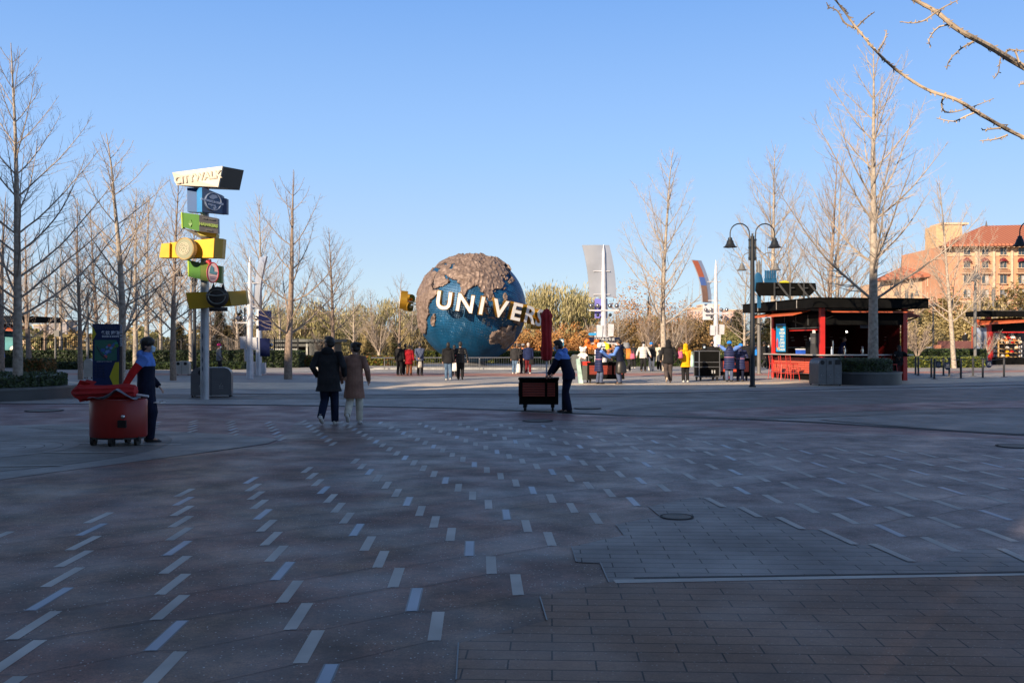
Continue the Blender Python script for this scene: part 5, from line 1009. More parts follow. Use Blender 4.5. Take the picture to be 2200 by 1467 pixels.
# ------------------------------------------------------------------ hedges, fence, pavilion, terrace
def hedge(label, x0, x1, D, y_, h, dep, mats, rz=0, n=6000, core=leafd, s=.1):
    c = gx((x0+x1)/2, D); w = (x1-x0)/F*D; t = thing('hedge', c, label, 'hedge', rz); random.seed(int(x0)+7)
    MB().box((0, dep/2, h/2-.02), (w-.1, dep-.1, h-.06)).build('hedge_core', core, t); hedge_mesh('leaves', box_surface(-w/2, w/2, 0, dep, .03, h), n, mats, t, s)
hedge('tall dark hedge below the fence at the far left', -60, 640, 68, 0, 1.15, 2.2, [leafd, leafm, leafd], n=14000)
hedge('low dark hedge in front of the tall one on the left', 60, 520, 63, 0, .42, 1., [leafd, leafm], n=6000)
hedge('low hedge with autumn red leaves behind the left planter', 50, 95, 55, 0, .75, 1.4, [leafr, leafm], n=2500)
hedge('low yellow green hedge beyond the walking couple', 600, 900, 70, 0, .75, 1.4, [leafl, leafm, leafr], n=9000)
hedge('low green hedge behind the railing and the globe', 900, 1250, 84, 0, 1.0, 2, [leafl, leafm, leafl], n=9000)
hedge('dark hedge behind the strolling visitors', 1250, 1660, 72, 0, .8, 1.2, [leafd, leafm], n=7000)
hedge('sunlit front hedge right of the kiosk', 1870, 2115, 68, 0, .72, 1.3, [leafm, leafl, leafd], n=8000)
hedge('longer hedge behind the leaning tree', 1850, 2120, 73, 0, 1.25, 1.5, [leafm, leafd], n=7000)
fm = mat('fence_black', (.02, .02, .022), .5)
ft = thing('iron_fence', gx(290, 72), 'tall black iron fence above the left hedge', 'fence'); w = 700/F*72
for k in range(15): mb = MB(); mb.box((-w/2+w*k/14, 0, 1.1), (.09, .09, 2.2)); mb.build('post', fm, ft)
mb = MB(); mb.box((0, 0, 2.0), (w, .04, .05)); mb.box((0, 0, .4), (w, .04, .05))
for k in range(170): mb.box((-w/2+w*k/169, 0, 1.15), (.03, .03, 2.0))
mb.build('rails_and_bars', fm, ft)
pv = thing('service_pavilion', gx(640, 84), 'low dark grey pavilion with a service window behind the left trees', 'pavilion', R(-6)); pg = mat('pavilion_grey', (.06, .065, .065), .5); 
MB().box((0, 2, 2.0), (6.6, 4, .25)).build('roof', mat('pavilion_roof', (.09, .1, .1), .5), pv); MB().box((1.9, 2, .95), (1.9, 3.6, 1.9)).build('wall', pg, pv); MB().box((-1.2, 3.6, .95), (4.6, .2, 1.9)).build('back_wall', mat('pavilion_dark', (.012, .012, .013), .6), pv); MB().box((-.6, .4, 1.65), (3.4, .1, .35)).build('fascia', pg, pv)
MB().box((-1.2, .3, 1.1), (2.2, .1, .4)).build('counter_hatch', mat('pavilion_pale', (.35, .36, .34), .5, var=.4), pv)
for x in (-2.9, .7): MB().box((x, .4, .95), (.16, .16, 1.9)).build('post', mat('pavilion_pale', (.35, .36, .34), .5, var=.4), pv)
# raised terrace on the right with its red brown walls and steps
trr = mat('terrace_paving', (.33, .28, .24), .7); trb = mat('terrace_wall', (.13, .05, .045), .6); tro = mat('terrace_orange', (.42, .17, .1), .6)
tag(MB().hexa([gx(1850, 92), gx(2330, 92), gx(2330, 130)+Vector((30, 0, 0)), gx(1850, 130)], [gx(1850, 92)+Vector((0, 0, .35)), gx(2330, 92)+Vector((0, 0, .35)), gx(2330, 130)+Vector((30, 0, 1.6)), gx(1850, 130)+Vector((0, 0, 1.6))]).build('terrace', trr), kind='structure')
def wall(name, x0, x1, D, ztop, zbot, m, label, dep=.4):
    a, b = gx(x0, D), gx(x1, D); o = MB().box(((0, 0, (ztop+zbot)/2)), (b.x-a.x, dep, ztop-zbot)).build(name, m, loc=((a.x+b.x)/2, D, 0)); tag(o, label, 'wall'); return o
wall('terrace_wall', 1850, 2030, 118, 2.6, 1.0, trb, 'long red brown wall at the back of the raised terrace'); wall('terrace_wall', 2016, 2120, 94, 2.0, .8, trb, 'red brown retaining wall behind the leaning tree'); wall('terrace_wall', 2010, 2018, 92.8, 1.6, .2, tro, 'orange end pier of the retaining wall', .8)
t = thing('metal_table', gx(2080, 99)+Vector((0, 0, .9)), 'pale metal table in front of the man in black on the terrace', 'table'); MB().box((0, 0, 1.0), (2.3, .9, .08)).build('tabletop', mat('chrome_pale', (.5, .5, .5), .35, .5), t)
for x in (-1.05, 0, 1.05): MB().box((x, 0, .5), (.07, .8, 1)).build('leg', mat('chrome_pale', (.5, .5, .5), .35, .5), t)
t = thing('bench', gx(2018, 100)+Vector((0, 0, .6)), 'grey bench on the terrace left of the leaning tree', 'bench'); MB().box((0, 0, .75), (2.6, .45, .1)).build('seat', pole_m, t)
for x in (-1.2, 1.2): MB().box((x, 0, .37), (.1, .4, .75)).build('leg', pole_m, t)
# ------------------------------------------------------------------ carts, umbrellas, bags
def castor(parent, x, y, r=.085):
    mb = MB(); mb.tube([(x-.025, y, r), (x+.025, y, r)], r, 16); w = mb.build('wheel', mat('tyre_black', (.012, .012, .012), .6), parent, True)
    mb = MB(); mb.box((x, y, r+.07), (.09, .08, .12)); mb.build('castor_fork', lampm, w)
cartred = mat('cart_red', (.28, .014, .010), .4, var=.25, vs=2)
c0 = gx(250, 15.65)-Vector((0, .36, 0)); rc = thing('oval_cart', c0, 'dark red oval cart on castors carrying a folded red umbrella', 'cart', R(-6))
mb = MB(); n = 48; prof = [(.455, .15), (.465, .17), (.465, .745), (.455, .76), (.425, .76), (.425, .73), (.01, .73)]; mb.lathe(prof, (0, .36, 0), n, sx=1.0, sy=.78); body = mb.build('body', cartred, rc, True)
mb = MB(); mb.box((.26, .36-.375, .38), (.14, .03, .12)); mb.build('latch', mat('latch_dark', (.03, .025, .025), .4, .6), body); mb = MB(); mb.ball((.29, -.045, .5), .035, 10); mb.build('lock', mat('chrome', (.6, .6, .6), .15, 1), body, True)
mb = MB(); mb.lathe([(.43, .12), (.43, .15), (.02, .15)], (0, .36, 0), 32, sy=.78); mb.build('base_plate', lampm, rc)
for x, y in ((-.34, .2), (.05, .05), (.38, .25), (0, .66)): castor(rc, x, y, .075)
def closed_umbrella(t, m, L, r, T, parent=None):
    """folded canopy: pleated cloth round a pole"""
    mb = MB(); n = 32; prof = [(.06, 0), (.8, .03), (1.0, .16), (.85, .5), (.95, .72), (.9, .8), (1.05, .86), (.75, .93), (.32, .985), (.1, 1.0)]; vs = []
    for f, z in prof:
        for j in range(n):
            a = 2*PI*j/n; rr = r*f*(1+.13*math.cos(8*a+z*2)); vs.append(T @ Vector((rr*math.cos(a), rr*math.sin(a), z*L)))
    k = len(prof); mb.add(vs, [(i*n+j, i*n+(j+1)%n, (i+1)*n+(j+1)%n, (i+1)*n+j) for i in range(k-1) for j in range(n)]+[tuple(range(n-1, -1, -1)), tuple(range((k-1)*n, k*n))]); return mb.build('canopy', m, t, True)
umr = mat('umbrella_red', (.42, .012, .014), .75, var=.2, vs=6, bump=.3, bs=20)
ut = thing('folded_umbrella', c0+Vector((0, .3, .79)), 'folded red umbrella lying across the red cart', 'umbrella', R(-6))
TU = Matrix.Translation((.42, -.05, .1)) @ Matrix.Rotation(R(-91), 4, 'Y') @ Matrix.Rotation(R(6), 4, 'X'); closed_umbrella(ut, umr, 1.08, .115, TU)
mb = MB(); mb.tube([(.3, -.05, .06), (.6, -.05, .02)], .02, 8); mb.build('pole', mw, ut)
mb = MB()
for k in range(6): a = k*1.05; mb.prism([(-.6, -.05+.1*math.cos(a), .1+.1*math.sin(a)), (-.52, -.05+.2*math.cos(a), .1+.2*math.sin(a)), (-.34, -.05+.16*math.cos(a), .1+.16*math.sin(a)), (-.4, -.05+.08*math.cos(a), .1+.08*math.sin(a))], (.0, .012, .012))
mb.build('valance', umr, ut)
fs_ = thing('folded_sheet', c0+Vector((.12, .1, .77)), 'crumpled grey plastic sheet draped on the red cart', 'sheet', R(-6)); mb = MB(); n = 9; vs = []
for i in range(n):
    for j in range(n): u, v = i/(n-1), j/(n-1); vs.append((-.42+.75*u, -.16+.3*v, .02+.16*max(0, 1-abs(u-.62)*3.2)*(1-.4*v)+.02*math.sin(9*u+5*v)))
mb.add(vs, [(i*n+j, (i+1)*n+j, (i+1)*n+j+1, i*n+j+1) for i in range(n-1) for j in range(n-1)]); o = mb.build('sheet', mat('sheet_grey', (.16, .18, .22), .35), fs_, True); q = o.modifiers.new('s', 'SOLIDIFY'); q.thickness = .008
# black and red slatted carts
slat = stripes('cart_slats', (.30, .045, .025), (.07, .01, .008), 5.2, 'Z', .5, .4, True); slat2 = stripes('cart_slats_bright', (.6, .09, .045), (.2, .02, .015), 5.2, 'Z', .5, .4, True)
def slat_cart(name, loc, rz, W, dep, H, label, sl=slat, big=False, z0=.17):
    t = thing(name, loc, label, 'cart', rz)
    mb = MB(); mb.box((0, 0, (H+z0)/2), (W-.04, dep-.04, H-z0-.06)); mb.build('cabinet', kblk, t)
    for sx in (-1, 1):
        for sy in (-1, 1): MB().box((sx*(W/2-.035), sy*(dep/2-.035), (H+z0)/2), (.07, .07, H-z0)).build('frame_post', kblk, t)
    MB().box((0, 0, H), (W+.04, dep+.04, .05)).build('worktop', kblk, t); MB().box((0, -dep/2, z0+.06), (W, .04, .12)).build('kick_board', kblk, t)
    for x0, x1 in ((-W/2+.09, W*.16), (W*.22, W/2-.08)):
        o = MB().box((0, 0, 0), (x1-x0, .03, H-z0-.3)).build('slat_panel', sl, t); o.location = ((x0+x1)/2, -dep/2-.002, (H+z0)/2+.05)
    o = MB().box((0, 0, 0), (.03, dep-.16, H-z0-.3)).build('slat_panel', sl, t); o.location = (-W/2-.002, 0, (H+z0)/2+.05)
    for x in (-W/2+.14, W/2-.14):
        for y in (-dep/2+.12, dep/2-.12): castor(t, x, y, .075)
    return t
c1 = gp(1159, 884); mc = slat_cart('slatted_cart', c1+Vector((0, .42, 0)), R(-3), .97, .7, .80, 'black cart with dark red slats and castors, pushed by a man')
t = thing('closed_umbrella', c1+Vector((.19, .42, .83)), 'tall closed dark red umbrella standing on the slatted cart', 'umbrella'); mb = MB(); mb.tube([(0, 0, 0), (0, 0, .5)], .02, 10); mb.build('pole', mw, t)
closed_umbrella(t, umr, 1.32, .135, Matrix.Translation((0, 0, .40)))
# plush toy cart
c2 = gp(1300, 823); PC = slat_cart('toy_cart', c2+Vector((0, .5, 0)), R(4), 1.6, 1.0, .86, 'black and red slatted vendor cart heaped with plush toys', slat)
MB().box((-.82, -.1, .82), (.3, .7, .2)).build('red_tray', mat('tray_red', (.7, .05, .03), .4), PC); MB().box((-.86, -.2, .45), (.28, .5, .62)).build('side_bin', mat('bin_green_grey', (.1, .11, .1), .5), PC)
rk = MB(); 
for x in (-.7, .7): rk.tube([(x, .2, .85), (x, .2, 1.72)], .03, 8)
rk.tube([(-.7, .2, 1.55), (.7, .2, 1.55)], .025, 8); rk.tube([(-.7, .2, 1.2), (.7, .2, 1.2)], .025, 8); rk.build('rack', kblk, PC)
sgn = MB().box((.05, .2, 1.86), (1.35, .1, .22)).build('cart_sign', shm, PC); MB().box((.05, .2, 1.7), (1.2, .08, .05)).build('sign_rail', mw, PC)
text('环球商品专卖', .15, sgn, 'lettering', mat('cooler_white', (.75, .75, .75), .5), frame3((.05, .14, 1.86), (1, 0, 0), (0, 0, 1)), .004, sp=1.3) if False else text('环球商品专卖', .15, sgn, 'lettering', mat('cooler_white', (.75, .75, .75), .5), frame3((.05, .14, 1.86), (1, 0, 0), (0, 0, 1)), .004)
random.seed(8); cb = c2+Vector((0, .5, 0))
for dx, dy, z, s, a, b, lb in ((-.92, -.2, 1.05, 1.05, 'white', 'white', 'large white plush toy at the left side of the toy cart'), (-.72, .1, 1.45, .95, 'orange', 'brown', 'orange brown plush toy hanging at the top left of the toy cart'), (-.3, .1, 1.45, .9, 'orange', 'brown', 'brown plush toy in a cap, second at the top of the toy cart'), (-.2, -.1, 1.18, .55, 'white', 'white', 'small white plush toy in the middle of the toy cart'),
        (.05, .0, 1.1, .8, 'charcoal', 'black', 'black plush toy behind the small white one'), (.2, -.1, 1.15, .7, 'camel', 'orange', 'tan plush toy beside the staff member\'s hands'), (.42, .1, 1.32, .7, 'camel', 'cream', 'tan plush toy at the upper right of the toy cart'), (-.12, -.3, .9, .7, 'white', 'white', 'white plush toy sitting on the toy cart worktop'), (.25, -.2, .9, .6, 'charcoal', 'grey', 'dark plush toy on the toy cart worktop, right of the white one'), (.5, -.1, 1.0, .6, 'black', 'charcoal', 'black plush toy at the right end of the toy cart worktop')):
    plush(cb+Vector((dx, dy, z-.02)), a, b, lb, s)
t = thing('plush_banana', cb+Vector((.12, .0, 1.36)), 'bright yellow plush toy with a leafy top hanging on the toy cart', 'plush toy'); mb = MB(); mb.tube([(-.02, 0, 0), (.04, -.03, .12), (.02, -.03, .27), (-.06, 0, .36)], [.05, .1, .09, .03], 12); mb.build('toy_body', mat('plush_yellow', (.8, .72, .02), .8), t, True); mb = MB(); mb.box((-.08, 0, .38), (.09, .03, .05)); mb.build('stalk', CL['yellow'], t)
t = thing('beanbag_banner', cb+Vector((-1.06, -.25, 0)), 'pale mint folded display board leaning on the toy cart', 'board'); mb = MB(); mb.hexa([Vector(v) for v in ((-.05, -.2, 0), (.13, -.2, 0), (.13, .2, 0), (-.05, .2, 0))], [Vector(v) for v in ((-.16, -.2, 1.02), (-.02, -.2, 1.05), (-.02, .2, 1.05), (-.16, .2, 1.02))]); mb.build('board', mat('mint', (.4, .58, .52), .6, var=.3), t); t.name = 'display_board'
# blue direction arrow and the small round sign
t = thing('finger_sign', gx(1279, 60), 'light blue finger signs on a thin pole behind the toy cart', 'sign'); MB().tube([(0, 0, 0), (0, 0, 2.45)], .05, 8).build('pole', mw, t)
for z, x, w_, m_ in ((2.3, -.12, .5, 'finger_blue'), (2.3, .35, .5, 'finger_navy'), (2.12, .3, .45, 'finger_navy')): MB().prism([(x-w_/2, -.06, z-.08), (x-w_/2-(.1 if x < 0 else 0), -.06, z), (x-w_/2, -.06, z+.08), (x+w_/2, -.06, z+.08), (x+w_/2, -.06, z-.08)], (0, .04, 0)).build('finger_board', mat(m_, (.03, .3, .62) if 'blue' in m_ else (.03, .07, .25), .4), t)
t = thing('round_pictogram_sign', gx(1207, 66), 'small blue sign with a white disc on a pole, right of the dark red umbrella', 'sign'); MB().tube([(0, 0, 0), (0, 0, 1.75)], .035, 8).build('pole', mw, t); MB().box((0, -.05, 1.78), (.3, .03, .5)).build('board', mat('finger_teal', (.03, .16, .26), .4), t)
mb = MB(); mb.tube([(0, -.075, 1.87), (0, -.065, 1.87)], .11, 16); mb.build('disc', mat('cooler_white', (.75, .75, .75), .5), t)
# black flight case cabinet on castors
alu = mat('aluminium_edge', (.24, .24, .25), .4, .6)
def case(loc, rz, W, dep, H, label, shelves=(.42, .5)):
    t = thing('cabinet_trolley', loc, label, 'trolley cabinet', rz); MB().box((0, 0, (H+.17)/2), (W-.03, dep-.03, H-.19)).build('cabinet', kblk, t)
    mb = MB(); ed = [(a, b) for a in (-1, 1) for b in (-1, 1)]
    for a, b in ed: mb.box((a*(W/2-.015), b*(dep/2-.015), (H+.17)/2), (.035, .035, H-.17))
    fr = mb.build('corner_rails', alu, t)
    for z in (.19, H*.46, H*.62, H*.99):
        mb = MB(); mb.tube([(-W/2, -dep/2, z), (W/2, -dep/2, z), (W/2, dep/2, z), (-W/2, dep/2, z), (-W/2, -dep/2, z)], .018, 4); mb.build('edge_rail', alu, t)
    for x in (.02+W*.1, .02+W*.22): MB().box((x, -dep/2-.01, H*.3), (.055, .02, .15)).build('handle', mat('handle_plate', (.6, .6, .6), .35, .3), t)
    for x in (-W/2+.1, W/2-.1):
        for y in (-dep/2+.1, dep/2-.1): castor(t, x, y, .07)
    return t
cc1 = gp(1519, 818); case(cc1+Vector((.08, .45, 0)), R(6), .98, .8, 1.36, 'tall black cabinet trolley with aluminium edges and two silver handles')
c3 = gp(1585, 818); t = slat_cart('vendor_cart', c3+Vector((0, .5, 0)), R(5), 1.15, .8, 1.0, 'black vendor cart with bright orange slats behind the blue capped staff', slat2, z0=.2)
mb = MB(); mb.tube([(-.5, -.45, .16), (-.5, -.38, .16)], .16, 18); w_ = mb.build('big_wheel', mat('tyre_black', (.012, .012, .012), .6), t, True); mb = MB(); mb.tube([(-.5, -.46, .16), (-.5, -.44, .16)], .08, 14); mb.build('hub', mat('hub_red', (.4, .03, .05), .4), w_)
for x in (-.42, .58): MB().box((x, -.43, .62), (.04, .04, .8)).build('chrome_post', mat('handle_plate', (.6, .6, .6), .35, .3), t)
# ------------------------------------------------------------------ the people
person('person in a blue hooded jacket with a red sleeve, standing at the red cart', 314, 950, 1.73, 80, 'navydark', 'navydark', 'shoeb', 0.02, ((.02, 0), (.08, 0)), ((-.24, .16, .95), (.36, -.3, .93)), 0, 12, 0, 'down', 'fluffy', True, sleeve='red', yoke='sky', belt=None, near=True, build=1.15, sash=True)
person('man in a dark parka and dark jeans walking away, left of the couple', 706, 913, 1.78, 3, 'charcoal', 'darkjeans', 'shoew', .1, ((-.22, .1), (.12, 0)), ((-.27, .14, 1.0), (.3, .1, 1.0)), 0, -55, 0, 'down', 'short', None, near=True, build=1.15)
person('woman in a long camel coat with her hair in a bun, walking away', 761, 910, 1.67, 0, 'camel', 'cream', 'shoew', .22, ((-.3, .13), (.1, 0)), ((-.3, .12, .98), (.3, .1, .95)), 0, -60, 4, None, 'bun', None, near=True, build=1.0)
person('man in navy and blue bending over to push the slatted cart', 1222, 887, 1.78, -72, 'navydark', 'navydark', 'shoeb', .04, ((-.04, 0), (.12, 0)), ((-.16, .5, .84), (.16, .5, .84)), 19, 0, 12, 'down', 'short', True, yoke='sky', near=True, build=1.25)
C1 = dict(near=False)
person('man in a black jacket and blue jeans walking towards the globe', 963, 817, 1.72, 0, 'black', 'jeans', 'shoew', 0, ((.1, 0), (-.06, .02)), None, hood='down', build=1.12)
person('man in a shiny black puffer jacket walking beside the one in jeans', 989, 816, 1.75, 0, 'puffblack', 'black', 'shoeb', 0, ((.1, 0), (-.2, .08)), ((-.28, .1, .95), (.34, .02, .92)), hair='short', build=1.1)
person('person half hidden between the two men in black by the globe', 976, 809, 1.6, 0, 'maroon', 'black', 'shoeb')
person('man in black standing at the railing, farthest left', 858, 806, 1.68, 15, 'black', 'black', 'shoeb')
person('person in dark clothes behind the woman in the red coat', 871, 805, 1.66, 10, 'charcoal', 'black', 'shoeb')
person('woman in a dark red coat and brown trousers by the railing', 879, 806, 1.6, 10, 'redcoat', 'brown', 'shoeb', .12, build=1.05)
person('man in a slate blue jacket holding his hands behind his back', 902, 806, 1.7, 10, 'slate', 'black', 'shoeb', 0, ((0, 0), (.02, 0)), ((-.05, -.2, .98), (.05, -.2, .98)), build=1.12)
person('person in a grey jacket and jeans facing the globe', 1106, 803, 1.68, 20, 'charcoal', 'jeans', 'shoew', build=1.05)
person('person in a black jacket right of the one in grey', 1116, 802, 1.66, 40, 'puffblack', 'black', 'shoeb')
person('person in an orange jacket and grey beanie near the globe', 1123.5, 801, 1.66, 20, 'orange', 'charcoal', 'shoeb', hat='greybeanie')
person('white haired person in a navy jacket and maroon trousers', 1135, 803, 1.72, 0, 'navy', 'maroon', 'shoew', haircol='greyhair', build=1.15)
person('staff member in a long navy puffer coat and white hat at the toy cart', 1286, 825, 1.68, 62, 'puffnavy', 'slate', 'shoeb', .22, ((0, 0), (.06, 0)), ((-.1, .5, 1.15), (.15, .52, 1.12)), 4, 10, 10, 'down', 'short', None, 'whitehat', sleeve='sky', belt='pink', build=1.05)
person('tall masked staff member in navy and light blue on the right of the toy cart', 1333, 825, 1.85, -62, 'navydark', 'slate', 'shoeb', .0, ((0, 0), (.06, 0)), ((-.12, .42, 1.15), (.1, .45, 1.12)), 6, 0, 22, 'down', 'short', True, sleeve='sky', build=1.1)
person('person in an orange top with a pink bag walking right', 1350, 797, 1.66, 70, 'orange', 'charcoal', 'shoew', 0, ((.15, 0), (-.18, .06)), hair='long')
person('person in a dark coat, back turned, behind the one in orange', 1361, 791, 1.68, 0, 'charcoal', 'black', 'shoew', .1)
person('masked person in a white puffer jacket and black trousers walking nearer', 1382, 798, 1.78, 178, 'puffwhite', 'black', 'shoeb', 0, ((.1, 0), (-.1, .03)), ((-.42, .1, .95), (.42, .1, .95)), mask=True, hair='long', hat='darkcap', build=1.15)
person('person in a blue cap, long dark coat and white trousers', 1399, 797, 1.74, 170, 'charcoal', 'white', 'shoew', .15, hat='bluecap', cuff=True)
person('person in a long cream coat walking left', 1417, 796, 1.72, 195, 'cream', 'black', 'shoew', .2, ((.1, 0), (-.1, .03)), ((-.36, .1, .95), (.36, .08, .98)), hair='long', build=1.05)
person('person in a black hooded jacket and grey brown trousers walking away', 1436, 822, 1.82, 0, 'black', 'taupe', 'sole', 0, ((-.22, .1), (.12, 0)), ((-.3, .1, .95), (.32, .12, .95)), hood='black', build=1.15)
person('person in a bright yellow hooded coat and black leggings', 1473, 821, 1.66, 0, 'yellow', 'black', 'shoew', .08, ((.0, 0), (.04, 0)), ((-.2, .25, 1.05), (.2, .25, 1.05)), hood='yellow', build=1.05)
person('hooded person in black behind the cabinet trolley', 1513, 811, 1.66, 185, 'black', 'black', 'shoeb', hood='black', mask=True)
person('masked man in a black jacket behind the cabinet trolley', 1530, 811, 1.82, 188, 'black', 'black', 'shoeb', mask='black', build=1.2)
person('staff member in a blue cap and long navy puffer coat, seen from behind', 1567, 820, 1.76, 5, 'puffnavy', 'slate', 'shoeb', .22, ((0, 0), (.02, 0)), ((-.24, .12, 1.52), (.26, .12, 1.52)), hood='down', hat='bluecap', sleeve='sky', belt='pink', build=1.15)
person('shorter staff member in a blue cap leaning over the vendor cart', 1590, 819, 1.66, 25, 'puffnavy', 'navydark', 'shoeb', .2, ((0, 0), (.05, 0)), ((-.2, .35, 1.2), (.2, .35, 1.2)), 12, hat='bluecap', hood='down', belt='pink', build=1.1)
person('person in a dark jacket, back turned, left of the black lamp post', 1606, 792, 1.85, 0, 'black', 'black', 'shoeb', build=1.2)
person('person in dark clothes seen between the two lamp posts', 1624, 790, 1.76, 20, 'navydark', 'charcoal', 'shoeb')
person('person in a long black coat with a backpack striding right', 1641, 791, 1.8, 60, 'black', 'charcoal', 'shoeb', .22, ((.25, 0), (-.28, .1)), hair='fluffy', build=1.1)
person('masked person in a dark coat by the kiosk\'s red post', 1653, 792, 1.66, 230, 'black', 'charcoal', 'shoeb', .1, mask=True, hair='long')
person('man in a grey jacket and red cap standing beyond the bins', 470, 800, 1.66, 70, 'grey', 'charcoal', 'shoeb', 0, ((0, 0), (.1, 0)), ((-.22, .15, .95), (.22, .15, .95)), mask=True, hat='redcap', D=52.5, build=1.1)
person('person in a white jacket and black trousers up on the terrace', 1978, 746, 1.7, 180, 'white', 'black', 'shoew', 0, D=104, z0=.75)
person('person in a black top and grey trousers up on the terrace', 1994, 742, 1.75, 190, 'black', 'grey', 'shoeb', 0, ((.08, 0), (-.08, 0)), D=106, z0=1.0)
person('man in black standing behind the metal table on the terrace', 2073, 742, 1.75, 180, 'black', 'black', 'shoeb', mask=True, D=103, z0=1.2)
kp = kw(1.95, 1.9, .32); person('kiosk worker in a dark blue shirt bending over behind the counter', 1100+kp.x*F/kp.y, 0, 1.7, 120, 'navy', 'black', 'shoeb', lean=15, D=kp.y, z0=.32)
kp = kw(3.35, -.72, 0); person('person in dark clothes seated at the right end of the kiosk counter', 1100+kp.x*F/kp.y, 0, 1.7, -10, 'black', 'black', 'shoeb', D=kp.y, z0=.32, seated=True, hair='long')
person('person in blue at the left edge beside the red shop', 0, 0, 1.7, 120, 'sky', 'navy', 'shoeb', D=60)
# bags
def bag(name, loc, d, m, label, cat='bag', handles=True, rz=0):
    t = thing(name, loc, label, cat, rz); mb = MB(); x, y, z = d; mb.tube([(0, 0, -z/2), (0, 0, -z*.42), (0, 0, 0), (0, 0, z*.42), (0, 0, z/2)], [(x*.4, y*.4), (x*.52, y*.52), (x*.5, y*.5), (x*.4, y*.4), (x*.28, y*.28)], 12); mb.build('pouch', m, t, True)
    if handles: mb = MB(); mb.tube([(-x*.25, 0, z*.45), (-x*.15, 0, z*.45+.16), (x*.15, 0, z*.45+.16), (x*.25, 0, z*.45)], .01, 5); mb.build('handle', m, t)
    return t
bag('shopping_bag', at(977.5, 788, 48.3), (.3, .16, .42), CL['white'], 'white shopping bag hanging between the two men in black'); bag('shopping_bag', at(1114, 791, 53), (.22, .14, .5), CL['white'], 'white carrier bag held beside the person in grey')
bag('shoulder_bag', at(1142.5, 777, 53), (.32, .2, .3), CL['black'], 'black shoulder bag on the hip of the white haired person'); bag('shoulder_bag', at(1334, 789, 39.6), (.46, .3, .5), mat('bag_black', (.015, .014, .014), .4), 'large black shoulder bag of the tall staff member')
bag('backpack', at(1649, 751, 65.6), (.36, .28, .52), CL['charcoal'], 'dark backpack on the person in the long black coat', 'backpack'); bag('hand_bag', at(1359, 765, 59), (.3, .2, .34), CL['pink'], 'pink handbag carried by the person in orange'); bag('hand_bag', at(1461, 762, 41.4), (.26, .24, .32), CL['pink'], 'pink bag at the left side of the yellow coat')
bag('tote_bag', at(1487, 775, 41.6), (.16, .14, .52), mat('mint', (.4, .58, .52), .6, var=.3), 'pale green tote bag at the right side of the yellow coat'); bag('carrier_bag', at(1626, 757, 67), (.3, .15, .42), CL['blue'], 'light blue carrier bag between the two lamp posts'); bag('hand_bag', at(902.5, 783, 50.4), (.22, .12, .32), CL['cream'], 'small pale bag held behind the back of the man in slate blue')
bag('waist_bag', at(1345, 742, 40), (.3, .2, .26), CL['grey'], 'grey camouflage pouch under the arm of the tall staff member', handles=False)
t = thing('name_badge', at(309, 865, 15.9), 'small yellow staff badge hanging at the waist of the person by the red cart', 'badge'); MB().box((0, 0, 0), (.075, .01, .1)).build('card', mat('badge_yellow', (.4, .32, .16), .5), t); text('U', .07, t, 'lettering', kblk, frame3((0, -.007, 0), (1, 0, 0), (0, 0, 1)), .002, .002)
t = thing('clipboard', at(340, 864, 16.1), 'pale flat clipboard held at the right hip of the person by the red cart', 'clipboard'); MB().box((0, 0, 0), (.16, .22, .015)).build('board', CL['white'], t); MB().box((.05, 0, .012), (.03, .1, .012)).build('clip', lampm, t)
# ------------------------------------------------------------------ bare ginkgo trees
bark = mat('bark_pale', (.37, .31, .25), .8, var=.4, vs=7, bump=.8, bs=30); twigm = mat('twig_pale', (.38, .31, .25), .85, var=.3, vs=4)
bark2 = mat('bark_brown', (.27, .20, .155), .85, var=.35, vs=7, bump=.8, bs=30); twig2 = mat('twig_brown', (.32, .25, .20), .85, var=.3, vs=4)
def grow(mb, p, d, L, r0, r1, n, sides, up=.0, wob=.06, rnd=random):
    """one limb: a path that bends towards the light"""
    P = [Vector(p)]; d = Vector(d).normalized(); D_ = [d.copy()]
    for i in range(n):
        d = (d+Vector((0, 0, up/n))+Vector((rnd.gauss(0, wob), rnd.gauss(0, wob), rnd.gauss(0, wob)))).normalized(); P.append(P[-1]+d*L/n); D_.append(d.copy())
    mb.tube(P, [r0+(r1-r0)*i/n for i in range(n+1)], sides, cap=False); return P, D_
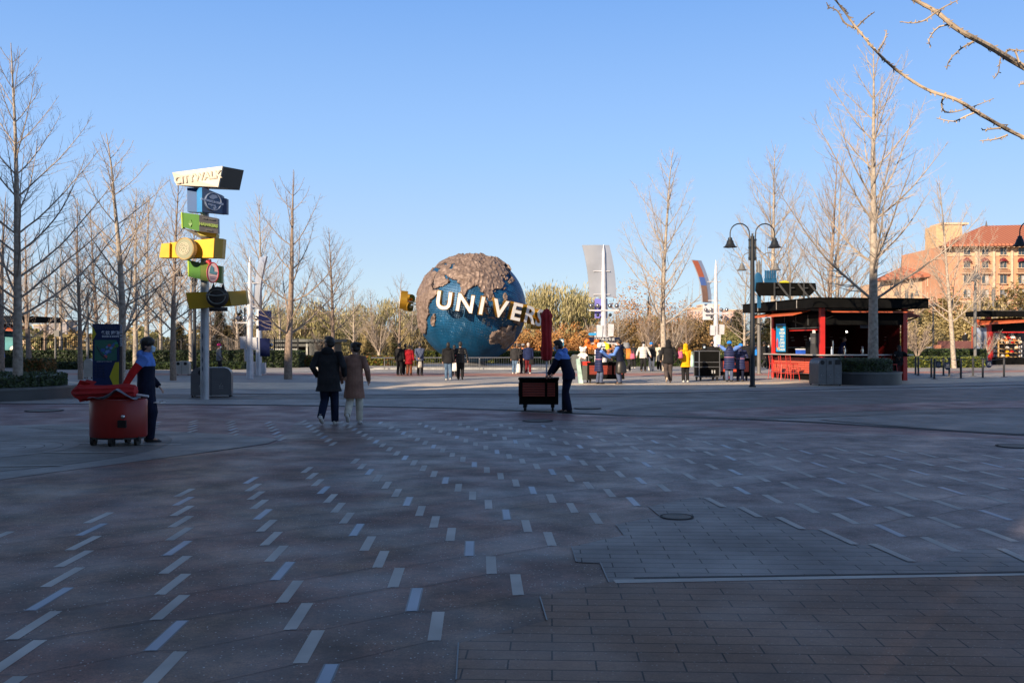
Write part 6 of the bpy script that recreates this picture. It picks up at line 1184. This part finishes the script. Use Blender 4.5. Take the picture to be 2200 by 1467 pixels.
def bare_tree(name, seed, H, r0, first, Lmax, nb, barkm=bark, twm=twigm, el=38, whorl=True, multi=0, dens=1., upk=.75):
    rnd = random.Random(seed); t = link(bpy.data.objects.new(name, None)); tr = MB(); cr = MB()
    def side(P, D_, L, r, lvl):
        n = max(3, int(L*(5 if lvl == 1 else 4.5)*dens)); sgn = 1
        for k in range(n):
            f = .12+.86*k/n+rnd.uniform(-.03, .03); i = min(len(P)-2, int(f*(len(P)-1))); q = P[i].lerp(P[i+1], f*(len(P)-1)-i); d = D_[i]
            ax = d.orthogonal().normalized(); ax.rotate(Matrix.Rotation(rnd.uniform(0, 2*PI), 3, d)); sgn = -sgn
            nd = (d*math.cos(R(48))+ax*math.sin(R(48))+Vector((0, 0, .12))).normalized(); l = L*(.10+.30*(1-f))*rnd.uniform(.5, 1.25) if lvl == 1 else rnd.uniform(.12, .34)
            if lvl == 1: l = min(l, 1.5)
            Q, E = grow(cr, q, nd, l, max(.0052, r*(1-f)*.42+.0025), .0025, 3 if lvl == 1 else 2, 3, .45, .07, rnd)
            if lvl == 1 and l > .3: side(Q, E, l, .006, 2)
    stems = [(Vector((0, 0, 0)), Vector((0, 0, 1)), H, r0)]
    if multi: stems = [(Vector((0, 0, 0)), Vector((0, 0, 1)), first, r0)]
    for p, d, h, r in stems:
        P, D_ = grow(tr, p-Vector((0, 0, .1)), d, h+.1, r*1.25, .012 if not multi else r*.9, 16, 12, .05, .012, rnd)
        P[0].z = p.z
        if multi: break
        z = first; a = rnd.uniform(0, 6)
        while z < h*.965:
            s = (z-first)/(h-first); k = rnd.choice((2, 2, 3)) if whorl else 1
            for m in range(k):
                a += 2*PI/k+rnd.uniform(-.5, .5); L = (Lmax*(1-s)**.8*rnd.uniform(.7, 1.12)+.3); i = min(15, int(z/h*16)); q = P[i].lerp(P[i+1], max(0, min(1, z/h*16-i))); e = R(el+16*s+rnd.uniform(-7, 7))
                d0 = Vector((math.cos(a)*math.cos(e), math.sin(a)*math.cos(e), math.sin(e))); rr = max(.012, min(r*(1-s*.8)*.34, .0095*L+.007))
                Q, E = grow(cr, q, d0, L, rr, .006, max(5, int(L*2.2)), 5 if L > 1.2 else 4, upk, .045, rnd); side(Q, E, L, rr, 1)
            a += 1.1; z += (h-first)/nb*rnd.uniform(.7, 1.3)*(k/2.4)
    if multi:
        for m in range(multi):
            a = 2*PI*m/multi+rnd.uniform(-.4, .4); e = R(rnd.uniform(48, 78)); L = (H-first)*rnd.uniform(.75, 1.05); d0 = Vector((math.cos(a)*math.cos(e), math.sin(a)*math.cos(e), math.sin(e)))
            Q, E = grow(cr, P[-1]-Vector((0, 0, rnd.uniform(.0, first*.3))), d0, L, r0*.5, .007, 8, 6, .5, .07, rnd)
            side(Q, E, L, r0*.3, 1)
            for f in range(5):
                i = 1+f; b = a+rnd.uniform(-1.4, 1.4); d1 = Vector((math.cos(b)*.7, math.sin(b)*.7, .8)); G, GE = grow(cr, Q[i], d1, L*.45*(1-f*.1), r0*.22, .006, 5, 4, .3, .08, rnd); side(G, GE, L*.45, r0*.15, 1)
    o = tr.build('trunk', barkm, t, True); c = cr.build('crown', twm, t); return t
def tree_at(proto, used, loc, s, rz, label, cat='tree', lean=None, sz=None, grp='bare winter trees of the plaza'):
    o = place(proto, used, loc, rz, label, grp, s); o['category'] = cat
    if sz: o.scale = (s, s, sz)
    if lean: o.rotation_euler.y = lean
    return o
TA = bare_tree('bare_tree', 1, 13.2, .17, 3.3, 5.8, 14, el=33, upk=.6); TB = bare_tree('bare_tree', 2, 13.2, .145, 2.8, 5.6, 14, el=34, upk=.75)
TC = bare_tree('bare_tree', 3, 10.5, .17, 2.3, 4.9, 9, bark2, twig2, 22, upk=1.15); TD = bare_tree('bare_tree', 4, 12.5, .15, 3.0, 5.2, 13, bark2, twig2, 33, upk=.75)
TE_ = bare_tree('bare_tree', 6, 13.4, .145, 3.2, 5.8, 13, el=32, upk=.6)
def Hs_(y, D): return EYE+(HOR-y)/F*D
def put(proto, used, x, D, ytop, H0, rz, label, lean=None, w=1.):
    s = Hs_(ytop, D)/H0; return tree_at(proto, used, gx(x, D), s*w, R(rz), label, lean=lean, sz=s)
put(TE_, 0, 38, 28.5, 95, 13.4, 20, 'tall bare tree growing out of the left planter', w=1.08)
put(TA, 0, 1876, 39.8, 90, 13.2, 35, 'tallest bare tree on the right, rising from the planter by the kiosk', w=1.0)
put(TB, 0, 258, 36.3, 290, 13.2, 60, 'bare tree directly behind the blue map totem', w=1.35)
put(TC, 0, 619, 45.5, 365, 10.5, 10, 'forked bare tree standing alone left of the walking couple')
put(TD, 0, 372, 44, 372, 12.5, 80, 'bare tree between the map totem and the signpost', w=1.05)
put(TB, 1, 1427, 60, 318, 13.2, 200, 'bare tree alone in front of the orange brown trees, right of centre')
put(TA, 1, 1661, 66, 312, 13.2, 260, 'bare tree rising behind the twin lamp posts', w=.95)
put(TD, 1, 1781, 62, 330, 12.5, 10, 'bare tree rising behind the kiosk roof, left of a pair')
put(TB, 1, 1799, 68, 350, 13.2, 120, 'thinner bare tree just right of the pair behind the kiosk', w=.85)
put(TE_, 1, 2050, 66.5, 368, 13.4, 300, 'leaning bare tree behind the shield signs', lean=R(-4.2), w=.95)
put(TD, 1, 173, 45, 425, 12.5, 150, 'bare tree just left of the map totem')
put(TC, 1, 62, 60, 480, 10.5, 200, 'smaller bare tree behind the left planter'); put(TB, 1, 291, 62, 400, 13.2, 300, 'bare tree seen between the totem and the person by the red cart', w=1.1)
put(TA, 1, 315, 70, 420, 13.2, 30, 'bare tree a little right of the person by the red cart', w=1.1); put(TD, 1, 208, 66, 440, 12.5, 210, 'thin bare tree above the left half of the totem')
put(TB, 1, 411, 66, 430, 13.2, 170, 'thin bare tree just left of the signpost', w=1.); put(TC, 1, 2, 52, 410, 10.5, 90, 'bare tree cut by the left edge of the picture'); put(TA, 1, 130, 78, 520, 13.2, 80, 'distant bare tree behind the camera pole', w=1.1)
put(TA, 1, 560, 72, 420, 13.2, 210, 'bare tree behind the two white masts', w=.9); put(TD, 1, 715, 76, 490, 12.5, 250, 'bare tree behind the walking couple', w=1.15); put(TB, 1, 508, 84, 560, 13.2, 20, 'distant bare tree right of the signpost', w=1.3)
put(TC, 1, 857, 80, 585, 10.5, 30, 'slim bare tree left of the globe', w=.9); put(TB, 1, 1700, 90, 470, 13.2, 330, 'distant bare tree behind the kiosk sign', w=1.); put(TA, 1, 2105, 84, 500, 13.2, 190, 'distant bare tree in front of the hotel', w=.8)
put(TD, 1, 96, 90, 560, 12.5, 45, 'far bare tree above the red leaved hedge', w=1.3); put(TC, 1, 235, 88, 560, 10.5, 245, 'far bare tree behind the totem top', w=1.2); put(TA, 1, 345, 88, 540, 13.2, 100, 'far bare tree left of the signpost pole', w=1.2)
for i, (x, D, yt, pr, H0, lb) in enumerate(((452, 92, 600, TD, 12.5, 'far bare tree rising over the pine left of the signpost'), (600, 96, 580, TB, 13.2, 'far bare tree above the pavilion'), (760, 94, 610, TA, 13.2, 'far bare tree above the head of the woman in camel'), (800, 98, 620, TD, 12.5, 'far thin bare tree midway between the couple and the globe'), (885, 96, 640, TB, 13.2, 'far thin bare tree against the left side of the globe'), (1328, 92, 640, TA, 13.2, 'far bare tree right of the first white mast'), (1475, 94, 640, TD, 12.5, 'far bare tree left of the curved poster'), (1600, 90, 560, TB, 13.2, 'far bare tree left of the twin lamp posts'), (30, 84, 520, TA, 13.2, 'far bare tree behind the leftmost trunks'), (1930, 88, 520, TD, 12.5, 'far bare tree above the right end of the kiosk roof'))): put(pr, 1, x, D, yt, H0, x*3, lb, w=1.15)
# small many stemmed trees
TM = bare_tree('small_tree', 11, 4.6, .13, 1.0, 2.4, 8, bark, twigm, multi=6, dens=1.2); TN = bare_tree('small_tree', 12, 4.8, .12, .9, 2.4, 8, bark2, twig2, multi=7, dens=1.2)
for i, (x, D, yt, lb, pr) in enumerate(((815, 76, 655, 'small many stemmed bare tree left of the globe', TM), (1972, 70, 670, 'small many stemmed bare tree right of the kiosk', TN), (1290, 80, 660, 'small bare tree behind the toy cart', TM), (1395, 82, 655, 'small bare tree behind the strolling visitors', TN), (2120, 74, 690, 'small bare tree beside the right hand shop', TM), (690, 84, 700, 'small bare tree behind the couple, right of the pavilion', TN), (2052, 77, 735, 'bare reddish shrub at the foot of the leaning tree', TN), (500, 74, 700, 'small bare tree beside the pavilion', TM), (1445, 86, 665, 'small bare tree right of the plaza tree trunk', TM), (560, 78, 690, 'small bare tree before the pavilion roof', TN))):
    used = i > 1; H0 = 4.7; s = Hs_(yt, D)/H0; tree_at(pr, used, gx(x, D), s, R(i*77), lb, grp='small many stemmed trees')
# stakes that prop the young trees
for x, D, lb in ((70, 59, 'left'), (300, 62, 'middle'), (1940, 70, 'right')): pass
# ------------------------------------------------------------------ the branches that reach in from the right
BT = thing('overhanging_tree', (3.6, 4.3, 0), 'bare tree outside the right edge whose two branches cross the sky', 'tree'); bo = BT.location
tr = MB(); tr.tube([(0, 0, 0), (.02, .02, 1.2), (0, .03, 2.6), (.02, 0, 4)], [.07, .055, .04, .015], 12, cap=False); tr.build('trunk', bark, BT, True)
rnd = random.Random(5); cr = MB()
def branch(px, D, r0, r1, start):
    P = [Vector(start)]+[at(x, y, D+.1*math.sin(i*1.7))-bo for i, (x, y) in enumerate(px)]
    Q = []
    for i in range(len(P)-1):
        p0, p1, p2, p3 = P[max(i-1, 0)], P[i], P[i+1], P[min(i+2, len(P)-1)]
        for k in range(5): t = k/5; Q.append(.5*((2*p1)+(p2-p0)*t+(2*p0-5*p1+4*p2-p3)*t*t+(-p0+3*p1-3*p2+p3)*t**3))
    Q.append(P[-1]); n = len(Q); rad = [r0+(r1-r0)*(i/(n-1))**.8+(.001 if i % 3 == 0 else 0) for i in range(n)]; cr.tube(Q, rad, 8, cap=True)
    for i in range(2, n-1):                                                     # short spurs
        for _ in range(2):
            d = Vector((rnd.gauss(0, 1), rnd.gauss(0, 1), rnd.gauss(0, 1))).normalized(); cr.tube([Q[i].lerp(Q[i+1], rnd.random()), Q[i]+d*(rad[i]+.008)], [.0032, .002], 5)
    return Q
def twig(px, D, r0=.0045):
    P = [at(x, y, D+.03*i)-bo for i, (x, y) in enumerate(px)]; Q = []
    for i in range(len(P)-1):
        p0, p1, p2, p3 = P[max(i-1, 0)], P[i], P[i+1], P[min(i+2, len(P)-1)]
        for k in range(4): t = k/4; Q.append(.5*((2*p1)+(p2-p0)*t+(2*p0-5*p1+4*p2-p3)*t*t+(-p0+3*p1-3*p2+p3)*t**3))
    Q.append(P[-1]); n = len(Q); cr.tube(Q, [r0*(1-.65*i/n) for i in range(n)], 5)
    for i in range(1, n-1):
        d = Vector((rnd.gauss(0, 1), 0, rnd.gauss(0, 1))).normalized(); cr.tube([Q[i], Q[i]+d*.012], [.0025, .0016], 4)
branch([(2330, 345), (2200, 296), (2110, 248), (2055, 215), (1990, 192), (1925, 150), (1880, 108), (1840, 60), (1810, 20), (1785, -12)], 4.0, .0105, .003, (0, 0, 1.6))
branch([(2330, 215), (2200, 145), (2125, 100), (2060, 65), (2010, 25), (1955, -5), (1900, -40)], 3.75, .0155, .0055, (.02, .02, 2.0))
for px in ([(2032, 200), (2023, 222), (2030, 240), (2055, 240), (2095, 228), (2135, 212)], [(2105, 238), (2075, 250), (2048, 261), (2012, 254)], [(2150, 275), (2125, 278), (2110, 280)], [(2165, 290), (2140, 299), (2105, 303)], [(1840, 62), (1815, 50), (1800, 25), (1780, 15), (1778, 10)], [(1842, 58), (1858, 42), (1878, 27)], [(1888, 108), (1900, 88), (1905, 65)]): twig(px, 4.0)
for px in ([(2045, 52), (2015, 60), (1996, 85), (2000, 100)], [(2100, 85), (2065, 105), (2040, 130), (2034, 150)], [(2010, 28), (1985, 45), (1960, 50), (1935, 47)], [(2010, 28), (2030, 15), (2060, 0)], [(2190, 135), (2180, 110), (2165, 110), (2150, 125), (2145, 155), (2135, 170)], [(2095, 84), (2080, 100)], [(2200, 110), (2175, 108)], [(2200, 180), (2188, 182)]): twig(px, 3.75, .004)
for k in range(16):                                                             # the rest of the crown, outside the picture
    z = 1.5+k*.15; a = -.75+(k*1.9) % 2.3; e = R(rnd.uniform(15, 45)); d = Vector((math.cos(a)*math.cos(e), math.sin(a)*math.cos(e), math.sin(e))); Q, E = grow(cr, (.01, .02, z), d, 2.2*(1-k/24), .016, .003, 7, 5, .35, .06, rnd)
    for i in range(1, 7):
        for s_g in (-1, 1): q_, _ = grow(cr, Q[i], E[i]+Vector((0, 0, .5*s_g))+Vector((rnd.gauss(0, .4), rnd.gauss(0, .4), 0)), rnd.uniform(.15, .5), .004, .0018, 3, 4, .3, .1, rnd)
cr.build('branches', mat('bark_sunlit', (.42, .33, .24), .8, var=.45, vs=9, bump=.5, bs=30), BT, True)
# ------------------------------------------------------------------ trees in leaf beyond the plaza
FOL = {'willow': [(.34, .30, .135), (.26, .235, .10), (.40, .34, .18)], 'gold': [(.34, .26, .11), (.26, .20, .08), (.40, .32, .16)], 'rust': [(.36, .15, .04), (.26, .12, .035), (.42, .24, .08)], 'brown': [(.22, .13, .05), (.16, .11, .04), (.27, .18, .07)],
       'pine': [(.06, .07, .03), (.09, .085, .035), (.13, .10, .045)], 'olive': [(.14, .15, .05), (.10, .12, .04), (.2, .18, .07)]}
FM = {k: [mat(f'foliage_{k}_{["a", "b", "c"][i]}', c, .7, var=.3, vs=.8) for i, c in enumerate(v)] for k, v in FOL.items()}
def leafy(name, kind, seed, H, W, n, style='round', leaf=.16, trunkm=bark2, open_=.5, base=.12):
    rnd = random.Random(seed); t = link(bpy.data.objects.new(name, None)); tr = MB(); cr = MB()
    grow(tr, (0, 0, -.1), (0, 0, 1), H*.8, W*.035+.05, .03, 8, 8, 0, .03, rnd)
    clumps = []
    nc = 46 if style != 'cone' else 60
    for i in range(nc):
        if style == 'cone': f = (i+.5)/nc; z = H*(base+(1-base)*f*.97); a = i*2.4; r = W*.5*(1-f)**.85*rnd.uniform(.35, 1.0); c = Vector((r*math.cos(a), r*math.sin(a), z)); s = W*.16*(1.15-f*.8)
        else:
            a = rnd.uniform(0, 2*PI); u = rnd.uniform(-1, 1); q = rnd.random()**.42; z = H*(base+(1-base)*(.5+.5*u*q)); k = math.sqrt(max(0, 1-(u*q)**2)); r = W*.5*k*rnd.uniform(.35, 1.05)*(1.0 if style == 'round' else .9); c = Vector((r*math.cos(a), r*math.sin(a), z)); s = min(W, H)*rnd.uniform(.09, .17)
        clumps.append((c, s, rnd.randrange(3)))
        zb = max(H*.1, c.z*(.45 if style != 'cone' else .98)); grow(tr, (0, 0, zb), c-Vector((0, 0, zb)), (c-Vector((0, 0, zb))).length, .035, .012, 4, 4, .1, .05, rnd)
    for _ in range(n):
        c, s, m = rnd.choice(clumps); d = Vector((rnd.gauss(0, 1), rnd.gauss(0, 1), rnd.gauss(0, 1)*(.9 if style != 'cone' else .45)))
        p = c+d*s*.62; q = leaf*rnd.uniform(.5, 1.4)
        if p.z < .05: continue
        if style == 'willow':
            l = Vector((rnd.gauss(0, .18)+.28, rnd.gauss(0, .18), -1)).normalized()*q*3.4; b = l.cross(Vector((rnd.gauss(0, 1), rnd.gauss(0, 1), .1))).normalized()*q*.24; cr.add([p-b, p+l*.5-b*1.3, p+l, p+l*.5+b*1.3], [(0, 1, 2, 3)], m if rnd.random() < .75 else rnd.randrange(3))
        else:
            a = Vector((rnd.gauss(0, 1), rnd.gauss(0, 1), rnd.gauss(0, 1))).normalized(); b = a.orthogonal().normalized()
            if style == 'cone': a = (Vector((c.x, c.y, 0)).normalized()+Vector((rnd.gauss(0, .4), rnd.gauss(0, .4), -.25))).normalized()*1.7; b = Vector((0, 0, 1)).cross(a).normalized()*.6
            cr.add([p-a*q, p+b*q*.6, p+a*q, p-b*q*.6], [(0, 1, 2, 3)], m if rnd.random() < .75 else rnd.randrange(3))
    tr.build('trunk', trunkm, t, True); cr.build('crown', FM[kind], t); return t
PW = [leafy('willow_tree', 'willow', s, 8.5, 7.5, 4800, 'willow', .17, base=.15) for s in (21, 22)]; PGd = [leafy('autumn_tree', 'gold', s, 6.5, 5.5, 6000, 'willow', .13, base=.1) for s in (31, 32)]
PRu = leafy('autumn_tree', 'rust', 41, 4.2, 5.0, 5200, 'round', .10, base=.02); PBr = leafy('autumn_tree', 'brown', 42, 4.6, 4.6, 5200, 'round', .10, base=.02); PPi = [leafy('pine_tree', 'pine', s, 6.5, 4.6, 7000, 'cone', .17, base=.06) for s in (51, 52)]; POl = leafy('evergreen_tree', 'olive', 61, 5.5, 4.8, 6000, 'round', .12, base=.04)
PTh = leafy('autumn_tree', 'rust', 43, 9.5, 8.0, 1900, 'round', .12, base=.2); POr = leafy('autumn_tree', 'gold', 44, 6, 6, 6500, 'round', .14, base=.05)
usedf = set(); cnt = {}
def fput(pr, H0, x, D, yt, lb, w=1.):
    s = Hs_(yt, D)/H0; u = id(pr) in usedf or pr.name in usedf; usedf.add(pr.name); o = tree_at(pr, u, gx(x, D), s*w, R((x*37) % 360), lb, grp='trees in leaf beyond the plaza', sz=s); return o
for x, D, yt, w, lb in ((1150, 108, 618, .8, 'yellow green willow touching the right side of the globe'), (1200, 104, 606, .95, 'tall yellow green willow left of the first white mast'), (1250, 112, 618, .8, 'willow half behind the curved metal sail'), (655, 104, 640, 1.1, 'golden willow behind the forked bare tree'), (590, 112, 652, 1.0, 'pale willow behind the white masts'), (770, 112, 650, 1.0, 'pale willow right of the walking couple'), (850, 116, 640, .9, 'willow left of the globe'), (725, 106, 668, 1., 'low golden willow above the couple')): fput(PW[int(x) % 2], 8.5, x, D, yt, lb, w)
for x, D, yt, w, lb in ((1075, 118, 660, 1, 'golden tree behind the globe\'s lower right side'), (905, 118, 665, 1., 'golden tree behind the globe\'s lower left side'), (700, 118, 655, 1., 'golden tree between the pavilion and the couple'), (800, 100, 690, .9, 'golden bush right of the couple'), (860, 96, 700, .9, 'golden bush in front of the willow left of the globe'), (1420, 106, 668, 1., 'golden tree right of the plaza tree'), (1480, 110, 678, .9, 'golden tree below the far apartment block'), (545, 104, 690, .9, 'golden tree beside the pavilion')): fput(PGd[int(x) % 2], 6.5, x, D, yt, lb, w)
for i, (x, D, yt, w) in enumerate(((1060, 98, 702, 1), (1110, 96, 700, 1.1), (1155, 98, 694, 1.1), (1200, 95, 702, 1.1), (1245, 98, 698, 1.1), (1275, 94, 708, 1.))): fput(PRu, 4.2, x, D, yt, f"rust leaved shrub, {['first', 'second', 'third', 'fourth', 'fifth', 'sixth'][i]} from the left between globe and toy cart", w)
for i, (x, D, yt, w) in enumerate(((1315, 98, 690, 1), (1350, 102, 684, 1), (1395, 98, 700, 1.1), (1445, 98, 695, 1.1), (1500, 100, 676, 1.2), (1545, 96, 690, 1.1))): fput(PBr, 4.6, x, D, yt, f"brown leaved tree, {['first', 'second', 'third', 'fourth', 'fifth', 'sixth'][i]} from the left behind the strolling visitors", w)
fput(PTh, 9.5, 1392, 100, 588, 'thin tree with scattered orange leaves behind the plaza tree', 1.0); fput(PTh, 9.5, 1345, 108, 640, 'second thin orange tree, right of the first white mast', .9)
for x, D, yt, w, lb in ((470, 96, 662, 1.1, 'dark pine behind the signpost'), (512, 98, 672, 1.2, 'dark pine left of the white masts'), (440, 94, 690, 1., 'low dark pine left of the signpost'), (850, 92, 712, 1.1, 'dark evergreen left of the railing'), (795, 90, 716, 1., 'dark evergreen right of the couple'), (1585, 96, 664, 1.1, 'dark pine left of the kiosk'), (1625, 94, 672, 1.1, 'pine behind the grey lamp post'), (1530, 100, 668, 1.2, 'pine behind the second white mast'), (930, 92, 720, 1., 'dark evergreen under the globe on the left'), (385, 96, 690, 1.1, 'dark pine behind the pale two hole bin'), (1650, 100, 682, 1., 'pine at the left wall of the kiosk')): fput(PPi[int(x) % 2], 6.5, x, D, yt, lb, w)
for x, D, yt, w, lb in ((1905, 112, 655, 1.1, 'green tree right of the kiosk roof'), (1955, 108, 668, 1.1, 'olive green tree behind the small bare tree'), (660, 96, 722, 1., 'round dark bush behind the couple, right of the pavilion'), (1010, 104, 705, 1.1, 'olive bush behind the globe'), (330, 92, 715, 1., 'olive bush behind the left hedge'), (1560, 92, 708, 1., 'olive bush behind the cabinet trolley')): fput(POl, 5.5, x, D, yt, lb, w)
for x, D, yt, w, lb in ((2010, 112, 640, 1.2, 'orange gold tree left of the leaning tree crown'), (2060, 108, 655, 1.1, 'orange gold tree in front of the hotel'), (2110, 110, 648, 1., 'gold tree in front of the hotel, above the red shop'), (2165, 112, 620, 1.2, 'large gold tree behind the right hand shop'), (1985, 104, 680, 1., 'low gold tree right of the kiosk')): fput(POr, 6, x, D, yt, lb, w)
# the hazy far wood that closes the horizon
random.seed(9); wf = MB(); 
for _ in range(26000):
    x = random.uniform(-500, 2700); D = random.uniform(128, 170); top = 3.6+2.6*noise.noise(Vector((x*.012, 0, 3)))+1.2*noise.noise(Vector((x*.06, 0, 8))); p = gx(x, D); p.z = random.random()**.7*max(1.5, top)
    a = Vector((random.gauss(0, 1), random.gauss(0, 1), random.gauss(0, 1))).normalized(); b = a.orthogonal().normalized(); q = random.uniform(.18, .5); k = int((noise.noise(Vector((x*.01, D*.05, 1)))+.5)*3)
    wf.add([p-a*q, p+b*q*.7, p+a*q, p-b*q*.7], [(0, 1, 2, 3)], max(0, min(2, k)))
tag(wf.build('far_wood', [FM['brown'][2], FM['gold'][1], FM['olive'][2]]), 'far wood of brown and olive trees closing the horizon', 'wood', kind='stuff')
# ------------------------------------------------------------------ hotel and far buildings
ht = mat('hotel_terracotta', (.58, .29, .17), .8, var=.1, vs=.4); hp_ = mat('hotel_peach', (.64, .42, .27), .8, var=.1, vs=.4); hc = mat('hotel_cream', (.66, .47, .32), .8); htile = stripes('roof_tiles', (.44, .15, .08), (.22, .07, .04), .55, 'X', .8, .5, True)
hg = mat('hotel_glass', (.05, .07, .09), .15); hcur = mat('curtain', (.4, .38, .36), .7, var=.4, vs=3); hred = mat('awning_maroon', (.16, .012, .02), .5); hbr = mat('balcony_brown', (.30, .16, .09), .7)
Hh = thing('hotel_building', gx(2200, 140), 'terracotta hotel with a red tiled roof and maroon window awnings', 'building'); ho = Hh.location
def hp3(x, y, D): return at(x, y, D)-ho
def slab(name, px, D, off, m, parent=Hh): mb = MB(); mb.prism([hp3(x, y, D[i] if hasattr(D, '__len__') else D) for i, (x, y) in enumerate(px)], off); return mb.build(name, m, parent)
zg = 1.65+0; 
slab('wall', [(2032, 745), (2032, 527), (2560, 522), (2560, 745)], 140, (0, 16, 0), ht); slab('upper_band', [(2033, 551), (2033, 527.5), (2560, 522), (2560, 548)], 139.9, (0, .09, 0), hp_)
slab('left_wing', [(1893, 745), (1893, 605), (2031, 590), (2031, 745)], (158, 158, 143, 143), (1, 12, 0), hp_)
def roof(px, parent=Hh): mb = MB(); P = [hp3(*p) for p in px]; k = len(P); mb.prism(P, (0, .1, .35)); return mb.build('roof', htile, parent)
roof([(2026, 530, 138.5), (2112, 490, 148), (2600, 478, 148), (2600, 522, 138.5)]); roof([(2026, 530, 138.5), (2112, 490, 148), (2060, 512, 156)]); roof([(1884, 603, 157), (1950, 572, 158.5), (2006, 548, 152), (2032, 545, 150), (2032, 592, 142)])
slab('eaves', [(2026, 531), (2026, 527), (2600, 520), (2600, 526)], 138.6, (0, 1.5, 0), mat('eaves_dark', (.10, .05, .035), .8)); slab('eaves', [(1884, 606), (1884, 602), (2033, 588), (2033, 593)], (157, 157, 142, 142), (0, 1, 0), mat('eaves_dark', (.10, .05, .035), .8))
for k in range(16): x = 2036+k*11.5; o = MB().box((0, 0, 0), (.28, 1.3, .28)).build('roof_bracket', hc, Hh); o.location = hp3(x, 531-k*.1, 139.3)
tw_ = slab('tower', [(2011, 600), (2011, 485), (2067, 483), (2067, 600)], 151, (0, 4, 0), mat('tower_cream', (.58, .39, .22), .8)); MB().box((0, 0, 0), (4.3, 4.3, .3)).build('tower_cap', hc, tw_).location = hp3(2039, 484, 153)
o = MB().lathe([(.28, 0), (.16, .5), (.03, 1.2)], n=8).build('finial', mat('finial_grey', (.08, .07, .07), .6), Hh); o.location = hp3(2119, 491, 148)
for x in (2098, 2136, 2174.5, 2213): slab('pilaster', [(x-2.6, 640), (x-2.6, 532), (x+2.6, 532), (x+2.6, 640)], 139.6, (0, .39, 0), hc)
slab('string_course', [(2034, 650), (2034, 646), (2560, 648), (2560, 652)], 139.7, (0, .28, 0), hc)
def win(x, y, D, w, h, aw=False, bal=False, cur=False):
    o = link(bpy.data.objects.new('window', None)); o.parent = Hh; o.location = hp3(x, y, D-.12)
    MB().box((0, 0, 0), (w, .16, h)).build('pane', hg, o); fr = MB(); fr.box((0, -.03, -h/2-.05), (w+.2, .3, .1)); fr.box((-w/2-.025, -.02, 0), (.05, .2, h)); fr.box((w/2+.025, -.02, 0), (.05, .2, h)); fr.box((0, -.02, h/2+.025), (w+.1, .2, .05)); fr.box((0, -.09, 0), (.03, .04, h)); fr.build('frame', hc, o)
    if cur: MB().box((w*.27, -.09, 0), (w*.4, .02, h*.92)).build('curtain', hcur, o)
    if aw:
        mb = MB(); n = 10; mb.add([(math.cos(PI*k/n)*(w/2+.12), -.09, h/2-.15+math.sin(PI*k/n)*.62) for k in range(n+1)]+[(math.cos(PI*k/n)*(w/2+.2), -.6, h/2-.3+math.sin(PI*k/n)*.22) for k in range(n+1)], [(k, k+1, n+2+k, n+1+k) for k in range(n)]); mb.build('awning', hred, o, True)
    if bal: MB().box((0, -.3, -h/2-.82), (w+.7, .6, .1)).build('balcony_slab', hc, o); MB().box((0, -.58, -h/2-.52), (w+.55, .06, .5)).build('balcony_rail', hbr, o)
for ci, x in enumerate((2077, 2116, 2155, 2194)):
    win(x, 540, 140, .95, 1.05); win(x, 568, 140, .95, 1.05, True, True); win(x, 600, 140, 1.0, 1.25, cur=ci % 2 == 1); win(x, 631, 140, 1.0, 1.2, cur=True); win(x, 661, 140, 1.0, 1.2, cur=ci % 2 == 0)
for x, D in ((1962, 150.5), (2000, 146.5), (2022, 144)): win(x, 606, D-.3, 1.0, 1.05, cur=True); win(x, 636, D-.3, 1.0, 1.05, cur=True)
def block(label, x0, x1, yt, D, m, rows, cols, name='apartment_block'):
    a, b = gx(x0, D), gx(x1, D); Ht_ = Hs_(yt, D); t = thing(name, (a+b)/2, label, 'building'); w = b.x-a.x; MB().box((0, 6, Ht_/2), (w, 12, Ht_)).build('wall', m, t); MB().box((0, 6, Ht_+.4), (w+.8, 12.6, .8)).build('roof', hc, t)
    for r_ in range(rows):
        for c__ in range(cols): MB().box((-w/2+w*(c__+.5)/cols, -.03, Ht_-2-r_*3.1), (w/cols*.45, .1, 1.5)).build('window', mat('far_window', (.25, .24, .26), .4), t)
    return t
fp = mat('far_pink', (.62, .42, .36), .9); block('distant pink apartment block left of the second white mast', 1484, 1512, 664, 520, fp, 4, 4); block('taller distant pink apartment block behind the second mast', 1506, 1545, 657, 540, fp, 5, 5); block('distant pale block left of the kiosk', 1560, 1595, 668, 560, fp, 3, 5)
fg = mat('far_grey', (.34, .3, .3), .9); block('distant grey tower block above the left hedge', 105, 143, 690, 480, fg, 6, 3); block('second distant grey block, left of the grey tower', 72, 100, 700, 500, fg, 4, 3); block('long low cream building beyond the left fence', -60, 130, 738, 230, hp_, 1, 12)
